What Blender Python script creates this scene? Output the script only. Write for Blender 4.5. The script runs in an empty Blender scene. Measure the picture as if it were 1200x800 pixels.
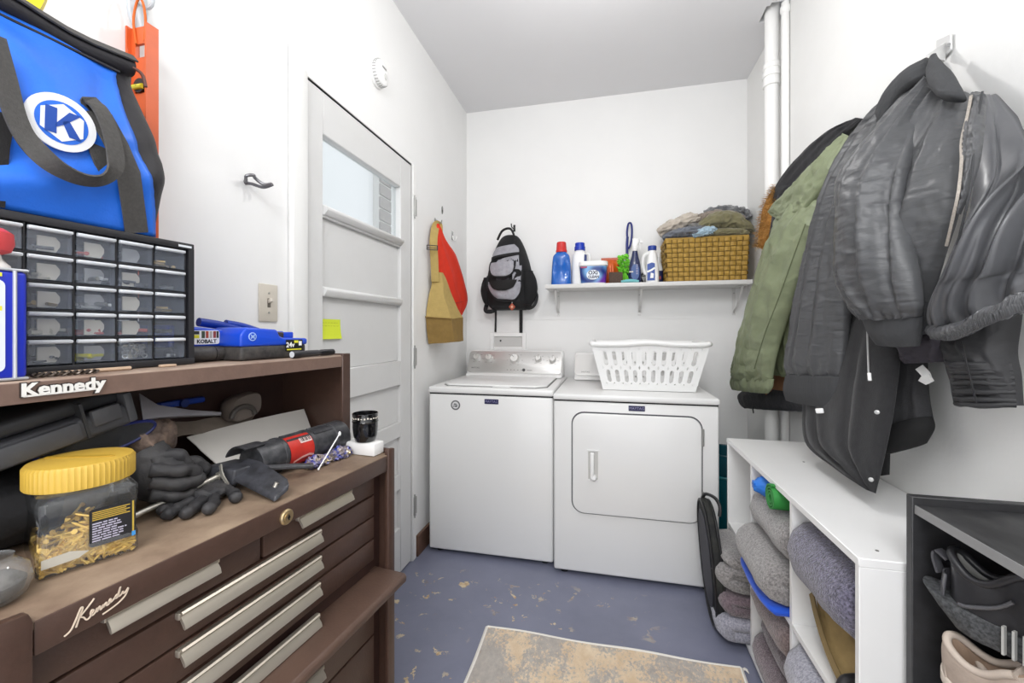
import bpy, bmesh, math, random
from mathutils import Vector, Matrix, noise

scene = bpy.context.scene
C = scene.collection
PI = math.pi

# ---------------------------------------------------------------- camera
cam_d = bpy.data.cameras.new('camera')
cam_d.sensor_width = 36.0
cam_d.lens = 14.7
cam_d.shift_y = -13.0 / 1200.0
cam_d.clip_start = 0.02
cam = bpy.data.objects.new('camera', cam_d)
cam.location = (0, 0, 1.24)
cam.rotation_euler = (math.radians(90), 0, math.radians(12.986))
C.objects.link(cam)
scene.camera = cam

# ---------------------------------------------------------------- world, lights, exposure
world = bpy.data.worlds.new('overcast_daylight')
scene.world = world
world.use_nodes = True
bg = world.node_tree.nodes['Background']
bg.inputs[0].default_value = (0.98, 0.99, 1.0, 1)
bg.inputs[1].default_value = 1.35

def lamp(name, kind, loc, energy, color=(1, 1, 1), rot=(0, 0, 0), size=0.1, size_y=None):
    d = bpy.data.lights.new(name, kind)
    d.energy = energy
    d.color = color
    if kind == 'AREA':
        d.size = size
        if size_y:
            d.shape = 'RECTANGLE'
            d.size_y = size_y
    else:
        d.shadow_soft_size = size
    o = bpy.data.objects.new(name, d)
    o.location = loc
    o.rotation_euler = rot
    C.objects.link(o)
    return o

# the ceiling lamp of the room, just outside the top of the frame
lamp('ceiling_lamp_light', 'POINT', (-0.02, 1.46, 2.45), 17, (1.0, 0.985, 0.965), size=0.05)
# added fill light: an unseen wide panel, high behind the camera, for even brightness
lamp('rear_fill_light', 'AREA', (-0.08, -0.75, 2.74), 58, (0.985, 0.99, 1.0), (math.radians(28), 0, 0), 1.0, 1.2)
# weaker fill light, also added, upright in the unseen opening behind the camera
lamp('doorway_fill_light', 'AREA', (-0.1, -1.25, 1.35), 14, (0.99, 0.99, 1.0), (math.radians(90), 0, 0), 1.7, 2.3)

vs = scene.view_settings
vs.view_transform = 'Standard'
vs.look = 'None'
vs.exposure = -0.08
vs.gamma = 1.0
vs.use_curve_mapping = False
scene.cycles.max_bounces = 12
scene.cycles.transparent_max_bounces = 24

# ---------------------------------------------------------------- helpers
def lin(h):
    if isinstance(h, str):
        h = h.lstrip('#')
        v = [int(h[i:i + 2], 16) / 255 for i in (0, 2, 4)]
    else:
        v = h
    return tuple(c / 12.92 if c <= 0.04045 else ((c + 0.055) / 1.055) ** 2.4 for c in v)

MATS = {}
def mat(name, col, rough=0.5, metal=0.0, var=None, bump=None, spec=0.5, col2=None, sheen=0.0, coat=0.0, stretch=None, bump2=None, trans=0.0, wrinkle=None):
    """var = (scale, amount) mottles the colour towards col2; bump = (scale, strength)."""
    if name in MATS:
        return MATS[name]
    m = bpy.data.materials.new(name)
    m.use_nodes = True
    nt = m.node_tree
    N, L = nt.nodes, nt.links
    b = N['Principled BSDF']
    c = lin(col)
    b.inputs['Base Color'].default_value = (*c, 1)
    b.inputs['Roughness'].default_value = rough
    b.inputs['Metallic'].default_value = metal
    b.inputs['Specular IOR Level'].default_value = spec
    if sheen:
        b.inputs['Sheen Weight'].default_value = sheen
    if coat:
        b.inputs['Coat Weight'].default_value = coat
    if trans:
        b.inputs['Transmission Weight'].default_value = trans
    tc = N.new('ShaderNodeTexCoord')
    src = tc.outputs['Object']
    if stretch:
        mp = N.new('ShaderNodeMapping')
        mp.inputs['Scale'].default_value = stretch
        L.new(src, mp.inputs['Vector'])
        src = mp.outputs['Vector']
    if var:
        t = N.new('ShaderNodeTexNoise')
        t.inputs['Scale'].default_value = var[0]
        t.inputs['Detail'].default_value = 6
        t.inputs['Roughness'].default_value = 0.6
        L.new(src, t.inputs['Vector'])
        r = N.new('ShaderNodeValToRGB')
        r.color_ramp.elements[0].position = 0.35
        r.color_ramp.elements[1].position = 0.65
        c2 = lin(col2) if col2 else tuple(x * (1 - var[1]) for x in c)
        r.color_ramp.elements[0].color = (*c2, 1)
        r.color_ramp.elements[1].color = (*c, 1)
        L.new(t.outputs[0], r.inputs[0])
        L.new(r.outputs[0], b.inputs['Base Color'])
    last = None
    if wrinkle:
        t = N.new('ShaderNodeTexNoise')
        t.noise_type = 'RIDGED_MULTIFRACTAL'
        t.inputs['Scale'].default_value = wrinkle[0]
        t.inputs['Detail'].default_value = 3
        t.inputs['Distortion'].default_value = 0.7
        L.new(src, t.inputs['Vector'])
        bn = N.new('ShaderNodeBump')
        bn.inputs['Strength'].default_value = wrinkle[1]
        bn.inputs['Distance'].default_value = wrinkle[2]
        L.new(t.outputs[0], bn.inputs['Height'])
        last = bn.outputs[0]
    for bp in (bump, bump2):
        if not bp:
            continue
        t = N.new('ShaderNodeTexNoise')
        t.inputs['Scale'].default_value = bp[0]
        t.inputs['Detail'].default_value = 4
        L.new(src, t.inputs['Vector'])
        bn = N.new('ShaderNodeBump')
        bn.inputs['Strength'].default_value = bp[1]
        bn.inputs['Distance'].default_value = bp[2] if len(bp) > 2 else 0.004
        L.new(t.outputs[0], bn.inputs['Height'])
        if last:
            L.new(last, bn.inputs['Normal'])
        last = bn.outputs[0]
    if last:
        L.new(last, b.inputs['Normal'])
    MATS[name] = m
    return m

def clear_mat(name, tint='#ffffff', body=0.12, rough=0.08, gloss=1.0, body_col=None):
    """clear plastic or glass: mostly see-through, a little haze of its own and a Fresnel reflection."""
    if name in MATS:
        return MATS[name]
    m = bpy.data.materials.new(name)
    m.use_nodes = True
    nt = m.node_tree
    N, L = nt.nodes, nt.links
    N.remove(N['Principled BSDF'])
    out = N['Material Output']
    tr = N.new('ShaderNodeBsdfTransparent')
    tr.inputs[0].default_value = (*lin(tint), 1)
    df = N.new('ShaderNodeBsdfDiffuse')
    df.inputs[0].default_value = (*lin(body_col or tint), 1)
    gl = N.new('ShaderNodeBsdfGlossy')
    gl.inputs['Roughness'].default_value = rough
    fr = N.new('ShaderNodeLayerWeight')
    fr.inputs['Blend'].default_value = 0.5
    pw = N.new('ShaderNodeMath'); pw.operation = 'POWER'; pw.inputs[1].default_value = 5.0
    L.new(fr.outputs['Facing'], pw.inputs[0])
    sc_ = N.new('ShaderNodeMath'); sc_.operation = 'MULTIPLY_ADD'
    sc_.inputs[1].default_value = 0.9; sc_.inputs[2].default_value = 0.045
    L.new(pw.outputs[0], sc_.inputs[0])
    m1 = N.new('ShaderNodeMixShader')
    m1.inputs[0].default_value = body
    L.new(tr.outputs[0], m1.inputs[1])
    L.new(df.outputs[0], m1.inputs[2])
    mm = N.new('ShaderNodeMath')
    mm.operation = 'MULTIPLY'
    mm.inputs[1].default_value = gloss
    L.new(sc_.outputs[0], mm.inputs[0])
    m2 = N.new('ShaderNodeMixShader')
    L.new(mm.outputs[0], m2.inputs[0])
    L.new(m1.outputs[0], m2.inputs[1])
    L.new(gl.outputs[0], m2.inputs[2])
    L.new(m2.outputs[0], out.inputs[0])
    MATS[name] = m
    return m

def V(*a):
    return Vector(a[0]) if len(a) == 1 else Vector(a)

def crom(pts, n):
    """n samples along a Catmull-Rom curve through pts (tuples of any length)."""
    k = len(pts)
    out = []
    for i in range(n):
        t = i / (n - 1) * (k - 1)
        j = min(int(t), k - 2)
        f = t - j
        p0 = pts[max(j - 1, 0)]; p1 = pts[j]; p2 = pts[j + 1]; p3 = pts[min(j + 2, k - 1)]
        out.append(tuple(0.5 * ((2 * b) + (c - a) * f + (2 * a - 5 * b + 4 * c - d) * f * f + (3 * b - a - 3 * c + d) * f ** 3)
                         for a, b, c, d in zip(p0, p1, p2, p3)))
    return out

class MB:
    """collects shapes into one mesh"""
    def __init__(self):
        self.bm = bmesh.new()

    def verts(self, pts):
        return [self.bm.verts.new(p) for p in pts]

    def face(self, vs_):
        try:
            return self.bm.faces.new(vs_)
        except ValueError:
            return None

    def box(self, x0, x1, y0, y1, z0, z1, M=None):
        p = [(x, y, z) for z in (z0, z1) for y in (y0, y1) for x in (x0, x1)]
        if M is not None:
            p = [M @ Vector(q) for q in p]
        v = self.verts(p)
        for f in ((0, 2, 3, 1), (4, 5, 7, 6), (0, 1, 5, 4), (2, 6, 7, 3), (0, 4, 6, 2), (1, 3, 7, 5)):
            self.face([v[i] for i in f])
        return self

    def poly(self, pts, d):
        """closed polygon pts (3-D) pushed by the vector d into a solid"""
        d = Vector(d)
        a = self.verts(pts)
        b = self.verts([Vector(p) + d for p in pts])
        n = len(pts)
        self.face(a[::-1]); self.face(b)
        for i in range(n):
            j = (i + 1) % n
            self.face([a[i], a[j], b[j], b[i]])
        return self

    def loft(self, rings, cap0=True, cap1=True, closed=True):
        R = [self.verts(r) for r in rings]
        n = len(rings[0])
        for a, b in zip(R, R[1:]):
            for i in range(n if closed else n - 1):
                j = (i + 1) % n
                self.face([a[i], a[j], b[j], b[i]])
        if closed:
            if cap0:
                self.face(R[0][::-1])
            if cap1:
                self.face(R[-1])
        return self

    def tube(self, pts, r, n=8, closed=False, flat=None, up=None):
        """round (or flattened: flat=(a,b) half sizes) bar along pts; r may be a list"""
        P = [Vector(p) for p in pts]
        m = len(P)
        rings = []
        prev = None
        for i in range(m):
            if closed:
                t = (P[(i + 1) % m] - P[i - 1])
            else:
                t = P[min(i + 1, m - 1)] - P[max(i - 1, 0)]
            if t.length < 1e-9:
                t = Vector((0, 0, 1))
            t.normalize()
            if up is not None:
                u = Vector(up) - t * t.dot(Vector(up))
            elif prev is None:
                q = Vector((0, 0, 1)) if abs(t.z) < 0.9 else Vector((1, 0, 0))
                u = q - t * t.dot(q)
            else:
                u = prev - t * t.dot(prev)
            if u.length < 1e-6:
                u = t.orthogonal()
            u.normalize()
            prev = u
            w = t.cross(u)
            ri = r[i] if isinstance(r, (list, tuple)) else r
            a, b = (flat if flat else (ri, ri))
            rings.append([P[i] + u * (math.cos(2 * PI * k / n) * a) + w * (math.sin(2 * PI * k / n) * b) for k in range(n)])
        if closed:
            rings.append(rings[0])
            R = [self.verts(x) for x in rings[:-1]]
            for i in range(m):
                a, b = R[i], R[(i + 1) % m]
                for k in range(n):
                    j = (k + 1) % n
                    self.face([a[k], a[j], b[j], b[k]])
        else:
            self.loft(rings)
        return self

    def strap(self, pts, w, th, up=(1, 0, 0)):
        """flat webbing along pts: w wide (across), th thick along 'up'"""
        P = [Vector(p) for p in pts]
        m = len(P)
        rings = []
        for i in range(m):
            t = (P[min(i + 1, m - 1)] - P[max(i - 1, 0)]).normalized()
            u = Vector(up[i] if isinstance(up, list) else up)
            u = (u - t * t.dot(u))
            u = u.normalized() if u.length > 1e-6 else t.orthogonal().normalized()
            s = t.cross(u)
            rings.append([P[i] + s * (w / 2) + u * (th / 2), P[i] - s * (w / 2) + u * (th / 2),
                          P[i] - s * (w / 2) - u * (th / 2), P[i] + s * (w / 2) - u * (th / 2)])
        self.loft(rings)
        return self

    def cyl(self, p0, p1, r0, r1=None, n=24):
        r1 = r0 if r1 is None else r1
        p0, p1 = Vector(p0), Vector(p1)
        t = (p1 - p0).normalized()
        u = t.orthogonal().normalized()
        w = t.cross(u)
        def ring(p, r):
            return [p + (u * math.cos(2 * PI * k / n) + w * math.sin(2 * PI * k / n)) * r for k in range(n)]
        self.loft([ring(p0, r0), ring(p1, r1)])
        return self

    def lathe(self, prof, n=24, M=None, cap0=True, cap1=True, sx=1, sy=1):
        rings = []
        for r, z in prof:
            ring = [Vector((r * sx * math.cos(2 * PI * k / n), r * sy * math.sin(2 * PI * k / n), z)) for k in range(n)]
            if M is not None:
                ring = [M @ p for p in ring]
            rings.append(ring)
        self.loft(rings, cap0, cap1)
        return self

    def grid(self, rows, thick=None):
        """open surface from rows of points; thick = vector-less solidify distance"""
        R = [self.verts(r) for r in rows]
        fs = []
        for a, b in zip(R, R[1:]):
            for i in range(len(a) - 1):
                f = self.face([a[i], a[i + 1], b[i + 1], b[i]])
                if f:
                    fs.append(f)
        if thick:
            bmesh.ops.recalc_face_normals(self.bm, faces=fs)
            bmesh.ops.solidify(self.bm, geom=fs, thickness=thick)
        return self

    def rbox(self, x0, x1, y0, y1, z0, z1, r=0.01, seg=3, M=None):
        """box with rounded edges"""
        t = MB()
        t.box(x0, x1, y0, y1, z0, z1)
        t.bevel(r, seg)
        if M is not None:
            t.bm.transform(M)
        self.merge(t)
        return self

    def merge(self, o):
        me = bpy.data.meshes.new('tmp')
        o.bm.to_mesh(me)
        self.bm.from_mesh(me)
        bpy.data.meshes.remove(me)
        o.bm.free()
        return self

    def bevel(self, w, seg=2, ang=30):
        self.bm.normal_update()
        bmesh.ops.recalc_face_normals(self.bm, faces=self.bm.faces[:])
        es = [e for e in self.bm.edges if len(e.link_faces) == 2 and e.calc_face_angle(0) > math.radians(ang)]
        bmesh.ops.bevel(self.bm, geom=es, offset=w, segments=seg, affect='EDGES', profile=0.5, clamp_overlap=True)
        return self

    def jitter(self, amp, scale, seed=0.0):
        for v in self.bm.verts:
            n = noise.noise_vector(v.co * scale + Vector((seed, seed * 2.1, -seed)))
            v.co += n * amp
        return self

    def xf(self, M):
        self.bm.transform(M)
        return self

    def build(self, name, m, parent=None, space=None, smooth=40, kind=None, recalc=True):
        """space: matrix from the coordinates used to the world; None = already local to the thing"""
        if recalc:
            bmesh.ops.recalc_face_normals(self.bm, faces=self.bm.faces[:])
        if space is not None:
            M = space
            if parent is not None:
                root = parent
                while root.parent:
                    root = root.parent
                M = root.matrix_basis.inverted() @ space
            self.bm.transform(M)
        me = bpy.data.meshes.new(name)
        self.bm.to_mesh(me)
        self.bm.free()
        for p in me.polygons:
            p.use_smooth = smooth is not None
        if smooth is not None and smooth < 180:
            me.set_sharp_from_angle(angle=math.radians(smooth))
        o = bpy.data.objects.new(name, me)
        if m is not None:
            me.materials.append(m)
        C.objects.link(o)
        if parent is not None:
            o.parent = parent
        if kind:
            o['kind'] = kind
        return o

W = Matrix.Identity(4)                      # world coordinates

def thing(name, label, cat, loc=(0, 0, 0), rotz=0.0, group=None, M=None):
    o = bpy.data.objects.new(name, None)
    o.empty_display_size = 0.05
    o.location = loc
    o.rotation_euler = (0, 0, rotz)
    if M is not None:
        o.matrix_basis = M
    C.objects.link(o)
    o['label'] = label
    o['category'] = cat
    if group:
        o['group'] = group
    return o

def tag(o, label, cat, group=None):
    o['label'] = label
    o['category'] = cat
    if group:
        o['group'] = group
    return o

def structure(name, mb, m, **k):
    o = mb.build(name, m, **k)
    o['kind'] = 'structure'
    return o

def base_at(o, pt):
    """moves the origin of a top-level mesh to pt without moving the mesh"""
    pt = Vector(pt)
    o.data.transform(Matrix.Translation(-pt))
    o.location = pt
    return o

def text_mb(body, size, M, ext=0.0005, align='CENTER', shear=0.0, bold=0.0, spacing=1.0):
    """lettering as a thin solid, laid in the XY plane of M"""
    cu = bpy.data.curves.new('t', 'FONT')
    cu.body = body
    cu.size = size
    cu.extrude = ext
    cu.align_x = align
    cu.align_y = 'CENTER'
    cu.shear = shear
    cu.offset = bold
    cu.space_character = spacing
    cu.resolution_u = 2
    ob = bpy.data.objects.new('t', cu)
    me = bpy.data.meshes.new_from_object(ob)
    mb = MB()
    mb.bm.from_mesh(me)
    bpy.data.objects.remove(ob)
    bpy.data.curves.remove(cu)
    bpy.data.meshes.remove(me)
    mb.bm.transform(M)
    return mb

def frame(origin, xdir, ydir):
    """matrix whose X, Y lie along the two directions"""
    x = Vector(xdir).normalized()
    y = Vector(ydir)
    y = (y - x * x.dot(y)).normalized()
    z = x.cross(y)
    M = Matrix((x, y, z)).transposed().to_4x4()
    M.translation = Vector(origin)
    return M

def copy_tree(o, parent=None, linked=True):
    c = o.copy()
    C.objects.link(c)
    if parent is not None:
        c.parent = parent
    for ch in list(o.children):
        copy_tree(ch, c)
    return c

def rrect(w, h, r, n=5):
    """outline of a rounded rectangle centred on 0"""
    out = []
    for cx, cy, a0 in ((w / 2 - r, h / 2 - r, 0), (-w / 2 + r, h / 2 - r, 90), (-w / 2 + r, -h / 2 + r, 180), (w / 2 - r, -h / 2 + r, 270)):
        for k in range(n):
            a = math.radians(a0 + 90 * k / (n - 1))
            out.append((cx + r * math.cos(a), cy + r * math.sin(a)))
    return out

def oval(w, h, n=24, e=2.0):
    out = []
    for k in range(n):
        a = 2 * PI * k / n
        c_, s_ = math.cos(a), math.sin(a)
        out.append((w / 2 * math.copysign(abs(c_) ** (2 / e), c_), h / 2 * math.copysign(abs(s_) ** (2 / e), s_)))
    return out

random.seed(11)

# ================================================================ materials used widely
M_wall = mat('wall_paint', '#efefee', 0.55, var=(3, 0.02), bump=(38, 0.10, 0.003), bump2=(6, 0.12, 0.008))
M_wall_rough = mat('wall_paint_rough', '#eeeeec', 0.5, var=(4, 0.03), bump=(11, 0.25, 0.01), bump2=(60, 0.10, 0.003))
M_ceil = mat('ceiling_paint', '#e6e6e8', 0.8, var=(2, 0.02), bump=(30, 0.05, 0.003))
M_trim = mat('trim_paint', '#efefed', 0.35, var=(8, 0.02))
M_door = mat('door_paint', '#d8d8d7', 0.45, var=(7, 0.03), bump=(30, 0.04, 0.002))
M_steel = mat('bare_steel', '#b9b9b6', 0.32, 1.0)
M_black = mat('black_plastic', '#17171a', 0.42)
M_white = mat('white_plastic', '#f2f2f1', 0.35)
M_chrome = mat('chrome', '#d8d8d8', 0.15, 1.0)
M_hinge = mat('painted_hinge', '#a3a3a0', 0.4, 0.5)
M_dark = mat('dark_gap', '#0c0c0d', 0.8)

def floor_mat():
    m = bpy.data.materials.new('painted_concrete')
    m.use_nodes = True
    N, L = m.node_tree.nodes, m.node_tree.links
    b = N['Principled BSDF']
    b.inputs['Roughness'].default_value = 0.33
    tc = N.new('ShaderNodeTexCoord')
    def noise_(scale, detail=5, rough=0.6, dist=0.0):
        t = N.new('ShaderNodeTexNoise')
        t.inputs['Scale'].default_value = scale
        t.inputs['Detail'].default_value = detail
        t.inputs['Roughness'].default_value = rough
        t.inputs['Distortion'].default_value = dist
        L.new(tc.outputs['Object'], t.inputs['Vector'])
        return t.outputs[0]
    def ramp(src, p0, p1, c0, c1):
        r = N.new('ShaderNodeValToRGB')
        r.color_ramp.elements[0].position = p0
        r.color_ramp.elements[1].position = p1
        r.color_ramp.elements[0].color = (*c0, 1)
        r.color_ramp.elements[1].color = (*c1, 1)
        L.new(src, r.inputs[0])
        return r.outputs[0]
    def mix(f, a, bb):
        x = N.new('ShaderNodeMix')
        x.data_type = 'RGBA'
        L.new(f, x.inputs[0]); L.new(a, x.inputs[6]); L.new(bb, x.inputs[7])
        return x.outputs[2]
    def mul(a, bb):
        x = N.new('ShaderNodeMath'); x.operation = 'MULTIPLY'
        L.new(a, x.inputs[0]); L.new(bb, x.inputs[1])
        return x.outputs[0]
    paint = ramp(noise_(3.2, 6), 0.3, 0.7, lin('#74778a'), lin('#828599'))
    bare = ramp(noise_(30, 4), 0.35, 0.6, lin('#ac7d45'), lin('#d9c8a6'))
    W1, K0 = (0, 0, 0), (1, 1, 1)
    chips = ramp(noise_(15, 6, 0.66, 0.5), 0.60, 0.615, W1, K0)
    # paint has flaked in the walking lane between the appliances and the rug, and by the tool chest
    zone = ramp(noise_(3.1, 2), 0.42, 0.52, W1, K0)
    sep = N.new('ShaderNodeSeparateXYZ')
    L.new(tc.outputs['Object'], sep.inputs[0])
    def lim(sock, lo, hi, inv=False):
        r = N.new('ShaderNodeMapRange')
        r.inputs[1].default_value = lo; r.inputs[2].default_value = hi
        L.new(sock, r.inputs[0])
        return r.outputs[0]
    lane = mul(lim(sep.outputs[1], 2.08, 1.96), lim(sep.outputs[0], 0.25, 0.0))
    f = mul(mul(chips, lane), zone)
    stain = ramp(noise_(7.5, 3), 0.68, 0.75, W1, (0.5, 0.5, 0.5))
    col = mix(f, paint, bare)
    rust = N.new('ShaderNodeRGB'); rust.outputs[0].default_value = (*lin('#8a6f4a'), 1)
    col = mix(mul(stain, lane), col, rust.outputs[0])
    L.new(col, b.inputs['Base Color'])
    bn = N.new('ShaderNodeBump')
    bn.inputs['Strength'].default_value = 0.12
    bn.inputs['Distance'].default_value = 0.01
    L.new(noise_(9, 4), bn.inputs['Height'])
    b2 = N.new('ShaderNodeBump')
    b2.invert = True
    b2.inputs['Strength'].default_value = 0.3
    b2.inputs['Distance'].default_value = 0.002
    L.new(f, b2.inputs['Height'])
    L.new(bn.outputs[0], b2.inputs['Normal'])
    L.new(b2.outputs[0], b.inputs['Normal'])
    return m

XL, XR, YB, YF, ZC = -1.03, 0.87, 2.96, -1.30, 2.857
structure('floor', MB().box(-1.15, 1.0, -3.2, 3.1, -0.12, 0.0), floor_mat())
# ceiling with the hole the drain pipe passes through
cb = MB()
cb.box(-1.15, XR + 0.13, YF, 2.30, ZC, ZC + 0.1)
cb.box(-1.15, 0.770, 2.30, YB + 0.14, ZC, ZC + 0.1)
cb.box(0.770, XR + 0.13, 2.435, YB + 0.14, ZC, ZC + 0.1)
cb.box(0.770, 0.785, 2.30, 2.32, ZC, ZC + 0.1)
structure('ceiling', cb, M_ceil)
structure('ceiling_hole_shade', MB().box(0.70, XR + 0.13, 2.25, 2.50, ZC + 0.1005, ZC + 0.14), M_dark)  # added dark slab covers the hole and paints the shade inside it
wl = MB()
wl.box(XL - 0.12, XL, YF, 1.247, 0, ZC)
wl.box(XL - 0.12, XL, 2.066, YB, 0, ZC)
wl.box(XL - 0.12, XL, 1.247, 2.066, 2.13, ZC)
structure('wall_left', wl, M_wall)
structure('wall_right', MB().box(XR, XR + 0.12, YF, YB + 0.12, 0, ZC), M_wall_rough)
wb = MB()
wb.box(XL - 0.12, XR + 0.12, YB, YB + 0.12, 1.318, ZC)
wb.box(XL - 0.12, XR + 0.12, YB - 0.004, YB + 0.12, 0, 1.314)
wb.box(XL - 0.12, XR + 0.12, YB + 0.004, YB + 0.12, 1.312, 1.32)
structure('wall_back', wb, M_wall)
wr = MB()
wr.box(XL - 0.12, XL + 0.07, YF - 0.1, YF, 0, ZC)
wr.box(XR - 0.07, XR + 0.12, YF - 0.1, YF, 0, ZC)
wr.box(XL + 0.07, XR - 0.07, YF - 0.1, YF, 2.55, ZC)
structure('wall_front', wr, M_wall)
M_base = mat('brown_baseboard', '#6d5142', 0.5, var=(9, 0.3))
structure('baseboard_left', MB().box(XL, XL + 0.016, 2.115, YB - 0.005, 0, 0.115).bevel(0.003, 1), M_base)

# ---- door casing (left leg with its mitred top) and hinge jamb
tr = MB().poly([(XL, 1.178, 0), (XL, 1.247, 0), (XL, 1.247, 2.124), (XL, 1.178, 2.192)], (0.022, 0, 0)).bevel(0.004, 2)
structure('trim_1', tr, M_trim)
structure('trim_2', MB().box(XL - 0.1, XL + 0.010, 2.066, 2.104, 0, 2.132).bevel(0.003, 1), M_trim)
structure('trim_3', MB().box(XL - 0.1, XL + 0.004, 1.247, 2.066, 2.130, 2.146).bevel(0.002, 1), M_trim)

# ---- the door: stiles, rails and recessed panels around a small pane
DX0, DX1 = XL - 0.04, XL + 0.002
door = MB()
door.box(DX0, DX0 + 0.004, 1.252, 2.060, 0.012, 1.66)
d_ = structure('door_1', door, M_door)
def dpart(name, y0, y1, z0, z1, x1=DX1, x0=DX0, bev=0.003, m=M_door):
    return MB().box(x0, x1, y0, y1, z0, z1).bevel(bev, 1).build(name, m, d_)
dpart('stile', 1.252, 1.350, 0.012, 2.122)
dpart('stile', 1.941, 2.060, 0.012, 2.122)
for z0, z1 in ((1.967, 2.122), (1.660, 1.708), (1.372, 1.400), (0.962, 1.086), (0.700, 0.775), (0.435, 0.510), (0.012, 0.240)):
    dpart('rail', 1.350, 1.941, z0, z1)
for z0, z1 in ((1.400, 1.660), (1.086, 1.372), (0.775, 0.962), (0.510, 0.700), (0.240, 0.435)):
    dpart('panel', 1.350, 1.941, z0, z1, x1=DX1 - 0.016)
for z, dd in ((1.690, 0.022), (1.388, 0.014)):
    MB().poly([(DX1 - 0.004, 1.350, z - 0.022), (DX1 + dd * 0.3, 1.350, z - 0.022), (DX1 + dd, 1.350, z - 0.004), (DX1 + dd, 1.350, z + 0.006), (DX1 - 0.004, 1.350, z + 0.016)],
              (0, 0.591, 0)).bevel(0.002, 1).build('ledge', M_door, d_)
M_pane = clear_mat('window_glass', '#f4f7f8', 0.05, 0.02)
MB().box(DX0 + 0.012, DX0 + 0.016, 1.350, 1.941, 1.70, 1.97).build('pane', M_pane, d_)
for z in (1.905, 1.097, 0.294):
    h = MB()
    h.cyl((XL + 0.014, 2.077, z - 0.05), (XL + 0.014, 2.077, z + 0.05), 0.0065, n=12)
    h.cyl((XL + 0.014, 2.077, z + 0.05), (XL + 0.014, 2.077, z + 0.062), 0.004, n=8)
    h.cyl((XL + 0.014, 2.077, z - 0.062), (XL + 0.014, 2.077, z - 0.05), 0.004, n=8)
    h.box(XL - 0.004, XL + 0.014, 2.070, 2.100, z - 0.045, z + 0.045)
    h.build('hinge', M_hinge, d_, smooth=50)

# ---- what the pane looks out on: a white wall of the neighbouring building with a brick edge
M_brick = mat('pale_grey_brick', '#a8a3a1', 0.8, var=(40, 0.25), bump=(90, 0.4, 0.003))
M_mortar = mat('mortar', '#d9d8d6', 0.9)
ex = structure('wall_outside', MB().box(-2.62, -2.5, 1.2, 4.45, -0.12, 3.4), mat('outside_white', '#f4f5f7', 0.9))
bp = structure('column_outside', MB().box(-2.64, -2.42, 4.10, 4.34, -0.12, 3.4), M_mortar)
bi = 0
proto_b = None
z = 1.75
while z < 3.3:
    if proto_b is None:
        o = MB().rbox(-0.012, 0.012, -0.125, 0.125, 0.0, 0.118, 0.004, 1).build('brick', M_brick, bp)
        proto_b = o
    else:
        o = proto_b.copy(); C.objects.link(o)
    o.location = (-2.415, 4.22, z)
    z += 0.138

# ---- painted pipes in the corner
M_pipe = mat('painted_pipe', '#f1f1ef', 0.4, bump=(20, 0.1, 0.004))
pt = thing('drain_pipe', 'white painted drain pipe with a ribbed coupling, the thicker of the pair by the corner', 'pipe', (0.815, 2.385, 0))
MB().cyl((0, 0, 0), (0, 0, 2.93), 0.033, n=28).build('pipe', M_pipe, pt)
cp = MB()
for zz, rr in ((2.50, 0.040), (2.545, 0.042), (2.585, 0.040)):
    cp.lathe([(0.032, zz - 0.016), (rr, zz - 0.011), (rr, zz + 0.011), (0.032, zz + 0.016)], 28)
cp.lathe([(0.033, 2.49), (0.0375, 2.495), (0.0375, 2.60), (0.033, 2.605)], 28)
cp.build('coupling', M_pipe, pt)
p2 = thing('supply_pipe', 'thin white painted pipe running up the wall beside the thicker drain pipe', 'pipe', (0.851, 2.315, 0))
MB().cyl((0, 0, 0), (0, 0, ZC), 0.0175, n=20).build('pipe', M_pipe, p2)
MB().lathe([(0.018, ZC - 0.05), (0.022, ZC - 0.045), (0.022, ZC - 0.02), (0.018, ZC - 0.012)], 20).build('collar', M_pipe, p2)

# ================================================================ cloth builders
def fold_height(folds, s, v):
    h = 0.0
    for s0, s1, w, amp, v0, v1 in folds:
        if v <= v0 or v >= v1:
            continue
        k = (v - v0) / (v1 - v0)
        e = math.sin(PI * k) ** 0.6
        d = (s - (s0 + (s1 - s0) * k)) / w
        h += amp * e * (0.65 * math.exp(-d * d) + 0.35 * math.exp(-abs(d) * 2.2))
    return h

def rnd_folds(n, seed, amp, w=(0.03, 0.08), slope=0.15, v0=(-0.3, 0.5), ln=(0.5, 1.2)):
    r = random.Random(seed)
    out = []
    for _ in range(n):
        s0 = r.uniform(0.02, 0.98)
        a = r.uniform(0.4, 1.0) * amp * r.choice((1, 1, -0.8))
        b = r.uniform(*v0)
        out.append((s0, s0 + r.uniform(-slope, slope), r.uniform(*w), a, b, b + r.uniform(*ln)))
    return out

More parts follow.
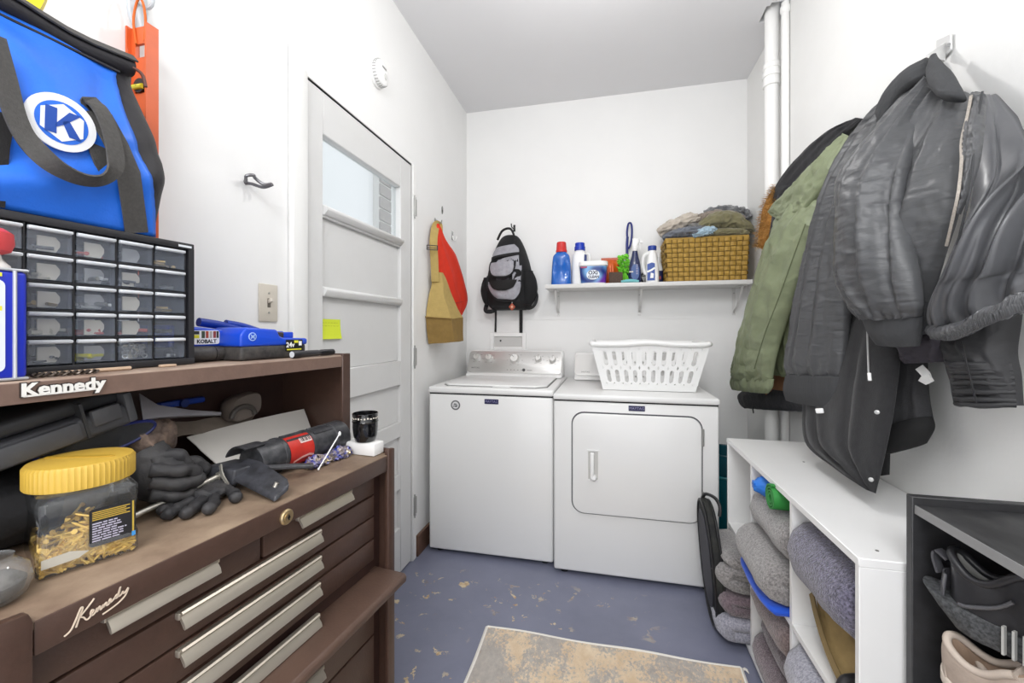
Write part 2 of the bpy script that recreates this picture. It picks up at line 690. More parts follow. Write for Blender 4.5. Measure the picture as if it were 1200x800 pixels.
def garment(Lp, Rp, front, back, folds=(), nu=72, nv=70, seed=1.0, wr=0.004, wrf=(9, 4), pucker=None, pucker_top=None, sq=0.85, edge=0.0, eye=(0, 0, 1.24), sag=None):
    """a hanging piece of cloth: a closed, bulging tube between its two silhouette curves Lp and Rp (top to bottom)"""
    A = [Vector(p) for p in crom([tuple(p) for p in Lp], nv)]
    B = [Vector(p) for p in crom([tuple(p) for p in Rp], nv)]
    F = [x[0] for x in crom([(f,) for f in front], nv)]
    K = [x[0] for x in crom([(f,) for f in back], nv)]
    rings = []
    for i in range(nv):
        v = i / (nv - 1)
        a, b = A[i], B[i]
        if edge:
            a = a + (b - a) * edge * noise.noise(Vector((seed, v * 7, 0.3)))
            b = b + (a - b) * edge * noise.noise(Vector((seed + 9, v * 7, 0.8)))
        ax = b - a
        dn = (A[min(i + 1, nv - 1)] - A[max(i - 1, 0)]) + (B[min(i + 1, nv - 1)] - B[max(i - 1, 0)])
        n = ax.cross(dn)
        if n.length < 1e-9:
            n = Vector((-1, -1, 0))
        n.normalize()
        if n.dot(Vector(eye) - (a + b) / 2) < 0:
            n = -n
        ring = []
        for k in range(nu):
            th = 2 * PI * k / nu
            s = (1 - math.cos(th)) / 2
            sn = math.sin(th)
            d = abs(sn) ** sq
            if sn >= 0:
                h = F[i] * d
                f = fold_height(folds, s, v)
                q = noise.noise(Vector((s * wrf[0] + seed, v * wrf[1], seed * 1.7)))
                q2 = noise.noise(Vector((s * wrf[0] * 2.3 - seed, v * wrf[1] * 2.7, seed * 0.7)))
                f += wr * ((1 - abs(q) * 2.2) + 0.55 * (1 - abs(q2) * 2.2))
                if pucker:
                    f += pucker[1] * math.cos(2 * PI * pucker[0] * s + 2 * noise.noise(Vector((s * 5, seed, 0)))) * math.exp(-(1 - v) / pucker[2])
                if pucker_top:
                    f += pucker_top[1] * math.cos(2 * PI * pucker_top[0] * s + 2 * noise.noise(Vector((s * 5, seed, 4)))) * math.exp(-v / pucker_top[2])
                h += f * min(1.0, d * 1.6)
            else:
                h = -K[i] * d
                h += wr * noise.noise(Vector((s * 6 + seed, v * 4, 7))) * d
            p = a + ax * s + n * h
            ring.append(p)
        rings.append(ring)
    return MB().loft(rings)

def cloth_roll(pts, sizes, n=28, nv=36, seed=1.0, amp=0.006, fr=14, up=(0, 0, 1), ridged=True):
    """a lump of folded cloth along pts; sizes = (half height, half width) along it"""
    P = [Vector(p) for p in crom([tuple(p) for p in pts], nv)]
    S = crom([tuple(s_) for s_ in sizes], nv)
    rings = []
    for i in range(nv):
        t = (P[min(i + 1, nv - 1)] - P[max(i - 1, 0)]).normalized()
        u = Vector(up) - t * t.dot(Vector(up))
        u = u.normalized() if u.length > 1e-5 else t.orthogonal().normalized()
        w = t.cross(u)
        ring = []
        for k in range(n):
            a = 2 * PI * k / n
            d = u * math.sin(a) * S[i][0] + w * math.cos(a) * S[i][1]
            p = P[i] + d
            q = noise.noise(Vector((math.cos(a) * 1.4 + seed, math.sin(a) * 1.4 - seed, i / nv * fr * 0.3)) * 1.5)
            q2 = noise.noise(p * fr * 2 + Vector((seed, 0, 0)))
            h = amp * ((1 - abs(q) * 3) if ridged else q) + amp * 0.5 * q2
            ring.append(p + d.normalized() * h)
        rings.append(ring)
    return MB().loft(rings)

def folded_towel(w, d, h, layers=3, seed=0.0, fray=0.004, lean=0.0):
    """strip of towel folded back and forth; lies in local coordinates: x = -w..0 (folds face -x), y = 0..d, z = 0..h"""
    th = h / layers
    r = th / 2
    cl = []
    for k in range(layers):
        z = r + k * th
        xs = [(-w + r * 1.05), -r * 1.05]
        if k % 2 == 0:
            xs = xs[::-1]
        for j in range(9):
            f = j / 8
            cl.append((xs[0] + (xs[1] - xs[0]) * f, z))
        if k < layers - 1:
            sgn = -1 if k % 2 == 0 else 1
            cx = xs[1]
            for j in range(1, 6):
                a = -PI / 2 + PI * j / 6
                cl.append((cx + sgn * math.cos(a) * r * 1.0, z + r + math.sin(a) * r))
    m = len(cl)
    hw = r * 0.97
    up, dn = [], []
    for i in range(m):
        t = Vector((cl[min(i + 1, m - 1)][0] - cl[max(i - 1, 0)][0], cl[min(i + 1, m - 1)][1] - cl[max(i - 1, 0)][1])).normalized()
        nx, nz = -t.y, t.x
        up.append((cl[i][0] + nx * hw, cl[i][1] + nz * hw))
        dn.append((cl[i][0] - nx * hw, cl[i][1] - nz * hw))
    t0 = (Vector(cl[0]) - Vector(cl[1])).normalized() * hw * 0.8
    t1 = (Vector(cl[-1]) - Vector(cl[-2])).normalized() * hw * 0.8
    prof = [(cl[0][0] + t0.x, cl[0][1] + t0.y)] + up + [(cl[-1][0] + t1.x, cl[-1][1] + t1.y)] + dn[::-1]
    ny = 14
    rings = []
    for j in range(ny + 1):
        f = j / ny
        y = d * f
        k = 1 - 0.10 * (abs(2 * f - 1) ** 6)
        ring = []
        for x, z in prof:
            p = Vector((-w / 2 + (x + w / 2) * k, y, h / 2 + (z - h / 2) * k))
            q = noise.noise_vector(Vector((p.x * 7 + seed, p.y * 7, p.z * 9 - seed)))
            q2 = noise.noise_vector(p * 34 + Vector((seed, seed, 0)))
            p += q * fray * 1.8 + q2 * fray * 0.5
            p.z += lean * (-p.x) 
            p.z = max(p.z, 0.001)
            ring.append(p)
        rings.append(ring)
    return MB().loft(rings)

# ================================================================ washer
M_enamel = mat('white_enamel', '#e9e9e8', 0.28, coat=0.3)
M_enamel_side = M_enamel
M_silver = mat('brushed_silver_panel', '#c9c8c6', 0.38, 0.55, var=(60, 0.06), stretch=(1, 1, 30))
M_badge = mat('navy_badge', '#24224d', 0.35)
M_print = mat('grey_print', '#7d7c7b', 0.6)
M_badge_txt = mat('badge_lettering', '#8f8fae', 0.4)
FX = lambda x, y, z: frame((x, y, z), (1, 0, 0), (0, 0, 1))       # a plate facing the camera side (-Y)

def knob(parent, x, z, r, y0, tilt, name='knob'):
    # a dial standing out of the sloped console
    M = Matrix.Translation((x, y0, z)) @ Matrix.Rotation(PI / 2 + tilt, 4, 'X')
    k = MB()
    k.lathe([(r * 1.12, 0), (r * 1.12, 0.006), (r * 0.98, 0.009), (r * 0.86, 0.030), (r * 0.78, 0.034), (0.001, 0.0345)], 28, M)
    o = k.build(name, M_knob, parent, smooth=30)
    ms = MB().box(-0.002, 0.002, -r * 0.1, r * 0.72, 0.0345, 0.0365, M)
    ms.build('pointer', M_print, o)
    return o
M_knob = mat('satin_knob', '#e3e2df', 0.22, 0.35)

wx0, wx1, wy0, wy1 = -0.980, -0.281, 2.178, 2.875
t = thing('washing_machine', 'white top-loading washing machine with a silver five-knob console, left of the dryer', 'washing machine', ((wx0 + wx1) / 2, wy0, 0))
def L_(mb, name, m, par, **k):
    return mb.build(name, m, par, space=W, **k)
L_(MB().rbox(wx0, wx1, wy0, wy1, 0.022, 0.888, 0.012, 3), 'cabinet', M_enamel, t)
L_(MB().rbox(wx0 - 0.002, wx1 + 0.002, wy0 - 0.008, wy1, 0.893, 0.928, 0.010, 3), 'top_deck', M_enamel, t)
L_(MB().box(wx0 + 0.004, wx1 - 0.004, wy0 + 0.004, wy1, 0.886, 0.895), 'seam', M_dark, t)
for fx in (wx0 + 0.05, wx1 - 0.05):
    for fy in (wy0 + 0.05, wy1 - 0.05):
        L_(MB().cyl((fx, fy, 0), (fx, fy, 0.024), 0.02, n=14), 'foot', M_black, t)
# lid: a shallow tray with bevelled front corners
lid = MB().poly([(wx0 + 0.062, wy0 + 0.085, 0.928), (wx0 + 0.10, wy0 + 0.038, 0.928), (wx1 - 0.10, wy0 + 0.038, 0.928), (wx1 - 0.045, wy0 + 0.085, 0.928),
                 (wx1 - 0.045, wy1 - 0.20, 0.928), (wx0 + 0.062, wy1 - 0.20, 0.928)], (0, 0, 0.013)).bevel(0.006, 3)
lo = L_(lid, 'lid', M_enamel, t)
L_(MB().poly([(wx0 + 0.058, wy0 + 0.083, 0.9282), (wx0 + 0.098, wy0 + 0.034, 0.9282), (wx1 - 0.098, wy0 + 0.034, 0.9282), (wx1 - 0.041, wy0 + 0.083, 0.9282),
              (wx1 - 0.041, wy1 - 0.19, 0.9282), (wx0 + 0.058, wy1 - 0.19, 0.9282)], (0, 0, 0.002)), 'gap', M_print, lo)
L_(MB().rbox(-0.62, -0.52, wy0 + 0.028, wy0 + 0.046, 0.929, 0.937, 0.003, 2), 'lip', M_enamel, lo)
# console
cy0, cy1 = 2.735, 2.80
tilt = math.atan2(cy1 - cy0, 0.158)
cs = MB()
prof = [(cy0 - 0.03, 0.928), (cy0 - 0.022, 0.948), (cy0, 0.952), (cy1, 1.098), (cy1 + 0.03, 1.104), (wy1, 1.09), (wy1, 0.928)]
cs.poly([(wx0 + 0.028, y, z) for y, z in prof], (wx1 - wx0 - 0.040, 0, 0)).bevel(0.012, 3)
con = L_(cs, 'console', M_enamel, t)
cmid = ((wx0 + wx1) / 2 + 0.008, (cy0 + cy1) / 2 - 0.004, 1.024)
MC = frame(cmid, (1, 0, 0), (0, cy1 - cy0, 0.146))
fp = MB().poly([(x, y, -0.004) for x, y in rrect(0.645, 0.156, 0.022)], (0, 0, 0.0075)).bevel(0.002, 2)
fp.xf(MC)
L_(fp, 'console_face', M_silver, t)
def on_console(u, w):
    return MC @ Vector((u, w, 0.003))
for u, w, r in ((-0.265, 0.028, 0.024), (-0.178, 0.026, 0.024), (0.004, 0.022, 0.033), (0.165, 0.024, 0.0215), (0.262, 0.020, 0.0215)):
    M = MC @ Matrix.Translation((u, w, 0.003))
    k = MB().lathe([(r * 1.1, 0), (r * 1.1, 0.005), (r * 0.97, 0.008), (r * 0.86, 0.028), (r * 0.76, 0.032), (0.001, 0.0325)], 28, M)
    ko = L_(k, 'knob', M_knob, t, smooth=30)
    L_(MB().box(-0.002, 0.002, r * 0.15, r * 0.72, 0.032, 0.034, M @ Matrix.Rotation(random.uniform(-0.8, 0.8), 4, 'Z')), 'pointer', M_print, ko)
pr = MB()
for i in range(5):
    pr.box(-0.045 + i * 0.024, -0.037 + i * 0.024, -0.058, -0.053, 0.0035, 0.0042, MC)
for u0, w0, rr in ((-0.265, 0.028, 0.038), (-0.178, 0.026, 0.038), (0.004, 0.022, 0.052), (0.165, 0.024, 0.036), (0.262, 0.02, 0.036)):
    for a in range(-60, 241, 50):
        aa = math.radians(a)
        x, y = u0 + rr * math.cos(aa), w0 + rr * math.sin(aa) * 0.9
        if abs(y) < 0.068:
            pr.box(x - 0.006, x + 0.006, y - 0.001, y + 0.001, 0.0035, 0.004, MC)
pr.box(0.092, 0.128, -0.058, -0.054, 0.0035, 0.0042, MC)
pr.merge(text_mb('MAYTAG', 0.014, MC @ Matrix.Translation((-0.268, -0.045, 0.0036)), bold=0.0004))
L_(pr, 'printed_markings', M_print, t, kind='stuff')
L_(MB().lathe([(0.0105, 0.003), (0.0105, 0.007), (0.001, 0.0075)], 20, MC @ Matrix.Translation((0.072, -0.055, 0))), 'start_button', mat('dark_button', '#3a3a3c', 0.3), t)
# front badge and round energy sticker
bo = L_(MB().rbox(-0.655, -0.577, wy0 - 0.003, wy0 + 0.001, 0.842, 0.868, 0.001, 1), 'badge', M_badge, t)
L_(text_mb('MAYTAG', 0.0175, FX(-0.616, wy0 - 0.0034, 0.855)), 'badge_lettering', M_badge_txt, bo)
st = L_(MB().lathe([(0.027, -0.0005), (0.027, 0.0012), (0.001, 0.0013)], 28, FX(-0.822, wy0, 0.828)), 'round_sticker', mat('sticker_grey', '#6e6e70', 0.4), t)
ss = MB().lathe([(0.0195, 0.0012), (0.0195, 0.0018), (0.001, 0.0019)], 24, FX(-0.822, wy0, 0.828))
L_(ss, 'sticker_centre', mat('sticker_pale', '#d9d9da', 0.4), st)
s2 = MB()
s2.poly([(-0.014, -0.010, 0), (-0.006, -0.006, 0), (0.004, -0.010, 0), (0.013, -0.004, 0), (0.010, -0.001, 0), (-0.013, -0.004, 0)], (0, 0, 0.0004))
s2.poly([(-0.013, 0.003, 0), (-0.004, 0.010, 0), (0.008, 0.006, 0), (0.012, 0.002, 0), (0.0, 0.003, 0)], (0, 0, 0.0004))
s2.xf(FX(-0.822, wy0 - 0.0019, 0.828))
L_(s2, 'sticker_mark', M_black, st)

# ================================================================ dryer
dx0, dx1, dy0, dy1 = -0.272, 0.507, 2.125, 2.865
t = thing('tumble_dryer', 'white front-loading dryer with a wide rounded door, under the laundry basket', 'dryer', ((dx0 + dx1) / 2, dy0, 0))
L_(MB().rbox(dx0, dx1, dy0, dy1, 0.024, 0.884, 0.012, 3), 'cabinet', M_enamel, t)
L_(MB().rbox(dx0 - 0.002, dx1 + 0.002, dy0 - 0.010, dy1, 0.889, 0.920, 0.010, 3), 'top_deck', M_enamel, t)
L_(MB().box(dx0 + 0.004, dx1 - 0.004, dy0 + 0.004, dy1, 0.882, 0.891), 'seam', M_dark, t)
for fx in (dx0 + 0.05, dx1 - 0.05):
    for fy in (dy0 + 0.05, dy1 - 0.05):
        L_(MB().cyl((fx, fy, 0), (fx, fy, 0.035), 0.02, n=14), 'foot', M_black, t)
dcx, dcz, dw, dh = 0.126, 0.578, 0.604, 0.498
FD = FX(dcx, dy0, dcz)
L_(MB().poly([(x, y, -0.003) for x, y in rrect(dw + 0.012, dh + 0.012, 0.062, 9)], (0, 0, 0.0042)).xf(FD), 'door_gap', mat('gap_grey', '#56565a', 0.6), t)
dr = MB().poly([(x, y, 0.0) for x, y in rrect(dw, dh, 0.058, 9)], (0, 0, 0.016)).bevel(0.007, 3)
dr.xf(FD)
do = L_(dr, 'door', M_enamel, t)
HD = FX(-0.074, dy0 - 0.016, 0.572)
hb = MB()
for a in ((-0.030, -0.024, -0.076, 0.076), (0.024, 0.030, -0.076, 0.076), (-0.024, 0.024, 0.070, 0.076), (-0.024, 0.024, -0.076, -0.070)):
    hb.box(a[0], a[1], a[2], a[3], -0.001, 0.005)
hb.xf(HD)
ho = L_(hb, 'handle_frame', M_enamel, do)
L_(MB().box(-0.025, 0.025, -0.071, 0.071, -0.001, 0.001, HD), 'handle_recess', mat('recess_grey', '#c5c4c1', 0.4), do)
gp = MB().rbox(-0.014, 0.006, -0.066, 0.066, 0.004, 0.022, 0.006, 3)
gp.merge(MB().lathe([(0.014, 0), (0.015, 0.012), (0.010, 0.020), (0.001, 0.022)], 16, Matrix.Translation((0.004, -0.058, 0.002))))
gp.xf(HD)
L_(gp, 'handle', M_white, do)
for z in (0.735, 0.440):
    L_(MB().cyl((dcx + dw / 2 + 0.006, dy0 - 0.004, z - 0.04), (dcx + dw / 2 + 0.006, dy0 - 0.004, z + 0.04), 0.006, n=10), 'hinge', M_steel, do)
bo = L_(MB().rbox(0.096, 0.173, dy0 - 0.003, dy0 + 0.001, 0.846, 0.872, 0.001, 1), 'badge', M_badge, t)
L_(text_mb('MAYTAG', 0.0175, FX(0.1345, dy0 - 0.0034, 0.859)), 'badge_lettering', M_badge_txt, bo)
cs = MB().poly([(dx0 + 0.055, y, z - 0.007) for y, z in prof], (dx1 - dx0 - 0.10, 0, 0)).bevel(0.012, 3)
L_(cs, 'console', M_enamel, t)
MD = frame(((dx0 + dx1) / 2, (cy0 + cy1) / 2 - 0.004, 1.016), (1, 0, 0), (0, cy1 - cy0, 0.146))
fp = MB().poly([(x, y, -0.004) for x, y in rrect(0.665, 0.142, 0.022)], (0, 0, 0.0075)).bevel(0.002, 2)
L_(fp.xf(MD), 'console_face', mat('pale_console', '#dedddb', 0.3, 0.2), t)
for u in (-0.02, 0.13, 0.25):
    k = MB().lathe([(0.03, 0.003), (0.03, 0.008), (0.026, 0.011), (0.022, 0.032), (0.001, 0.034)], 24, MD @ Matrix.Translation((u, 0.015, 0)))
    L_(k, 'knob', M_knob, t, smooth=30)
L_(MB().merge(text_mb('MAYTAG', 0.013, MD @ Matrix.Translation((-0.262, -0.05, 0.0036)))), 'printed_markings', M_print, t)

# ================================================================ laundry basket
M_basket = mat('white_basket_plastic', '#efefee', 0.38)
bx0, bx1, by0, by1, bz0, bz1 = -0.025, 0.435, 2.300, 2.640, 0.9225, 1.166
t = thing('laundry_basket', 'white plastic laundry basket with two rows of oval slots, standing on the dryer', 'laundry basket', ((bx0 + bx1) / 2, (by0 + by1) / 2, bz0))
fl = 0.062
def bpt(side, s, q):
    """side wall point: s along 0..1, q up 0..1"""
    o_ = fl * q
    c_ = [(bx0 - o_, by0 - o_ * 0.55), (bx1 + o_, by0 - o_ * 0.55), (bx1 + o_, by1 + o_ * 0.55), (bx0 - o_, by1 + o_ * 0.55)]
    a, b = c_[side], c_[(side + 1) % 4]
    return Vector((a[0] + (b[0] - a[0]) * s, a[1] + (b[1] - a[1]) * s, bz0 + (bz1 - bz0) * q))
def slotted(side, cols, rows, m0, m1, qs):
    """a wall with real slots: every cell is a rectangle around a rounded hole"""
    mb = MB()
    nn = 24
    lx = (bpt(side, 1, 0.5) - bpt(side, 0, 0.5)).length
    lz = bz1 - bz0
    for r in range(rows):
        q0, q1 = qs[r], qs[r + 1]
        for c in range(cols):
            s0 = m0 + (m1 - m0) * c / cols
            s1 = m0 + (m1 - m0) * (c + 1) / cols
            cx, cz = (s0 + s1) / 2, (q0 + q1) / 2
            hw, hh = (s1 - s0) / 2, (q1 - q0) / 2
            rw, rh = hw * 0.46, hh * 0.74
            ow, oh = rw * lx, rh * lz
            inner, outer = [], []
            for k in range(nn):
                a = 2 * PI * k / nn + PI / nn
                ca, sa = math.cos(a), math.sin(a)
                ix = ow * ca
                iz = (oh - ow) * (1 if sa > 0 else -1) + ow * sa
                inner.append((cx + ix / lx, cz + iz / lz))
                mm = max(abs(ca), abs(sa))
                outer.append((cx + hw * ca / mm, cz + hh * sa / mm))
            vi = mb.verts([bpt(side, *p) for p in inner])
            vo = mb.verts([bpt(side, *p) for p in outer])
            for k in range(nn):
                j = (k + 1) % nn
                mb.face([vi[k], vi[j], vo[j], vo[k]])
    def quad(s0, s1, q0, q1):
        mb.face(mb.verts([bpt(side, s0, q0), bpt(side, s1, q0), bpt(side, s1, q1), bpt(side, s0, q1)]))
    quad(0, 1, 0, qs[0]); quad(0, 1, qs[-1], 1.0)
    quad(0, m0, qs[0], qs[-1]); quad(m1, 1, qs[0], qs[-1])
    bmesh.ops.recalc_face_normals(mb.bm, faces=mb.bm.faces[:])
    bmesh.ops.solidify(mb.bm, geom=mb.bm.faces[:], thickness=0.003)
    return mb
for sd in range(4):
    L_(slotted(sd, 10 if sd % 2 == 0 else 7, 2, 0.05, 0.95, (0.14, 0.50, 0.92)), 'slotted_wall', M_basket, t, smooth=30)
L_(MB().rbox(bx0, bx1, by0, by1, bz0, bz0 + 0.006, 0.002, 1), 'bottom', M_basket, t)
pts = []
for sd in range(4):
    for k in range(24):
        s_ = k / 24
        p = bpt(sd, s_, 1.0)
        arch = 0.010 * math.exp(-((s_ - 0.5) / 0.16) ** 2) if sd % 2 == 0 else 0.004
        c0 = Vector(((bx0 + bx1) / 2, (by0 + by1) / 2, p.z))
        q = (p - c0)
        e = abs(2 * s_ - 1) ** 10
        p = c0 + q * (1 - 0.035 * e) * 1.015
        p.z += arch
        pts.append(p)
rim = MB().tube(pts, 0.012, 10, closed=True, flat=(0.014, 0.016), up=(0, 0, 1))
L_(rim, 'rim', M_basket, t)

# ================================================================ wall box above the washer
t = thing('washer_outlet_box', 'white recessed outlet box set in the wall above the washing machine', 'outlet box', (-0.71, YB - 0.004, 1.09))
ob = MB()
for a in ((-0.135, -0.105, 0.0, 0.135), (0.105, 0.135, 0.0, 0.135), (-0.105, 0.105, 0.105, 0.135), (-0.105, 0.105, 0.0, 0.03)):
    ob.box(a[0], a[1], -0.014, 0, a[2], a[3])
ob.bevel(0.003, 1)
ob.build('frame', M_white, t)
MB().box(-0.106, 0.106, -0.004, -0.002, 0.02, 0.11).build('back_plate', mat('box_back', '#c9c8c6', 0.6), t)
MB().cyl((-0.055, -0.012, 0.075), (-0.055, -0.003, 0.075), 0.006, n=12).build('outlet', M_black, t)

# ================================================================ the wall shelf and what stands on it
SZ = 1.540
M_shelf = mat('shelf_white', '#dcdbd9', 0.45)
t = thing('wall_shelf', 'long white wall shelf on three steel brackets above the washer and dryer', 'shelf', (0.19, YB, SZ))
L_(MB().rbox(-0.405, 0.828, 2.715, YB - 0.001, SZ - 0.026, SZ, 0.003, 2), 'board', M_shelf, t)
for x in (-0.345, 0.205, 0.79):
    b = MB()
    b.box(x - 0.010, x + 0.010, YB - 0.004, YB - 0.0005, SZ - 0.20, SZ - 0.026)
    b.box(x - 0.010, x + 0.010, 2.745, YB, SZ - 0.030, SZ - 0.026)
    b.strap([(x, 2.770, SZ - 0.030), (x, 2.80, SZ - 0.062), (x, 2.88, SZ - 0.150), (x, YB - 0.004, SZ - 0.175)], 0.013, 0.004, (0, 1, 1))
    bo = L_(b, 'bracket', M_shelf, t)
    sc = MB()
    for yy in (2.765, 2.80):
        sc.cyl((x, yy, SZ - 0.033), (x, yy, SZ - 0.029), 0.005, n=8)
    for zz in (SZ - 0.06, SZ - 0.185):
        sc.cyl((x, YB - 0.007, zz), (x, YB - 0.003, zz), 0.005, n=8)
    L_(sc, 'screw', M_steel, bo)

def bottle_body(h, sections, n=32, e=3.0):
    """upright bottle: sections = (z, width x, depth y)"""
    mb = MB()
    rings = []
    for z, a, b in sections:
        rings.append([Vector((x, y, z)) for x, y in oval(a, b, n, e if a > 0.05 else 2.0)])
    return mb.loft(rings)

# blue detergent jug, red cap
t = thing('detergent_bottle', 'blue detergent bottle with a red cap at the left end of the shelf', 'bottle', (-0.308, 2.815, SZ))
M_bl = mat('blue_bottle', '#1a63bd', 0.25, coat=0.3)
secs = [(z, a, b) for z, a, b in crom([(0.0, 0.128, 0.085), (0.012, 0.136, 0.092), (0.06, 0.132, 0.09), (0.12, 0.126, 0.086), (0.17, 0.118, 0.08), (0.200, 0.106, 0.075), (0.217, 0.075, 0.062), (0.226, 0.058, 0.056)], 22)]
b = bottle_body(0.23, secs)
for v_ in b.bm.verts:                       # the two grip hollows either side of the centre rib
    if 0.04 < v_.co.z < 0.185 and v_.co.y < 0:
        f = math.exp(-((abs(v_.co.x) - 0.032) / 0.014) ** 2) * math.sin(PI * (v_.co.z - 0.04) / 0.145)
        v_.co.y += 0.018 * f
b.build('bottle_body', M_bl, t)
MB().lathe([(0.031, 0.222), (0.0375, 0.224), (0.0375, 0.236), (0.035, 0.240), (0.031, 0.288), (0.028, 0.292), (0.001, 0.292)], 32).build('cap', mat('red_cap', '#cf2b2a', 0.4), t, smooth=30)

# white jug, blue cap
t = thing('white_detergent_jug', 'white detergent jug with a blue cap, between the blue bottle and the tub', 'bottle', (-0.188, 2.850, SZ))
b = bottle_body(0.24, crom([(0.0, 0.098, 0.075), (0.01, 0.106, 0.08), (0.10, 0.106, 0.08), (0.17, 0.102, 0.08), (0.205, 0.092, 0.07), (0.225, 0.066, 0.056), (0.240, 0.050, 0.05)], 20))
b.build('bottle_body', M_white, t)
MB().tube(crom([(0.045, 0, 0.215), (0.062, 0, 0.205), (0.064, 0, 0.15), (0.055, 0, 0.10), (0.045, 0, 0.085)], 14), 0.010, 8).build('handle', M_white, t)
MB().lathe([(0.026, 0.236), (0.036, 0.238), (0.036, 0.262), (0.032, 0.264), (0.0325, 0.284), (0.030, 0.288), (0.001, 0.288)], 28).build('cap', mat('royal_blue_cap', '#1238b4', 0.35), t, smooth=30)
L_(MB().poly([(-0.160, 2.8085, SZ + 0.12), (-0.140, 2.812, SZ + 0.12), (-0.140, 2.812, SZ + 0.20), (-0.155, 2.809, SZ + 0.205)], (0, 0.002, 0)), 'label', mat('label_navy', '#23356f', 0.5), t)

# stain remover tub
t = thing('stain_remover_tub', 'white tub of stain remover with a blue and purple swirl label', 'tub', (-0.096, 2.780, SZ))
tub = MB()
tub.loft([[Vector((x, y, z)) for x, y in oval(a, b_, 40, 3.6)] for z, a, b_ in ((0, 0.150, 0.104), (0.006, 0.158, 0.110), (0.115, 0.176, 0.122))])
tub.build('tub', M_white, t)
lidm = MB()
lidm.loft([[Vector((x, y, z)) for x, y in oval(a, b_, 40, 3.6)] for z, a, b_ in ((0.116, 0.176, 0.124), (0.117, 0.186, 0.132), (0.138, 0.188, 0.134), (0.143, 0.184, 0.13), (0.145, 0.170, 0.118))])
lidm.build('lid', M_white, t)
def tub_pt(ang, z, off=0.0008):
    f = z / 0.115
    a, b_ = 0.158 + 0.018 * f + off * 2, 0.110 + 0.012 * f + off * 2
    c_, s_ = math.cos(ang), math.sin(ang)
    e = 3.6
    return Vector((a / 2 * math.copysign(abs(c_) ** (2 / e), c_), b_ / 2 * math.copysign(abs(s_) ** (2 / e), s_), z))
def swirl_mat():
    m = bpy.data.materials.new('swirl_label')
    m.use_nodes = True
    N, L = m.node_tree.nodes, m.node_tree.links
    b = N['Principled BSDF']
    b.inputs['Roughness'].default_value = 0.3
    tc = N.new('ShaderNodeTexCoord')
    mp = N.new('ShaderNodeMapping')
    mp.inputs['Location'].default_value = (0.0, 0, -0.055)
    L.new(tc.outputs['Object'], mp.inputs[0])
    sp = N.new('ShaderNodeSeparateXYZ')
    L.new(mp.outputs[0], sp.inputs[0])
    g = N.new('ShaderNodeMath'); g.operation = 'ARCTAN2'
    L.new(sp.outputs[2], g.inputs[0]); L.new(sp.outputs[0], g.inputs[1])
    ln = N.new('ShaderNodeVectorMath'); ln.operation = 'LENGTH'
    cb_ = N.new('ShaderNodeCombineXYZ')
    L.new(sp.outputs[0], cb_.inputs[0]); L.new(sp.outputs[2], cb_.inputs[2])
    L.new(cb_.outputs[0], ln.inputs[0])
    ma = N.new('ShaderNodeMath'); ma.operation = 'MULTIPLY_ADD'
    ma.inputs[1].default_value = 30.0
    L.new(ln.outputs['Value'], ma.inputs[0]); L.new(g.outputs[0], ma.inputs[2])
    m3 = N.new('ShaderNodeMath'); m3.operation = 'MULTIPLY'; m3.inputs[1].default_value = 2.0
    L.new(ma.outputs[0], m3.inputs[0])
    sn = N.new('ShaderNodeMath'); sn.operation = 'SINE'
    L.new(m3.outputs[0], sn.inputs[0])
    r = N.new('ShaderNodeMapRange'); r.inputs[1].default_value = -1
    L.new(sn.outputs[0], r.inputs[0])
    cr = N.new('ShaderNodeValToRGB')
    cr.color_ramp.elements[0].color = (*lin('#16327f'), 1)
    cr.color_ramp.elements[1].color = (*lin('#7fb4e6'), 1)
    L.new(r.outputs[0], cr.inputs[0])
    # purple towards the lower right
    sm = N.new('ShaderNodeMath'); sm.operation = 'SUBTRACT'
    L.new(sp.outputs[0], sm.inputs[0]); L.new(sp.outputs[2], sm.inputs[1])
    r2 = N.new('ShaderNodeMapRange'); r2.inputs[1].default_value = 0.055; r2.inputs[2].default_value = 0.09
    L.new(sm.outputs[0], r2.inputs[0])
    mx = N.new('ShaderNodeMix'); mx.data_type = 'RGBA'
    L.new(r2.outputs[0], mx.inputs[0]); L.new(cr.outputs[0], mx.inputs[6]); mx.inputs[7].default_value = (*lin('#6a2aa0'), 1)
    L.new(mx.outputs[2], b.inputs['Base Color'])
    return m
rows = [[tub_pt(math.radians(192 + 156 * k / 30), 0.006 + 0.106 * j / 4) for k in range(31)] for j in range(5)]
lb = MB().grid(rows).build('label', swirl_mat(), t)
sb = MB()
ov = oval(0.082, 0.062, 28, 2.2)
sb.poly([(x, -0.0595, 0.056 + y) for x, y in ov], (0, -0.0015, 0))
sb.build('label_panel', mat('label_white', '#e4eaf4', 0.4), lb)
tx = text_mb('OXI', 0.034, frame((0.0, -0.0612, 0.068), (1, 0, 0), (0, 0, 1)), bold=0.001)
tx.merge(text_mb('CLEAN', 0.022, frame((0.004, -0.0612, 0.042), (1, 0, 0), (0, 0.0, 1)), bold=0.0008))
tx.build('label_lettering', mat('label_ink', '#23243a', 0.5), lb)
MB().poly([(-0.078, -0.0585, 0.100), (-0.040, -0.0605, 0.100), (-0.036, -0.0605, 0.110), (-0.078, -0.0585, 0.110)], (0, -0.001, 0)).build('label_flash', mat('label_magenta', '#9c2355', 0.4), lb)

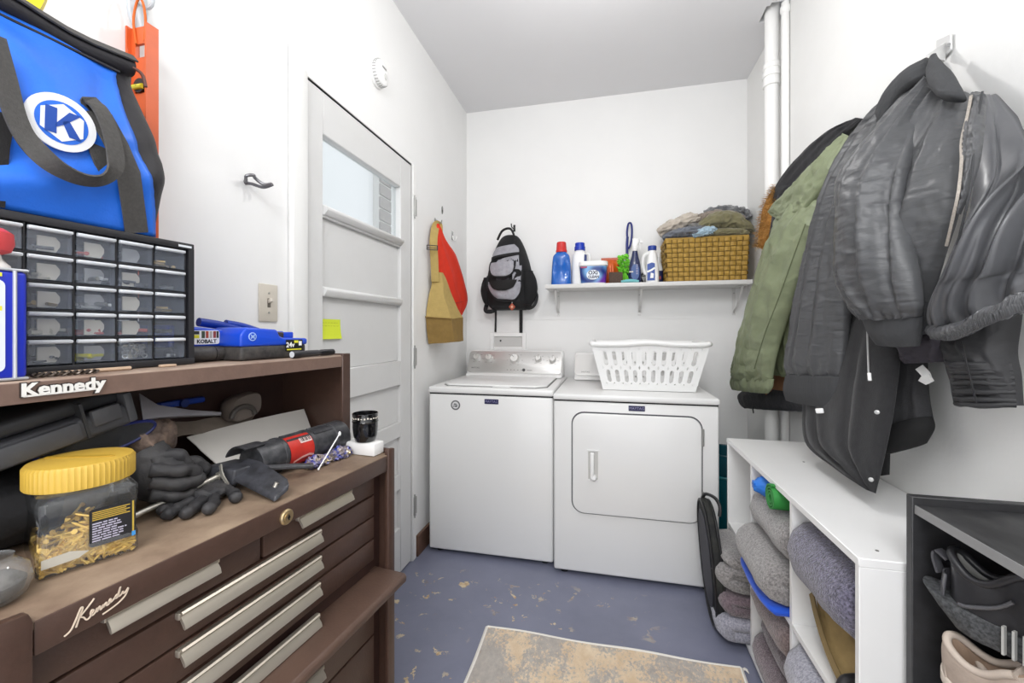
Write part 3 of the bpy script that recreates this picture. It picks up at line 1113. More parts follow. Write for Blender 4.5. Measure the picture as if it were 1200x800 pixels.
# orange pouch behind
t = thing('orange_pouch', 'glossy orange foil pouch standing behind the brown sponge block', 'pouch', (0.010, 2.88, SZ))
rows = []
for j in range(15):
    f = j / 14
    z = 0.178 * f
    row = []
    for k in range(19):
        s = k / 18
        x = -0.058 + 0.116 * s
        bulge = 0.028 * math.sin(PI * s) ** 0.7 * math.sin(PI * min(1, f * 1.05)) ** 0.6
        wv = 0.004 * math.sin(s * 19 + 2 * f) * math.sin(PI * f)
        row.append(Vector((x, -bulge - wv, z)))
    rows.append(row)
pm = MB()
pm.grid(rows)
pm.grid([[Vector((p.x, -p.y * 0.7 + 0.001, p.z)) for p in row] for row in rows])
pm.build('pouch_body', mat('orange_foil', '#d9601e', 0.3, 0.15, var=(18, 0.35)), t, smooth=60)
MB().box(-0.058, 0.058, -0.003, 0.003, 0.172, 0.186).build('sealed_edge', mat('orange_seal', '#b9491a', 0.4), t)

# brown block and teal cloth
M_brown_sp = mat('brown_sponge', '#5c4a40', 0.9, var=(120, 0.3), bump=(220, 0.5, 0.003))
tag(base_at(MB().rbox(0.004, 0.090, 2.775, 2.835, SZ, SZ + 0.076, 0.004, 2).build('sponge_block', M_brown_sp), (0.045, 2.80, SZ)),
    'brown scouring block in front of the orange pouch', 'sponge')
tc_ = cloth_roll([(0.080, 2.765, SZ + 0.011), (0.13, 2.76, SZ + 0.014), (0.185, 2.765, SZ + 0.010)], [(0.007, 0.018), (0.011, 0.028), (0.008, 0.02)], seed=3.1, amp=0.002)
for v_ in tc_.bm.verts:
    v_.co.z = max(v_.co.z, SZ + 0.0005)
tag(base_at(tc_.build('cleaning_cloth', mat('teal_cloth', '#7cc4c9', 0.9, bump=(150, 0.4, 0.002))), (0.13, 2.765, SZ)), 'small folded pale teal cloth lying at the front of the shelf', 'cloth')

# lime green noodle duster
M_lime = mat('lime_microfibre', '#7ad53a', 0.8)
t = thing('noodle_duster', 'lime green microfibre duster with noodle strands, beside the navy spray bottle', 'duster', (0.100, 2.875, SZ))
MB().cyl((0.0, 0, 0.0), (-0.005, 0, 0.13), 0.012, 0.014, 12).build('handle', M_lime, t)
nd = MB()
rr = random.Random(5)
for i in range(120):
    a, h_ = rr.uniform(0, 2 * PI), rr.uniform(0.07, 0.20)
    rad = 0.028 * math.sin(PI * min(1, max(0.12, (h_ - 0.05) / 0.16))) + 0.006
    p0 = Vector((math.cos(a) * rad * 0.5 - 0.004, math.sin(a) * rad * 0.5, h_))
    d_1 = Vector((math.cos(a), math.sin(a) * 0.9, rr.uniform(-0.5, 0.6))).normalized()
    nd.tube([p0, p0 + d_1 * 0.018, p0 + d_1 * 0.030 + Vector((0, 0, rr.uniform(-0.016, 0.006)))], [0.0048, 0.0052, 0.003], 6)
nd.build('noodle_strands', M_lime, t, kind='stuff')
stt = MB()
for i in range(9):
    a = rr.uniform(-1, 1)
    stt.tube(crom([(0.004, -0.02, 0.09), (0.012 + 0.01 * a, -0.03 - 0.01 * abs(a), 0.05), (0.020 + 0.018 * a, -0.034, 0.012)], 8), 0.004, 6)
stt.build('hanging_strands', M_lime, t, kind='stuff')

# tall blue brush handle
t = thing('scrub_brush', 'tall navy blue brush handle with a hanging loop, behind the spray bottle', 'brush', (0.128, 2.915, SZ))
M_navy = mat('navy_plastic', '#1d2a77', 0.35)
MB().tube(crom([(0, 0, 0.0), (-0.004, 0, 0.12), (-0.006, 0.005, 0.26), (-0.003, 0.008, 0.33)], 18), 0.0085, 10).build('handle', M_navy, t)
MB().tube(crom([(-0.003, 0.008, 0.31), (-0.006, 0.008, 0.36), (0.002, 0.008, 0.415), (0.018, 0.008, 0.422), (0.026, 0.008, 0.39), (0.024, 0.008, 0.32), (0.014, 0.008, 0.27), (0.002, 0.008, 0.25)], 30), 0.0065, 8).build('loop', M_navy, t)
MB().rbox(-0.03, 0.03, -0.012, 0.012, 0.0, 0.02, 0.004, 2).build('brush_head', M_navy, t)

# navy trigger spray
t = thing('spray_bottle', 'navy blue trigger spray bottle with a white nozzle', 'spray bottle', (0.166, 2.800, SZ))
b = bottle_body(0.22, crom([(0.0, 0.068, 0.05), (0.01, 0.076, 0.054), (0.07, 0.078, 0.055), (0.13, 0.066, 0.05), (0.175, 0.044, 0.04), (0.200, 0.034, 0.034), (0.214, 0.030, 0.03)], 22), e=2.4)
b.build('bottle_body', mat('navy_bottle', '#1b2754', 0.25, coat=0.3), t)
lbm = MB()
lbm.poly([(x, -0.0285, 0.072 + y) for x, y in oval(0.05, 0.10, 24, 2.4)], (0, -0.001, 0))
lo_ = lbm.build('label', mat('label_steel_blue', '#34558f', 0.4), t)
pm_ = MB()
for k in range(6):
    pm_.box(0.006, 0.017, -0.0305, -0.0290, 0.058 + k * 0.011, 0.064 + k * 0.011 + 0.001 * (k % 2))
pm_.build('label_marks', M_badge_txt, lo_, kind='stuff')
MB().box(-0.036, -0.012, -0.0302, -0.0285, 0.070, 0.078).build('label_stripe', mat('label_cream', '#d8cfc4', 0.5), lo_)
nz = MB().lathe([(0.016, 0.210), (0.018, 0.214), (0.018, 0.236), (0.013, 0.240)], 20)
nz.loft([[Vector((x + dx, y, z)) for x, y in oval(a, b_, 16, 3)] for z, a, b_, dx in ((0.238, 0.03, 0.026, 0.0), (0.250, 0.040, 0.026, 0.002), (0.276, 0.048, 0.024, 0.008), (0.290, 0.040, 0.02, 0.004))])
nz.box(0.030, 0.046, -0.008, 0.008, 0.262, 0.280)
nz.build('spray_head', M_white, t, smooth=40)
MB().tube(crom([(0.024, 0, 0.262), (0.034, 0, 0.240), (0.032, 0, 0.215)], 8), 0.0055, 8).build('trigger', M_white, t)

# second white bottle, blue label and cap
t = thing('bleach_bottle', 'white bottle with a blue cap and blue label, right of the navy spray bottle', 'bottle', (0.272, 2.800, SZ))
b = bottle_body(0.22, crom([(0.0, 0.072, 0.06), (0.008, 0.080, 0.064), (0.09, 0.078, 0.062), (0.135, 0.068, 0.056), (0.185, 0.050, 0.046), (0.212, 0.042, 0.042)], 20), e=3)
b.build('bottle_body', M_white, t)
MB().lathe([(0.023, 0.208), (0.0265, 0.210), (0.0265, 0.234), (0.024, 0.238), (0.001, 0.238)], 24).build('cap', mat('deep_blue_cap', '#1f3f9a', 0.4), t, smooth=30)
MB().tube(crom([(-0.018, 0, 0.195), (-0.050, 0, 0.175), (-0.058, 0, 0.12), (-0.046, 0, 0.07), (-0.034, 0, 0.06)], 14), 0.011, 8).build('handle', M_white, t)
lw = MB().poly([(-0.033, -0.0335, 0.015), (0.013, -0.0345, 0.015), (0.013, -0.0345, 0.122), (-0.006, -0.0335, 0.128), (-0.033, -0.032, 0.118)], (0, -0.0012, 0)).build('label', mat('label_blue', '#20489b', 0.4), t)
wv = MB()
wv.strap([(-0.033, -0.0362, 0.070), (-0.012, -0.0362, 0.078), (0.013, -0.0362, 0.094)], 0.012, 0.001, (0, 1, 0))
wv.poly([(-0.016, -0.0356, 0.03), (0.004, -0.0356, 0.03), (0.006, -0.0356, 0.058), (-0.012, -0.0356, 0.064)], (0, -0.001, 0))
wv.build('label_mark', M_white, lw)

# small clear sprayer with a dark blue label
t = thing('small_spray_bottle', 'small clear bottle with a navy label, squeezed against the wicker basket', 'bottle', (0.318, 2.870, SZ))
b = bottle_body(0.17, crom([(0.0, 0.048, 0.045), (0.006, 0.054, 0.05), (0.085, 0.054, 0.05), (0.12, 0.044, 0.04), (0.155, 0.026, 0.026), (0.18, 0.022, 0.022)], 16), e=2.4)
b.build('bottle_body', mat('milky_plastic', '#dfe1e2', 0.3), t)
MB().loft([[Vector((x, y, z)) for x, y in oval(0.056, 0.052, 24, 2.4)] for z in (0.012, 0.086)]).build('label', mat('label_dark_navy', '#1c2450', 0.4), t)
MB().box(-0.014, 0.012, -0.0275, -0.026, 0.03, 0.05).build('label_mark', mat('label_red', '#a22a2a', 0.4), t)
MB().lathe([(0.012, 0.176), (0.013, 0.18), (0.012, 0.20), (0.001, 0.202)], 14).build('cap', M_white, t)
# curled dark cable between the bottles
cbm = MB()
for k in range(3):
    cbm.tube(crom([(0.215 + 0.006 * k, 2.845, SZ + 0.004), (0.205, 2.835 - 0.006 * k, SZ + 0.045), (0.222, 2.842, SZ + 0.078 - 0.012 * k), (0.238, 2.84, SZ + 0.05), (0.230, 2.842 + 0.005 * k, SZ + 0.006)], 20), 0.0035, 6)
tag(base_at(cbm.build('curled_cable', M_black), (0.22, 2.842, SZ)), 'short curled black cable tucked between the spray and the white bottle', 'cable')

# ================================================================ woven basket with clothes
M_wick = mat('woven_straw', '#b5903c', 0.6, var=(40, 0.25), bump=(150, 0.3, 0.002))
t = thing('woven_basket', 'tan woven strap basket overflowing with clothes at the right end of the shelf', 'basket', (0.578, 2.84, SZ))
X0, X1, Y0_, Y1_, H_ = -0.222, 0.222, -0.105, 0.105, 0.262
def kpt(side, s, q, off=0.0):
    g = 1 + 0.055 * q
    c_ = [(X0 * g, Y0_ * g), (X1 * g, Y0_ * g), (X1 * g, Y1_ * g), (X0 * g, Y1_ * g)]
    a, b_ = c_[side], c_[(side + 1) % 4]
    nrm = [(0, -1), (1, 0), (0, 1), (-1, 0)][side]
    return Vector((a[0] + (b_[0] - a[0]) * s + nrm[0] * off, a[1] + (b_[1] - a[1]) * s + nrm[1] * off, H_ * q))
core = MB()
core.loft([[kpt(i, 0, 0) for i in range(4)], [kpt(i, 0, 1) for i in range(4)]], cap0=True, cap1=False)
core.build('shade_core', mat('basket_shadow', '#6d5523', 0.8), t, smooth=None)  # darker straw colour paints the shade between the straps
wv = MB()
for sd in range(4):
    cols, rws = (14, 9) if sd % 2 == 0 else (7, 9)
    for r in range(rws):
        for c in range(cols):
            hor = (r + c) % 2 == 0
            m_s, m_q = (0.02, 0.12) if hor else (0.12, 0.02)
            s0, s1 = (c + m_s) / cols, (c + 1 - m_s) / cols
            q0, q1 = (r + m_q) / rws, (r + 1 - m_q) / rws
            rows = []
            for a in range(5):
                row = []
                for b_ in range(5):
                    fa, fb = a / 4, b_ / 4
                    o_ = 0.0005 + 0.0065 * (math.sin(PI * (fb if hor else fa)) ** 0.7) + 0.001 * random.random()
                    row.append(kpt(sd, s0 + (s1 - s0) * fb, q0 + (q1 - q0) * fa, o_))
                rows.append(row)
            wv.grid(rows)
wv.build('woven_straps', M_wick, t, smooth=50, kind='stuff')
rimb = MB()
rimb.loft([[kpt(i, 0, 1, 0.0) + Vector((0, 0, z)) for i in range(4)] for z in (-0.004, 0.006)], cap0=False, cap1=False)
rimb.build('rim', M_wick, t)

bxc, byc, bzt = 0.578, 2.84, SZ + 0.262
def cloth_thing(name, label, pts, sizes, m, seed, amp=0.008, fr=12, n=48, nv=70, cat='clothes', zmin=None):
    mb = cloth_roll(pts, sizes, n, nv, seed, amp * 1.35, fr * 1.5)
    if zmin is not None:
        for v_ in mb.bm.verts:
            if v_.co.z < zmin:
                v_.co.z = zmin + (v_.co.z - zmin) * 0.15
    o = mb.build(name, m, smooth=180)
    base_at(o, Vector(pts[len(pts) // 2]) - Vector((0, 0, sizes[len(pts) // 2][0])))
    return tag(o, label, cat, 'clothes heaped in the woven basket')
def fab(name, col, **k):
    a = dict(rough=0.9, sheen=0.3, var=(30, 0.12), bump=(160, 0.35, 0.002), bump2=(26, 0.25, 0.006), wrinkle=(17, 0.6, 0.012))
    a.update(k)
    return mat(name, col, a.pop('rough'), **a)
cloth_thing('grey_shirt', 'slate grey cotton shirt crumpled at the basket left, under the cream top', [(0.345, 2.80, 1.818), (0.42, 2.775, 1.838), (0.52, 2.77, 1.842), (0.60, 2.79, 1.83)],
            [(0.016, 0.05), (0.026, 0.07), (0.030, 0.07), (0.016, 0.06)], fab('slate_cotton', '#6f747d'), 2.2)
cloth_thing('striped_top', 'charcoal and pale striped top wedged in the middle of the basket', [(0.36, 2.86, 1.83), (0.45, 2.84, 1.866), (0.55, 2.80, 1.872), (0.60, 2.80, 1.86)],
            [(0.016, 0.05), (0.026, 0.06), (0.034, 0.06), (0.022, 0.05)], fab('charcoal_cotton', '#4a4b4e', col2='#8c8a86', var=(22, 0.5)), 6.2)
cloth_thing('cream_top', 'cream cotton top draped over the left rim of the woven basket', [(0.318, 2.83, 1.862), (0.375, 2.81, 1.890), (0.44, 2.815, 1.912), (0.50, 2.85, 1.940), (0.53, 2.88, 1.93)],
            [(0.020, 0.045), (0.030, 0.065), (0.034, 0.075), (0.034, 0.075), (0.022, 0.06)], fab('cream_cotton', '#c9bfb2'), 4.7, amp=0.011)
cloth_thing('taupe_sweater', 'taupe sweater lying across the back of the heap', [(0.50, 2.88, 1.915), (0.58, 2.86, 1.945), (0.67, 2.86, 1.957), (0.76, 2.87, 1.945), (0.80, 2.88, 1.92)],
            [(0.022, 0.05), (0.030, 0.07), (0.030, 0.075), (0.028, 0.07), (0.02, 0.05)], fab('taupe_knit', '#8d8176'), 9.1, amp=0.009)
cloth_thing('dark_grey_leggings', 'dark grey garment twisted on top of the heap at the right', [(0.60, 2.90, 1.985), (0.68, 2.88, 1.995), (0.76, 2.88, 1.985), (0.82, 2.87, 1.965), (0.845, 2.86, 1.93)],
            [(0.014, 0.04), (0.022, 0.05), (0.024, 0.05), (0.026, 0.045), (0.016, 0.02)], fab('dark_grey_jersey', '#57595d', col2='#9a9b9c', var=(24, 0.4)), 12.3, amp=0.012)
cloth_thing('olive_trousers', 'olive folded trousers bulging at the front right of the woven basket', [(0.565, 2.80, 1.842), (0.585, 2.785, 1.885), (0.65, 2.78, 1.912), (0.73, 2.785, 1.905), (0.795, 2.80, 1.865), (0.80, 2.81, 1.835)],
            [(0.020, 0.05), (0.034, 0.06), (0.046, 0.065), (0.046, 0.065), (0.036, 0.055), (0.02, 0.05)], fab('olive_twill', '#7f7a5b'), 15.4, amp=0.008)
cloth_thing('olive_shorts', 'lower olive fold of cloth resting on the basket rim', [(0.56, 2.775, 1.826), (0.66, 2.76, 1.832), (0.76, 2.765, 1.828), (0.80, 2.78, 1.822)],
            [(0.014, 0.04), (0.020, 0.05), (0.020, 0.05), (0.014, 0.04)], fab('olive_twill', '#7f7a5b'), 25.4, amp=0.006)
cloth_thing('pale_blue_cloth', 'pale blue cloth hanging over the front rim of the woven basket', [(0.500, 2.735, 1.818), (0.545, 2.725, 1.832), (0.60, 2.73, 1.842), (0.615, 2.745, 1.838)],
            [(0.010, 0.02), (0.020, 0.030), (0.022, 0.03), (0.012, 0.02)], fab('pale_blue_cotton', '#a9c3d3'), 18.0, amp=0.006)

# ================================================================ backpack on the back wall
M_pack = mat('black_nylon', '#141417', 0.75, var=(40, 0.3), bump=(140, 0.3, 0.002), wrinkle=(9, 0.5, 0.012))
M_packg = mat('grey_lining', '#a5a5ad', 0.6, var=(28, 0.22), bump=(70, 0.5, 0.006), bump2=(22, 0.5, 0.012))
M_mesh = mat('black_mesh', '#141416', 0.9, bump=(400, 0.6, 0.002))
M_web = mat('black_webbing', '#1d1d1f', 0.75, bump=(300, 0.4, 0.001))
t = thing('backpack', 'black and grey school backpack with its front pocket hanging open, on the back wall', 'backpack', (-0.672, 2.955, 1.385))
ZW = [(1.385, 0.110, 0.10), (1.400, 0.140, 0.145), (1.44, 0.160, 0.180), (1.52, 0.168, 0.190), (1.60, 0.164, 0.180), (1.70, 0.146, 0.155), (1.80, 0.116, 0.120), (1.87, 0.086, 0.085), (1.91, 0.060, 0.055), (1.925, 0.036, 0.03)]
PCX = -0.690
def pack_wd(z):
    for a, b in zip(ZW, ZW[1:]):
        if z <= b[0]:
            f = max(0, (z - a[0]) / (b[0] - a[0]))
            return a[1] + (b[1] - a[1]) * f, a[2] + (b[2] - a[2]) * f
    return ZW[-1][1:]
def pack_y(x, z):
    w, d = pack_wd(z)
    q = min(0.999, abs((x - PCX) / w))
    return 2.950 - d * (1 - q ** 3.0) ** (1 / 2.4)
rings = []
for z, w, d in crom(ZW, 34):
    ring = []
    for k in range(40):
        a = 2 * PI * k / 40
        if math.sin(a) < 0:
            x = PCX + w * math.cos(a)
            y = 2.950 - d * (1 - min(0.9999, abs(math.cos(a))) ** 3.0) ** (1 / 2.4)
        else:
            x = PCX + w * math.cos(a)
            y = 2.950
        p = Vector((x, y, z))
        q = noise.noise(Vector((x * 16, z * 12, 3))) * 0.006
        p.y += q if math.sin(a) < 0 else 0
        ring.append(p)
    rings.append(ring)
L_(MB().loft(rings), 'pack_body', M_pack, t)
def patch(name, Lc, Rc, m, off, th=0.003, nv=14, nu=18, bulge=0.0, cr=0.0, par=None, seed=0.0):
    Lc = crom([(p[0], p[2]) for p in Lc], nv); Rc = crom([(p[0], p[2]) for p in Rc], nv)
    rows = []
    for (lx, lz), (rx, rz), i in zip(Lc, Rc, range(nv)):
        row = []
        for k in range(nu):
            s = k / (nu - 1)
            x, z = lx + (rx - lx) * s, lz + (rz - lz) * s
            e = (max(0, math.sin(PI * s)) * max(0, math.sin(PI * i / (nv - 1)))) ** 0.5
            y = pack_y(x, z) - off - bulge * e
            y += cr * (1 - abs(noise.noise(Vector((x * 22 + seed, z * 14, seed))) * 3)) * e
            row.append(Vector((x, y, z)))
        rows.append(row)
    return L_(MB().grid(rows, th), name, m, par or t, smooth=50)
patch('upper_pocket', [(-0.768, 2.78, 1.822), (-0.798, 2.78, 1.782), (-0.792, 2.78, 1.753)], [(-0.641, 2.78, 1.84), (-0.611, 2.78, 1.809), (-0.605, 2.78, 1.78)], M_packg, 0.006, cr=0.004, bulge=0.004)
patch('upper_pocket_trim', [(-0.798, 2.78, 1.753), (-0.798, 2.78, 1.735)], [(-0.605, 2.78, 1.78), (-0.599, 2.78, 1.762)], M_pack, 0.010, th=0.006)
patch('middle_lining', [(-0.743, 2.78, 1.727), (-0.798, 2.78, 1.659)], [(-0.605, 2.78, 1.763), (-0.593, 2.78, 1.658)], M_packg, 0.004, cr=0.012, seed=4)
patch('pocket_shade', [(-0.805, 2.78, 1.629), (-0.817, 2.78, 1.541), (-0.78, 2.78, 1.481)], [(-0.588, 2.78, 1.675), (-0.582, 2.78, 1.57), (-0.617, 2.78, 1.478)], M_dark, 0.003)  # near-black patch paints the shade inside the open pocket
patch('side_lining', [(-0.647, 2.78, 1.665), (-0.635, 2.78, 1.595), (-0.641, 2.78, 1.514)], [(-0.582, 2.78, 1.686), (-0.576, 2.78, 1.593), (-0.588, 2.78, 1.501)], M_packg, 0.008, cr=0.014, seed=9)
patch('pocket_divider', [(-0.75, 2.78, 1.604), (-0.737, 2.78, 1.516)], [(-0.659, 2.78, 1.601), (-0.659, 2.78, 1.52)], mat('dark_lining', '#3a363e', 0.8), 0.010, cr=0.010)
fl_ = patch('pocket_flap', [(-0.792, 2.78, 1.705), (-0.798, 2.78, 1.67), (-0.78, 2.78, 1.628), (-0.75, 2.78, 1.61)], [(-0.629, 2.78, 1.711), (-0.629, 2.78, 1.67), (-0.641, 2.78, 1.63), (-0.677, 2.78, 1.608)], M_packg, 0.026, cr=0.006, bulge=0.008, seed=2)
edge = [(-0.798, 2.78, 1.712), (-0.805, 2.78, 1.671), (-0.786, 2.78, 1.623), (-0.743, 2.78, 1.601), (-0.677, 2.78, 1.599), (-0.635, 2.78, 1.624), (-0.62, 2.78, 1.67), (-0.617, 2.78, 1.717)]
em = MB().tube([Vector((x, pack_y(x, z) - 0.028, z)) for x, y, z in crom(edge, 40)], 0.005, 8)
L_(em, 'flap_binding', M_pack, fl_)
patch('lower_pocket', [(-0.817, 2.78, 1.576), (-0.798, 2.78, 1.511), (-0.756, 2.78, 1.457)], [(-0.576, 2.78, 1.57), (-0.588, 2.78, 1.495), (-0.635, 2.78, 1.45)], M_packg, 0.004, cr=0.004)
sg = patch('lower_pocket_front', [(-0.811, 2.78, 1.553), (-0.78, 2.78, 1.499), (-0.731, 2.78, 1.457)], [(-0.582, 2.78, 1.57), (-0.582, 2.78, 1.507), (-0.617, 2.78, 1.449)], M_packg, 0.016, cr=0.006, bulge=0.012, seed=6)
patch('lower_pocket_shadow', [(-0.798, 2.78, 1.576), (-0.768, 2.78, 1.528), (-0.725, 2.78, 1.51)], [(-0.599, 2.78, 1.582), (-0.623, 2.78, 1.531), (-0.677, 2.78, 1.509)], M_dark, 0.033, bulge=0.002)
zp = [(-0.823, 2.78, 1.618), (-0.817, 2.78, 1.541), (-0.78, 2.78, 1.481), (-0.725, 2.78, 1.445), (-0.641, 2.78, 1.441), (-0.593, 2.78, 1.478), (-0.576, 2.78, 1.547), (-0.576, 2.78, 1.651)]
L_(MB().tube([Vector((x, pack_y(x, z) - 0.015, z)) for x, y, z in crom(zp, 44)], 0.006, 8), 'zip_edge', M_pack, t)
# mesh side pockets
for sx, zc, hh, ww in ((1, 1.535, 0.115, 0.055), (-1, 1.515, 0.095, 0.042)):
    rings = []
    for i in range(14):
        f = i / 13
        z = zc - hh + 2 * hh * f
        w, d = pack_wd(z)
        r_ = ww * math.sin(PI * min(0.86, 0.12 + f * 0.74)) ** 0.6
        c_ = Vector((PCX + sx * (w - 0.012), 2.950 - 0.085, z))
        rings.append([c_ + Vector((math.cos(a) * r_, math.sin(a) * r_ * 1.3, 0)) for a in [2 * PI * k / 20 for k in range(20)]])
    po = L_(MB().loft(rings), 'side_pocket', M_mesh, t)
    L_(MB().tube([rings[-1][k] for k in range(20)], 0.004, 6, closed=True), 'elastic_edge', M_pack, po)
# top loop, shoulder straps, hanging strap ends
L_(MB().tube(crom([(-0.754, 2.82, 1.871), (-0.718, 2.8, 1.924), (-0.676, 2.8, 1.942), (-0.646, 2.8, 1.926), (-0.624, 2.81, 1.863)], 18), 0.008, 8), 'grab_loop', M_web, t)
L_(MB().strap(crom([(-0.846, 2.9, 1.455), (-0.853, 2.86, 1.392), (-0.84, 2.86, 1.374), (-0.796, 2.86, 1.379), (-0.783, 2.88, 1.417)], 16), 0.030, 0.004, (0, 1, 0.3)), 'shoulder_strap', M_web, t)
L_(MB().strap(crom([(-0.515, 2.9, 1.534), (-0.487, 2.88, 1.484), (-0.496, 2.86, 1.423), (-0.534, 2.87, 1.395), (-0.601, 2.9, 1.403)], 18), 0.022, 0.004, (0, 1, 0.2)), 'shoulder_strap', M_web, t)
L_(MB().strap([(-0.796, 2.93, 1.42), (-0.798, 2.935, 1.333), (-0.802, 2.94, 1.228)], 0.014, 0.003, (0, 1, 0)), 'strap_end', M_web, t)
L_(MB().strap([(-0.597, 2.87, 1.461), (-0.61, 2.93, 1.332), (-0.612, 2.94, 1.222)], 0.024, 0.003, (0, 1, 0)), 'strap_end', M_web, t)
tg = (-0.639, 2.77, 1.4)
kt = L_(MB().poly([(tg[0] - 0.023, tg[1], tg[2]), (tg[0], tg[1], tg[2] - 0.026), (tg[0] + 0.023, tg[1], tg[2]), (tg[0], tg[1], tg[2] + 0.026)], (0, 0.004, 0)), 'luggage_tag', mat('rust_tag', '#a2492f', 0.5), t)
L_(MB().poly([(tg[0] - 0.010, tg[1] - 0.001, tg[2]), (tg[0], tg[1] - 0.001, tg[2] - 0.011), (tg[0] + 0.010, tg[1] - 0.001, tg[2]), (tg[0], tg[1] - 0.001, tg[2] + 0.011)], (0, 0.001, 0)), 'tag_mark', mat('tag_cream', '#d6a58c', 0.5), kt)
L_(MB().cyl((tg[0], tg[1] + 0.002, tg[2] + 0.022), (-0.641, 2.78, 1.455), 0.0018, n=6), 'tag_cord', M_white, kt)
t = thing('wall_hook', 'small dark hook holding the backpack loop on the back wall', 'hook', (-0.665, YB, 1.955))
MB().tube(crom([(0, -0.002, 0.03), (0, -0.03, 0.015), (0, -0.085, 0.015), (0, -0.10, 0.035)], 12), 0.004, 8).build('prong', M_black, t)
MB().rbox(-0.008, 0.008, -0.004, 0, 0.0, 0.05, 0.002, 1).build('plate', M_black, t)

# ================================================================ bags on the left wall near the corner
M_tan = mat('tan_canvas', '#b39a5c', 0.85, var=(36, 0.1), bump=(260, 0.35, 0.0015), bump2=(14, 0.3, 0.01))
M_tan_d = mat('tan_canvas_base', '#8b6f3a', 0.85, var=(36, 0.12), bump=(260, 0.35, 0.0015), bump2=(14, 0.3, 0.01))
t = thing('tan_tote_bag', 'tan canvas shoulder bag with a black buckle, hanging left of the red bag', 'bag', (-1.0, 2.30, 1.16))
def rows_solid(rows):
    """rows: (left-near, right-near, right-far, left-far) corner points"""
    rings = []
    for q in rows:
        ring = []
        for a, b in zip(q, q[1:] + q[:1]):
            for k in range(8):
                ring.append(Vector(a).lerp(Vector(b), k / 8))
        rings.append(ring)
    return rings
def smooth_rings(keys, n, amp=0.004, seed=0):
    flat = [sum([list(p) for p in q], []) for q in keys]
    rows = []
    for c in crom([tuple(f) for f in flat], n):
        rows.append([tuple(c[i * 3:i * 3 + 3]) for i in range(4)])
    rings = rows_solid(rows)
    for r in rings:
        for p in r:
            p += noise.noise_vector(p * 14 + Vector((seed, 0, 0))) * amp
    return rings
keys = [[(-1.003, 2.300, 1.585), (-0.965, 2.315, 1.585), (-0.965, 2.345, 1.585), (-1.003, 2.35, 1.585)],
        [(-1.010, 2.285, 1.530), (-0.950, 2.305, 1.535), (-0.945, 2.36, 1.535), (-1.012, 2.38, 1.53)],
        [(-1.018, 2.262, 1.43), (-0.928, 2.285, 1.43), (-0.920, 2.40, 1.43), (-1.018, 2.47, 1.43)],
        [(-1.026, 2.235, 1.318), (-0.880, 2.268, 1.308), (-0.872, 2.44, 1.318), (-1.024, 2.52, 1.318)]]
L_(MB().loft(smooth_rings(keys, 18, 0.005, 3)), 'bag_body', M_tan, t)
keys = [[(-1.026, 2.236, 1.318), (-0.880, 2.268, 1.308), (-0.872, 2.44, 1.318), (-1.024, 2.52, 1.318)],
        [(-1.022, 2.243, 1.24), (-0.874, 2.276, 1.235), (-0.868, 2.43, 1.24), (-1.022, 2.51, 1.24)],
        [(-1.016, 2.250, 1.162), (-0.866, 2.288, 1.172), (-0.862, 2.42, 1.175), (-1.018, 2.50, 1.165)]]
L_(MB().loft(smooth_rings(keys, 10, 0.003, 5)), 'bag_base', M_tan_d, t)
L_(MB().tube([Vector(p) for p in [(-1.027, 2.232, 1.318), (-0.95, 2.249, 1.311), (-0.878, 2.265, 1.307)]], 0.004, 6), 'base_seam', M_tan_d, t)
sp = MB().strap(crom([(-0.985, 2.277, 1.524), (-0.985, 2.265, 1.646), (-0.988, 2.259, 1.744), (-0.995, 2.288, 1.816), (-1.0, 2.324, 1.865), (-1.0, 2.363, 1.879), (-0.995, 2.357, 1.832)], 24), 0.045, 0.004, (0.55, -0.83, 0))
so = L_(sp, 'strap', M_tan, t)
L_(MB().strap(crom([(-1.005, 2.361, 1.854), (-1.006, 2.344, 1.686), (-1.005, 2.349, 1.507)], 12), 0.035, 0.004, (0.55, -0.83, 0)), 'strap', M_tan, t)
bk = (-0.978, 2.219, 1.711)
MBk = frame(bk, (0.83, 0.55, 0), (0, 0, 1))
b = MB()
for a in ((-0.032, 0.032, 0.010, 0.014), (-0.032, 0.032, -0.014, -0.010), (-0.032, -0.027, -0.014, 0.014), (0.027, 0.032, -0.014, 0.014), (-0.03, 0.03, -0.002, 0.001)):
    b.box(a[0], a[1], a[2], a[3], -0.002, 0.003, MBk)
L_(b, 'buckle', M_black, so)
t = thing('red_tote_bag', 'bright red cloth tote bag hanging beside the tan canvas bag', 'bag', (-0.99, 2.55, 1.31))
M_red = mat('red_cloth', '#e23418', 0.75, var=(20, 0.1), bump=(40, 0.3, 0.004))
g = garment([(-0.992, 2.318, 1.873), (-0.992, 2.306, 1.754), (-0.992, 2.331, 1.632), (-0.992, 2.397, 1.496), (-0.992, 2.509, 1.382), (-0.992, 2.584, 1.307)],
            [(-0.985, 2.327, 1.875), (-0.985, 2.434, 1.801), (-0.985, 2.613, 1.726), (-0.985, 2.763, 1.567), (-0.985, 2.817, 1.452), (-0.99, 2.742, 1.352)],
            [0.004, 0.012, 0.022, 0.030, 0.030, 0.012], [0.003, 0.008, 0.014, 0.018, 0.018, 0.008],
            folds=[(0.25, 0.35, 0.06, 0.010, -0.1, 0.8), (0.55, 0.5, 0.05, -0.008, 0.1, 1.1), (0.8, 0.72, 0.05, 0.008, 0.0, 0.9)], nu=48, nv=46, seed=3, wr=0.003)
L_(g, 'bag_body', M_red, t, smooth=70)
hm = L_(MB().tube(crom([(-0.945, 2.322, 1.392), (-0.95, 2.49, 1.412), (-0.962, 2.751, 1.441)], 12), 0.0025, 6), 'hem', mat('red_hem', '#c02a14', 0.8), t)
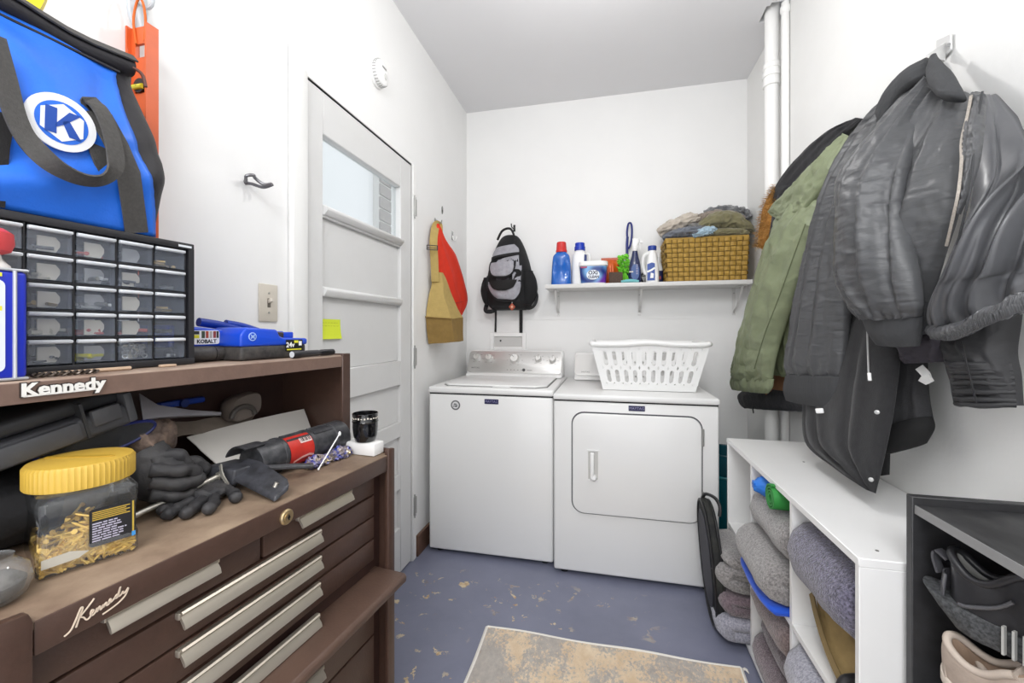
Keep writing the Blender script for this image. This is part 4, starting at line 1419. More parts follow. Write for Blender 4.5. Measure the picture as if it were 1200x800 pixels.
t = thing('bag_hook', 'small brass hook above the tan and red bags', 'hook', (XL, 2.375, 1.885))
MB().tube(crom([(0.0, 0, 0.03), (0.03, -0.008, 0.012), (0.045, -0.012, 0.002), (0.052, -0.014, 0.020)], 10), 0.0035, 8).build('prong', M_steel, t)
MB().cyl((0, 0, 0.03), (0.004, 0, 0.03), 0.010, n=14).build('rose', M_steel, t)
t = thing('keyhole_hanger', 'little grey keyhole hanger on the left wall above the bags', 'hanger', (XL, 2.488, 2.003))
MB().poly([(0, x, y) for x, y in oval(0.020, 0.05, 18)], (0.004, 0, 0)).build('plate', mat('aged_grey', '#8a8a87', 0.5, 0.5), t)
MB().poly([(0.0042, x, y - 0.006) for x, y in oval(0.009, 0.02, 12)], (0.0006, 0, 0)).build('slot', M_dark, t)
t = thing('adhesive_hook', 'clear plastic adhesive hook on the left wall near the corner', 'hook', (XL, 2.665, 1.880))
M_clrp = clear_mat('clear_plastic', '#f5f6f6', 0.35, 0.1)
MB().rbox(0, 0.004, -0.018, 0.018, -0.03, 0.03, 0.002, 2).build('backing', M_clrp, t)
MB().strap(crom([(0.004, 0, 0.0), (0.012, 0, -0.03), (0.030, 0, -0.03), (0.034, 0, -0.008)], 10), 0.014, 0.004, (1, 0, 0.2)).build('prong', M_white, t)

# ================================================================ things on the left wall before the door
t = thing('smoke_detector', 'round white smoke detector high on the left wall above the door', 'smoke detector', (XL, 1.712, 2.405), M=frame((XL, 1.712, 2.405), (0, 1, 0), (0, 0, 1)))
MB().lathe([(0.062, 0), (0.062, 0.010), (0.056, 0.013)], 36).build('base_ring', M_white, t)
MB().lathe([(0.054, 0.011), (0.057, 0.024), (0.052, 0.036), (0.040, 0.042), (0.001, 0.043)], 36).build('cover', M_white, t, smooth=30)
sl = MB()
for k in range(28):
    a = 2 * PI * k / 28
    sl.box(-0.0016, 0.0016, 0.0535, 0.0578, 0.017, 0.031, Matrix.Rotation(a, 4, 'Z'))
sl.build('vents', mat('vent_grey', '#a8a8a6', 0.7), t, kind='stuff')
MB().lathe([(0.013, 0.042), (0.013, 0.0455), (0.001, 0.046)], 20, Matrix.Translation((0.012, -0.012, 0))).build('test_button', mat('button_grey', '#d7d7d4', 0.4), t)
MB().box(-0.016, 0.018, 0.016, 0.024, 0.042, 0.0438).build('status_window', mat('vent_dark', '#8f8f8d', 0.6), t)

t = thing('coat_hook', 'double wire coat hook on the bare wall between the tool bag and the door', 'hook', (XL, 1.012, 1.672))
wire = mat('grey_wire', '#77777a', 0.4, 0.6)
MB().tube(crom([(0.0, 0, 0.0), (0.012, -0.01, 0.0), (0.030, -0.026, 0.006), (0.040, -0.012, 0.012), (0.030, 0.004, 0.010), (0.045, 0.018, -0.004), (0.066, 0.026, -0.002)], 24), 0.0046, 8).build('prong', wire, t)
MB().tube(crom([(0.0, 0, -0.004), (0.014, 0.006, -0.004), (0.034, 0.030, -0.008), (0.058, 0.040, 0.002)], 16), 0.0046, 8).build('prong', wire, t)
MB().cyl((0, 0, 0), (0.003, 0, 0), 0.007, n=12).build('screw_plate', wire, t)

t = thing('light_switch', 'beige toggle light switch on the left wall beside the door casing', 'light switch', (XL, 1.0925, 1.325))
M_beige = mat('switch_beige', '#cfc8bb', 0.4)
MB().rbox(0, 0.006, -0.036, 0.036, -0.058, 0.058, 0.003, 2).build('cover_plate', M_beige, t)
MB().box(0.0055, 0.0066, -0.006, 0.006, -0.014, 0.014).build('slot', mat('switch_slot', '#6b655b', 0.6), t)
MB().rbox(0.004, 0.020, -0.0042, 0.0042, -0.004, 0.008, 0.002, 2, Matrix.Rotation(-0.4, 4, 'Y')).build('toggle', M_beige, t)
for z in (-0.030, 0.030):
    MB().cyl((0.0055, 0, z), (0.0075, 0, z), 0.0032, n=10).build('screw', M_steel, t)

t = thing('sticky_note', 'yellow-green sticky note with faint pencil lines, stuck on the door', 'note', (DX1 - 0.016, 1.41, 1.245))
rows = []
for j in range(7):
    f = j / 6
    rows.append([Vector((0.0008 + 0.008 * (1 - f) ** 2.5, -0.062 + 0.124 * k / 8, -0.038 + 0.076 * f)) for k in range(9)])
MB().grid(rows, 0.0004).build('paper', mat('note_yellow', '#d6e436', 0.7), t)
pl = MB()
rr = random.Random(3)
for j, z in enumerate((0.024, 0.012, 0.0)):
    y = -0.045
    while y < 0.04:
        w_ = rr.uniform(0.006, 0.016)
        pl.box(0.0012 + 0.002 * (0.03 - z) * 3, 0.0018 + 0.002 * (0.03 - z) * 3, y, y + w_, z - 0.001, z + 0.001)
        y += w_ + 0.006
pl.build('pencil_lines', mat('pencil_green', '#b7c233', 0.8), t, kind='stuff')

# orange spirit level hanging from a cord
M_org = mat('orange_paint', '#d9602b', 0.45, var=(14, 0.12))
t = thing('spirit_level', 'orange spirit level hanging on an orange cord behind the blue tool bag', 'spirit level', (-1.0, 0.713, 1.30))
lv = MB()
x0, x1, y0, y1, z0, z1 = XL + 0.002, XL + 0.060, 0.700, 0.726, 1.30, 1.905
lv.box(x0, x0 + 0.004, y0, y1, z0, z1)                      # two flanges and a pierced web
lv.box(x1 - 0.004, x1, y0, y1, z0, z1)
wy = (y0 + y1) / 2
zs = [z0, 1.345, 1.375, 1.58, 1.612, 1.76, 1.79, 1.838, 1.868, z1]
for i in range(0, len(zs) - 1, 2):
    lv.box(x0 + 0.003, x1 - 0.003, wy - 0.003, wy + 0.003, zs[i], zs[i + 1])
for i in range(1, len(zs) - 1, 2):
    lv.box(x0 + 0.003, x0 + 0.014, wy - 0.003, wy + 0.003, zs[i], zs[i + 1])
    lv.box(x1 - 0.014, x1 - 0.003, wy - 0.003, wy + 0.003, zs[i], zs[i + 1])
L_(lv, 'level_body', M_org, t, smooth=20)
for zc in (1.775,):
    hs = MB()
    hs.cyl(((x0 + x1) / 2, wy - 0.007, zc), ((x0 + x1) / 2, wy + 0.007, zc), 0.0155, n=20)
    ho = L_(hs, 'vial_housing', M_black, t)
    L_(MB().cyl((x0 + 0.016, wy - 0.008, zc - 0.004), (x1 - 0.016, wy - 0.008, zc - 0.004), 0.0055, n=12), 'vial', mat('vial_yellow', '#d9cf3a', 0.2), ho)
    L_(MB().cyl((x0 + 0.028, wy - 0.0135, zc - 0.004), (x0 + 0.031, wy - 0.0135, zc - 0.004), 0.0006, n=6), 'vial_line', M_black, ho)
cx = (x0 + x1) / 2
L_(MB().tube(crom([(cx - 0.010, wy - 0.004, 1.868), (cx - 0.016, wy - 0.006, 1.92), (cx - 0.004, wy - 0.006, 1.962), (cx + 0.010, wy - 0.006, 1.955), (cx + 0.018, wy - 0.006, 1.915), (cx + 0.010, wy - 0.003, 1.872)], 24), 0.0024, 8), 'cord', mat('orange_cord', '#d0641f', 0.7), t)
L_(MB().tube(crom([(cx - 0.004, wy - 0.006, 1.962), (cx - 0.022, wy - 0.004, 1.985), (cx - 0.016, wy - 0.004, 2.00), (cx + 0.014, wy - 0.008, 1.965), (cx + 0.022, wy - 0.01, 1.972)], 16), 0.0022, 8), 'cord_tail', mat('orange_cord', '#d0641f', 0.7), t)
t = thing('oval_hanger', 'pale grey oval hanger holding the orange cord at the top of the wall', 'hanger', (XL, 0.722, 1.965))
MB().poly([(0, x, y) for x, y in oval(0.040, 0.115, 22)], (0.010, 0, 0)).bevel(0.003, 2).build('plate', mat('pale_grey_plastic', '#c6cbd0', 0.3), t)
MB().tube(crom([(0.008, 0, 0.01), (0.030, 0, -0.01), (0.046, 0, -0.006), (0.050, 0, 0.012)], 10), 0.004, 8).build('prong', mat('pale_grey_plastic', '#c6cbd0', 0.3), t)

# ================================================================ tool chest (turned a little off the wall)
CA = math.radians(5.8)
CH = Matrix.Translation((-0.562, 1.017, 0)) @ Matrix.Rotation(-CA, 4, 'Z')      # chest frame: x out of the front, y along it, z up
def ch_thing(name, label, cat, loc, rot=0.0, group=None):
    o = thing(name, label, cat, group=group, M=CH @ Matrix.Translation(loc) @ Matrix.Rotation(rot, 4, 'Z'))
    return o
def B_(mb, name, m, par, **k):
    return mb.build(name, m, par, space=CH, **k)
def FRT(x, y, z):
    """plate on the chest front: X along the front (towards the far end), Y up, normal outwards"""
    return frame((x, y, z), (0, 1, 0), (0, 0, 1))

M_brown = mat('brown_hammered_paint', '#4c372e', 0.42, var=(60, 0.12), bump=(190, 0.16, 0.002))
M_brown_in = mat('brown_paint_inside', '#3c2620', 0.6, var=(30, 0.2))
M_dusty = mat('dusty_brown_top', '#98846f', 0.62, var=(7, 0.35), col2='#6d5848', bump=(160, 0.15, 0.002))
M_dusty2 = mat('dusty_brown_riser', '#a89585', 0.65, var=(9, 0.3), col2='#7e6657', bump=(160, 0.15, 0.002))
M_riser_lip = mat('worn_brown_lip', '#776055', 0.5, var=(40, 0.15), bump=(190, 0.2, 0.002))
M_pull = mat('aluminium_pull', '#cbc2b4', 0.36, 0.75, var=(40, 0.1), stretch=(1, 0.1, 1))
M_brass = mat('brass_lock', '#c4ae86', 0.3, 0.9)
M_cream = mat('cream_script', '#e0cdb8', 0.5)

t = ch_thing('tool_chest', 'brown metal tool chest with aluminium drawer pulls and a dusty worktop', 'tool chest', (0, -0.36, 0))
Yn, Yf, Xb = -0.725, 0.0, -0.375
for y0, y1 in ((Yn, Yn + 0.010), (Yf - 0.010, Yf)):
    B_(MB().box(Xb, 0.0, y0, y1, 0.06, 0.9148), 'side_panel', M_brown, t)
    B_(MB().box(-0.125, -0.001, y0, y1, 0.9140, 0.926).bevel(0.003, 2), 'raised_edge', M_brown, t)
for y0, y1 in ((Yn - 0.0005, Yn + 0.040), (Yf - 0.028, Yf + 0.0005)):
    p = [(y0, 0.06), (y1, 0.06), (y1, 0.86), (y1, 0.915), (y1 - 0.004 if y0 < -0.3 else y1, 0.927), (y0 + 0.006, 0.930), (y0, 0.926)]
    B_(MB().poly([(-0.006, y, z) for y, z in p], (0.013, 0, 0)).bevel(0.003, 2), 'front_post', M_brown, t)
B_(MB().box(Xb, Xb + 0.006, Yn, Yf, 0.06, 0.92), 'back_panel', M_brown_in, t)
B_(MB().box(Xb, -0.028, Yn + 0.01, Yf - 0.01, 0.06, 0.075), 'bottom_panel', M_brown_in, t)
wt = MB().box(Xb, 0.003, Yn + 0.011, Yf - 0.011, 0.903, 0.915).bevel(0.002, 2)
B_(wt, 'worktop', M_dusty, t)
B_(MB().box(-0.004, 0.0045, Yn + 0.041, Yf - 0.030, 0.874, 0.9135).bevel(0.002, 2), 'front_lip', M_brown, t)
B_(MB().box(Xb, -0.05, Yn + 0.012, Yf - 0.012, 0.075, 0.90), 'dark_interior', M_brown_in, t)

def pull(y0, y1, z, x, par):
    # extruded aluminium channel: a flat band with a rolled upper edge and a lip below
    prof = [(0.0, 0.012), (0.010, 0.0135), (0.013, 0.011), (0.011, 0.008), (0.0085, 0.006), (0.0165, -0.004), (0.0185, -0.011), (0.0165, -0.0125), (0.014, -0.011),
            (0.008, -0.002), (0.004, 0.003), (0.0, 0.003)]
    o = B_(MB().poly([(x + a, y0, z + b) for a, b in prof], (0, y1 - y0, 0)), 'pull', M_pull, par, smooth=25)
    for yy in (y0 - 0.004, y1 + 0.0):
        B_(MB().box(x, x + 0.010, yy, yy + 0.004, z + 0.002, z + 0.0125).bevel(0.002, 2), 'pull_end', M_pull, o)
    return o
def drawer(y0, y1, z0, z1, pz, p0, p1, x=-0.016):
    d = B_(MB().rbox(x - 0.018, x, y0, y1, z0, z1, 0.0025, 2), 'drawer', M_brown, t)
    pull(p0, p1, pz, x, d)
    return d
yl, yr = Yn + 0.046, -0.056
ymid = -0.379
drawer(yl, ymid - 0.003, 0.8225, 0.872, 0.861, -0.612, -0.468)
drawer(ymid + 0.003, yr, 0.8225, 0.872, 0.858, -0.302, -0.152)
drawer(yl, yr, 0.768, 0.8185, 0.806, -0.523, -0.247)
drawer(yl, yr, 0.711, 0.764, 0.750, -0.523, -0.247)
drawer(yl, yr, 0.655, 0.707, 0.695, -0.523, -0.250)
drawer(yl, yr, 0.466, 0.588, 0.512, -0.520, -0.240)
drawer(yl, yr, 0.330, 0.462, 0.405, -0.520, -0.240)
drawer(yl, yr, 0.190, 0.326, 0.270, -0.520, -0.240)
drawer(yl, yr, 0.080, 0.186, 0.140, -0.520, -0.240)
# recessed column beside the drawers
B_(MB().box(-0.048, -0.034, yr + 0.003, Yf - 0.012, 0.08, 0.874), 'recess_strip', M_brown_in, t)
# drop-front ledge, folded out
ld = MB().poly([(-0.045, 0.597), (0.045, 0.592), (0.060, 0.597), (0.062, 0.612), (0.055, 0.618), (-0.045, 0.620)][0:0] or
               [(-0.045, yl - 0.012, 0.597), (0.046, yl - 0.012, 0.592), (0.061, yl - 0.012, 0.598), (0.063, yl - 0.012, 0.612), (0.056, yl - 0.012, 0.619), (-0.045, yl - 0.012, 0.621)],
               (0, yr - yl + 0.040, 0)).bevel(0.003, 2)
lg = B_(ld, 'drop_ledge', mat('worn_brown_ledge', '#5e483d', 0.5, var=(14, 0.2), bump=(190, 0.2, 0.002)), t)
pull(-0.524, -0.256, 0.6335, -0.012, lg)
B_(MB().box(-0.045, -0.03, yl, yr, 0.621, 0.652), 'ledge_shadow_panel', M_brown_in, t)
# lock
lk = MB().lathe([(0.0145, 0), (0.0145, 0.003), (0.012, 0.0055), (0.0085, 0.006), (0.0085, 0.0075), (0.001, 0.0075)], 28, FRT(0.0045, -0.346, 0.889))
lo = B_(lk, 'lock', M_brass, t, smooth=30)
kh = MB().box(-0.0012, 0.0012, -0.005, 0.005, 0.0074, 0.0082, FRT(0.0045, -0.346, 0.889))
kh.merge(MB().lathe([(0.003, 0.0072), (0.003, 0.0082), (0.0005, 0.0082)], 12, FRT(0.0045, -0.346, 0.889)))
B_(kh, 'keyhole', M_dark, lo)
# flowing script on the lip, drawn as one pen line: K-e-n-n-e-d-y with an underline
def script(M, s, m, par, name):
    strokes = [
        [(-1.9, -0.75), (-1.55, -0.55), (-1.25, 0.05), (-1.0, 0.62), (-0.9, 0.55), (-1.1, 0.0), (-1.28, -0.55)],
        [(-0.25, 0.85), (-0.65, 0.42), (-1.02, 0.06), (-0.86, -0.12), (-0.72, -0.38), (-0.55, -0.36), (-0.40, -0.15), (-0.30, 0.02), (-0.40, 0.10), (-0.48, -0.10), (-0.42, -0.28), (-0.28, -0.26),
         (-0.12, 0.0), (-0.10, 0.05), (-0.12, -0.22), (0.0, 0.02), (0.08, 0.06), (0.08, -0.20), (0.2, -0.10), (0.26, 0.08), (0.26, -0.14), (0.38, 0.08), (0.46, 0.10), (0.45, -0.12), (0.58, -0.08),
         (0.72, 0.12), (0.68, 0.22), (0.60, 0.10), (0.66, -0.04), (0.82, 0.02), (1.0, 0.18), (1.16, 0.24), (1.06, 0.30), (0.96, 0.12), (1.1, 0.10), (1.3, 0.72), (1.26, 0.5), (1.18, 0.12),
         (1.34, 0.14), (1.46, 0.32), (1.48, 0.14), (1.62, 0.18), (1.80, 0.38), (1.6, -0.08), (1.2, -0.36), (0.7, -0.52), (0.2, -0.62)],
    ]
    mb = MB()
    for st_ in strokes:
        pts = crom([(x * s, y * s, 0.0) for x, y in st_], len(st_) * 5)
        mb.strap([Vector(p) for p in pts], 0.085 * s, 0.0012, (0, 0, 1))
    mb.xf(M)
    return B_(mb, name, m, par)
script(frame((0.0058, -0.627, 0.894), (0, 1, 0.02), (0, 0, 1)), 0.0172, M_cream, t, 'script_lettering')

# ================================================================ open riser on the chest
RZ = 1.172
t = ch_thing('tool_riser', 'brown open-fronted metal riser on the tool chest, cluttered inside', 'riser', (-0.25, -0.36, 0.915))
Rn, Rx0, Rx1 = -0.76, -0.374, -0.140
tp = MB().poly([(Rx0, Rn, RZ - 0.010), (Rx1 - 0.006, Rn, RZ - 0.010), (Rx1 - 0.006, Rn, RZ - 0.030), (Rx1, Rn, RZ - 0.030), (Rx1, Rn, RZ - 0.001), (Rx1 - 0.003, Rn, RZ), (Rx0, Rn, RZ)], (0, -Rn - 0.010, 0)).bevel(0.0015, 1)
B_(tp, 'top_panel', M_dusty2, t)
B_(MB().box(Rx1 - 0.001, Rx1 + 0.0015, Rn, -0.0305, RZ - 0.0305, RZ - 0.002).bevel(0.0008, 1), 'front_lip', M_riser_lip, t)
B_(MB().box(Rx0, Rx1, -0.010, 0.0, 0.9155, RZ + 0.004).bevel(0.002, 1), 'end_panel', M_brown, t)
B_(MB().box(Rx1 - 0.006, Rx1 + 0.003, -0.030, 0.0008, 0.9155, RZ + 0.005).bevel(0.002, 1), 'front_post', M_brown, t)
B_(MB().box(Rx0, Rx0 + 0.004, Rn, -0.010, 0.9155, RZ - 0.010), 'back_panel', M_brown_in, t)
B_(MB().box(Rx0, Rx1, Rn - 0.010, Rn, 0.9155, RZ), 'end_panel', M_brown, t)
B_(MB().box(Rx0, Rx0 + 0.006, -0.19, -0.010, RZ - 0.001, RZ + 0.006), 'rear_flange', M_brown, t)
# raised chrome letters on a dark backing
LT = text_mb('Kennedy', 0.03, Matrix.Identity(4), ext=0.0016, bold=0.0009, spacing=1.0)
xs_ = [v.co.x for v in LT.bm.verts]
k_ = 0.090 / (max(xs_) - min(xs_))
ML = frame((Rx1 + 0.0035, -0.594, 1.1592), (0, 1, 0), (0, 0, 1)) @ Matrix.Diagonal((k_, k_ * 0.95, 1.2, 1))
LT.xf(ML)
LT.box(-0.042 / k_, 0.036 / k_, -0.0088, -0.0062, -0.0012, 0.0010, frame((Rx1 + 0.0035, -0.594, 1.1592), (0, 1, 0), (0, 0, 1)) @ Matrix.Diagonal((k_, 1, 1.2, 1)))
LT2 = text_mb('Kennedy', 0.03, Matrix.Identity(4), ext=0.0010, bold=0.0026)
LT2.xf(frame((Rx1 + 0.0020, -0.594, 1.1592), (0, 1, 0), (0, 0, 1)) @ Matrix.Diagonal((k_, k_ * 0.95, 1.0, 1)))
bk_ = B_(LT2, 'letter_backing', mat('dark_backing', '#2c211d', 0.5), t)
B_(LT, 'raised_lettering', mat('bright_letters', '#f1efea', 0.3, 0.15), bk_)

# ================================================================ parts organizer
OZ = RZ + 0.0015
t = ch_thing('parts_organizer', 'black small-parts organizer with five rows of clear drawers, under the blue tool bag', 'organizer', (-0.30, -0.52, OZ))
ox0, ox1, oy0, oy1, oz1 = -0.362, -0.215, -0.722, -0.366, 1.412
M_orgb = mat('organizer_black', '#232327', 0.5, bump=(200, 0.1, 0.001))
B_(MB().rbox(ox0, ox1 + 0.004, oy0, oy1, oz1 - 0.012, oz1, 0.002, 2), 'top_panel', M_orgb, t)
B_(MB().rbox(ox0, ox1 + 0.006, oy0, oy1, OZ, OZ + 0.012, 0.002, 2), 'bottom_panel', M_orgb, t)
B_(MB().box(ox0, ox1 + 0.003, oy1 - 0.010, oy1, OZ + 0.01, oz1 - 0.01), 'side_panel', M_orgb, t)
B_(MB().box(ox0, ox1 + 0.003, oy0, oy0 + 0.008, OZ + 0.01, oz1 - 0.01), 'side_panel', M_orgb, t)
cols = [-0.714, -0.660, -0.6035, -0.5475, -0.4915, -0.4355, -0.3795]
zr = [OZ + 0.012 + (oz1 - 0.012 - OZ - 0.012) * i / 5 for i in range(6)]
gr = MB()
for y in cols[1:]:
    gr.box(ox1 - 0.016, ox1 - 0.002, y - 0.0012, y + 0.0012, OZ + 0.01, oz1 - 0.01)
for z in zr[1:-1]:
    gr.box(ox1 - 0.016, ox1 - 0.002, oy0 + 0.006, oy1 - 0.006, z - 0.0012, z + 0.0012)
B_(gr, 'divider_grid', M_orgb, t, smooth=None)
# pierced back: every cell has a wide cut-out
bk_ = MB()
for i in range(6):
    for j in range(5):
        y0, y1, z0, z1 = cols[i], cols[i + 1], zr[j], zr[j + 1]
        bk_.box(ox0, ox0 + 0.002, y0, y0 + 0.010, z0, z1)
        bk_.box(ox0, ox0 + 0.002, y1 - 0.014, y1, z0, z1)
        bk_.box(ox0, ox0 + 0.002, y0 + 0.010, y1 - 0.014, z0, z0 + 0.009)
        bk_.box(ox0, ox0 + 0.002, y0 + 0.010, y1 - 0.014, z1 - 0.010, z1)
B_(bk_, 'pierced_back', M_orgb, t, smooth=None)
M_frost = clear_mat('frosted_drawer', '#f6f8fb', 0.11, 0.2, body_col='#b4bbc8')
M_liplight = mat('drawer_lip_clear', '#d9dde2', 0.3)
rr = random.Random(21)
cont = [mat('zinc_screws', '#a9a9a4', 0.35, 0.8), mat('dark_fixings', '#3c3d40', 0.5), mat('brass_fixings', '#b39556', 0.4, 0.7), mat('cream_plugs', '#d8cfb8', 0.6), mat('red_plugs', '#c05548', 0.6)]
M_card = mat('cream_card', '#f3e8d2', 0.7)
M_card2 = mat('grey_card', '#b9b6b2', 0.7)
M_ylw = mat('yellow_parts', '#d8cf2f', 0.6)
for i in range(6):
    for j in range(5):
        y0, y1, z0, z1 = cols[i] + 0.003, cols[i + 1] - 0.003, zr[j] + 0.0025, zr[j + 1] - 0.003
        f = MB()
        f.box(ox1 - 0.0025, ox1, y0, y1, z0, z1 - 0.006)
        f.box(ox1 - 0.118, ox1 - 0.0025, y0, y0 + 0.0012, z0, z1 - 0.010)
        f.box(ox1 - 0.118, ox1 - 0.0025, y1 - 0.0012, y1, z0, z1 - 0.010)
        f.box(ox1 - 0.118, ox1 - 0.0025, y0, y1, z0, z0 + 0.0012)
        f.box(ox1 - 0.118, ox1 - 0.117, y0, y1, z0, z1 - 0.010)
        d = B_(f, 'drawer', M_frost, t, smooth=None)
        lp = MB().poly([(ox1 - 0.003, y0, z1 - 0.0065), (ox1 + 0.0045, y0, z1 - 0.0055), (ox1 + 0.005, y0, z1 - 0.001), (ox1 - 0.003, y0, z1 + 0.0005)], (0, y1 - y0, 0)).bevel(0.001, 1)
        B_(lp, 'drawer_lip', M_liplight, d)
        if i < 5:
            yc = y0 + (y1 - y0) * (0.58 if i < 4 else 0.5)
            hw_, hh_ = (y1 - y0) * 0.26, (z1 - z0) * 0.32
            cd = MB().poly([(ox1 - 0.016, yc - hw_, z0 + 0.002), (ox1 - 0.016, yc + hw_ * 0.6, z0 + 0.002), (ox1 - 0.016, yc + hw_, z0 + hh_), (ox1 - 0.016, yc + hw_, z0 + hh_ * 1.6), (ox1 - 0.016, yc + hw_ * 0.6, z0 + hh_ * 2.2), (ox1 - 0.016, yc - hw_, z0 + hh_ * 2.2)], (0.002, 0, 0))
            B_(cd, 'divider_card', M_card if rr.random() < 0.8 else M_card2, d)
        c = MB()
        yel = (i == 3 and j == 0)
        wsh = (i == 4 and j == 0)
        n = 26 if wsh else (12 if yel else rr.choice((3, 5, 7, 9)))
        for k in range(n):
            px, py = rr.uniform(ox1 - 0.05, ox1 - 0.010), rr.uniform(y0 + 0.006, y1 - 0.006)
            pz = z0 + 0.003 + (rr.uniform(0, 0.022) if wsh else rr.uniform(0, 0.008))
            a = rr.uniform(0, PI)
            if wsh:
                px = ox1 - 0.006 - rr.uniform(0, 0.012)
                ctr = Vector((px, py, pz + 0.002))
                ax = Vector((1, rr.uniform(-0.6, 0.6), rr.uniform(-0.6, 0.6))).normalized()
                u_ = ax.orthogonal().normalized(); w_ = ax.cross(u_)
                c.tube([ctr + (u_ * math.cos(q) + w_ * math.sin(q)) * 0.0034 for q in [2 * PI * m / 10 for m in range(10)]], 0.0013, 5, closed=True)
            else:
                L2 = rr.uniform(0.006, 0.013)
                d_1 = Vector((math.cos(a) * L2, math.sin(a) * L2, rr.uniform(-0.001, 0.001)))
                c.cyl(Vector((px, py, pz)) - d_1, Vector((px, py, pz)) + d_1, rr.uniform(0.002, 0.004), n=6)
        for v_ in c.bm.verts:
            v_.co.y = min(max(v_.co.y, y0 + 0.002), y1 - 0.002)
            v_.co.z = max(v_.co.z, z0 + 0.0014)
        B_(c, 'contents', M_ylw if yel else (cont[0] if wsh else rr.choice(cont)), d, kind='stuff')
B_(MB().box(ox1 + 0.0035, ox1 + 0.0045, oy1 - 0.030, oy1 - 0.006, oz1 - 0.009, oz1 - 0.005), 'maker_plate', M_liplight, t)

# loose thin sticks and a drill bit in front of the organizer
t = ch_thing('carpenters_pencil', 'pale wooden pencil lying under the front of the organizer', 'pencil', (-0.185, -0.56, RZ))
B_(MB().cyl((-0.188, -0.60, RZ + 0.0035), (-0.192, -0.485, RZ + 0.0035), 0.0032, n=6), 'shaft', mat('pale_wood', '#c3a88f', 0.6), t)
B_(MB().cyl((-0.192, -0.485, RZ + 0.0035), (-0.1925, -0.475, RZ + 0.0035), 0.0032, 0.0006, n=6), 'tip', M_dark, t)
t = ch_thing('twist_drill_bit', 'dark twist drill bit lying beside the pencil on the riser', 'drill bit', (-0.170, -0.575, RZ))
hb = MB()
for ph in (0, PI):
    hb.tube([Vector((-0.170 + 0.0022 * math.cos(ph + k * 0.8), -0.615 + 0.075 * k / 40, RZ + 0.0042 + 0.0022 * math.sin(ph + k * 0.8))) for k in range(41)], 0.0019, 5)
B_(hb, 'flutes', mat('dark_steel', '#5f564f', 0.35, 0.8), t)
t = ch_thing('wood_offcut', 'small pale scrap of wood at the foot of the organizer', 'scrap', (-0.196, -0.425, RZ))
B_(MB().box(-0.200, -0.190, -0.438, -0.412, RZ + 0.0005, RZ + 0.005).bevel(0.001, 1), 'offcut', mat('pale_wood', '#c3a88f', 0.6), t)

# ================================================================ blue can with a red cap
t = ch_thing('solvent_can', 'blue rectangular can with a red cap at the left end of the riser', 'can', (-0.175, -0.67, RZ))
M_canb = mat('can_blue', '#1d2fb4', 0.35)
cy0_, cy1_, cx0_, cx1_ = -0.712, -0.626, -0.205, -0.150
cz = 1.320
B_(MB().rbox(cx0_, cx1_, cy0_, cy1_, RZ + 0.003, cz, 0.006, 3), 'can_body', M_canb, t)
for z in (RZ + 0.001, cz - 0.001):
    B_(MB().rbox(cx0_ - 0.001, cx1_ + 0.001, cy0_ - 0.001, cy1_ + 0.001, z, z + 0.004, 0.0018, 2), 'rim', mat('tin_rim', '#c9cbd0', 0.3, 0.6), t)
B_(MB().cyl((cx1_ + 0.0006, cy1_ - 0.013, RZ + 0.004), (cx1_ + 0.0006, cy1_ - 0.013, cz), 0.0022, n=8), 'seam', mat('tin_rim', '#c9cbd0', 0.3, 0.6), t)
lbl = B_(MB().poly([(cx1_ + 0.0002, y, z) for y, z in [(a * 1 + cy0_ + 0.032, b + (RZ + cz) / 2) for a, b in rrect(0.064, 0.122, 0.008)]], (0.0010, 0, 0)), 'label', mat('label_white2', '#dbe2f2', 0.4), t)
ln = MB()
for i, z in enumerate((1.306, 1.292, 1.282, 1.262, 1.246, 1.238, 1.230, 1.222, 1.214, 1.206, 1.198)):
    ln.box(cx1_ + 0.001, cx1_ + 0.0016, cy0_ + 0.008, cy0_ + 0.058 - 0.009 * (i % 3), z - 0.0012, z + 0.0012)
B_(ln, 'label_print', mat('label_print_blue', '#5d6fc2', 0.5), lbl, kind='stuff')
B_(MB().box(cx1_ + 0.0010, cx1_ + 0.0018, cy0_ + 0.003, cy0_ + 0.061, 1.266, 1.272), 'label_band', mat('label_yellow', '#e3dc3a', 0.5), lbl)
B_(MB().box(cx1_ + 0.0010, cx1_ + 0.0018, cy0_ + 0.003, cy0_ + 0.061, 1.311, 1.316), 'label_band', mat('label_yellow', '#e3dc3a', 0.5), lbl)
ncx, ncy = (cx0_ + cx1_) / 2, (cy0_ + cy1_) / 2 + 0.006
B_(MB().lathe([(0.030, 0), (0.029, 0.004), (0.022, 0.011), (0.020, 0.022), (0.001, 0.022)], 28, Matrix.Translation((ncx, ncy, cz + 0.003))), 'neck', mat('neck_white', '#e3e0dc', 0.4), t)
B_(MB().lathe([(0.022, 0), (0.030, 0.004), (0.033, 0.014), (0.032, 0.028), (0.024, 0.034), (0.001, 0.0345)], 28, Matrix.Translation((ncx, ncy, cz + 0.022))), 'cap', mat('coral_cap', '#d9484c', 0.5), t, smooth=40)

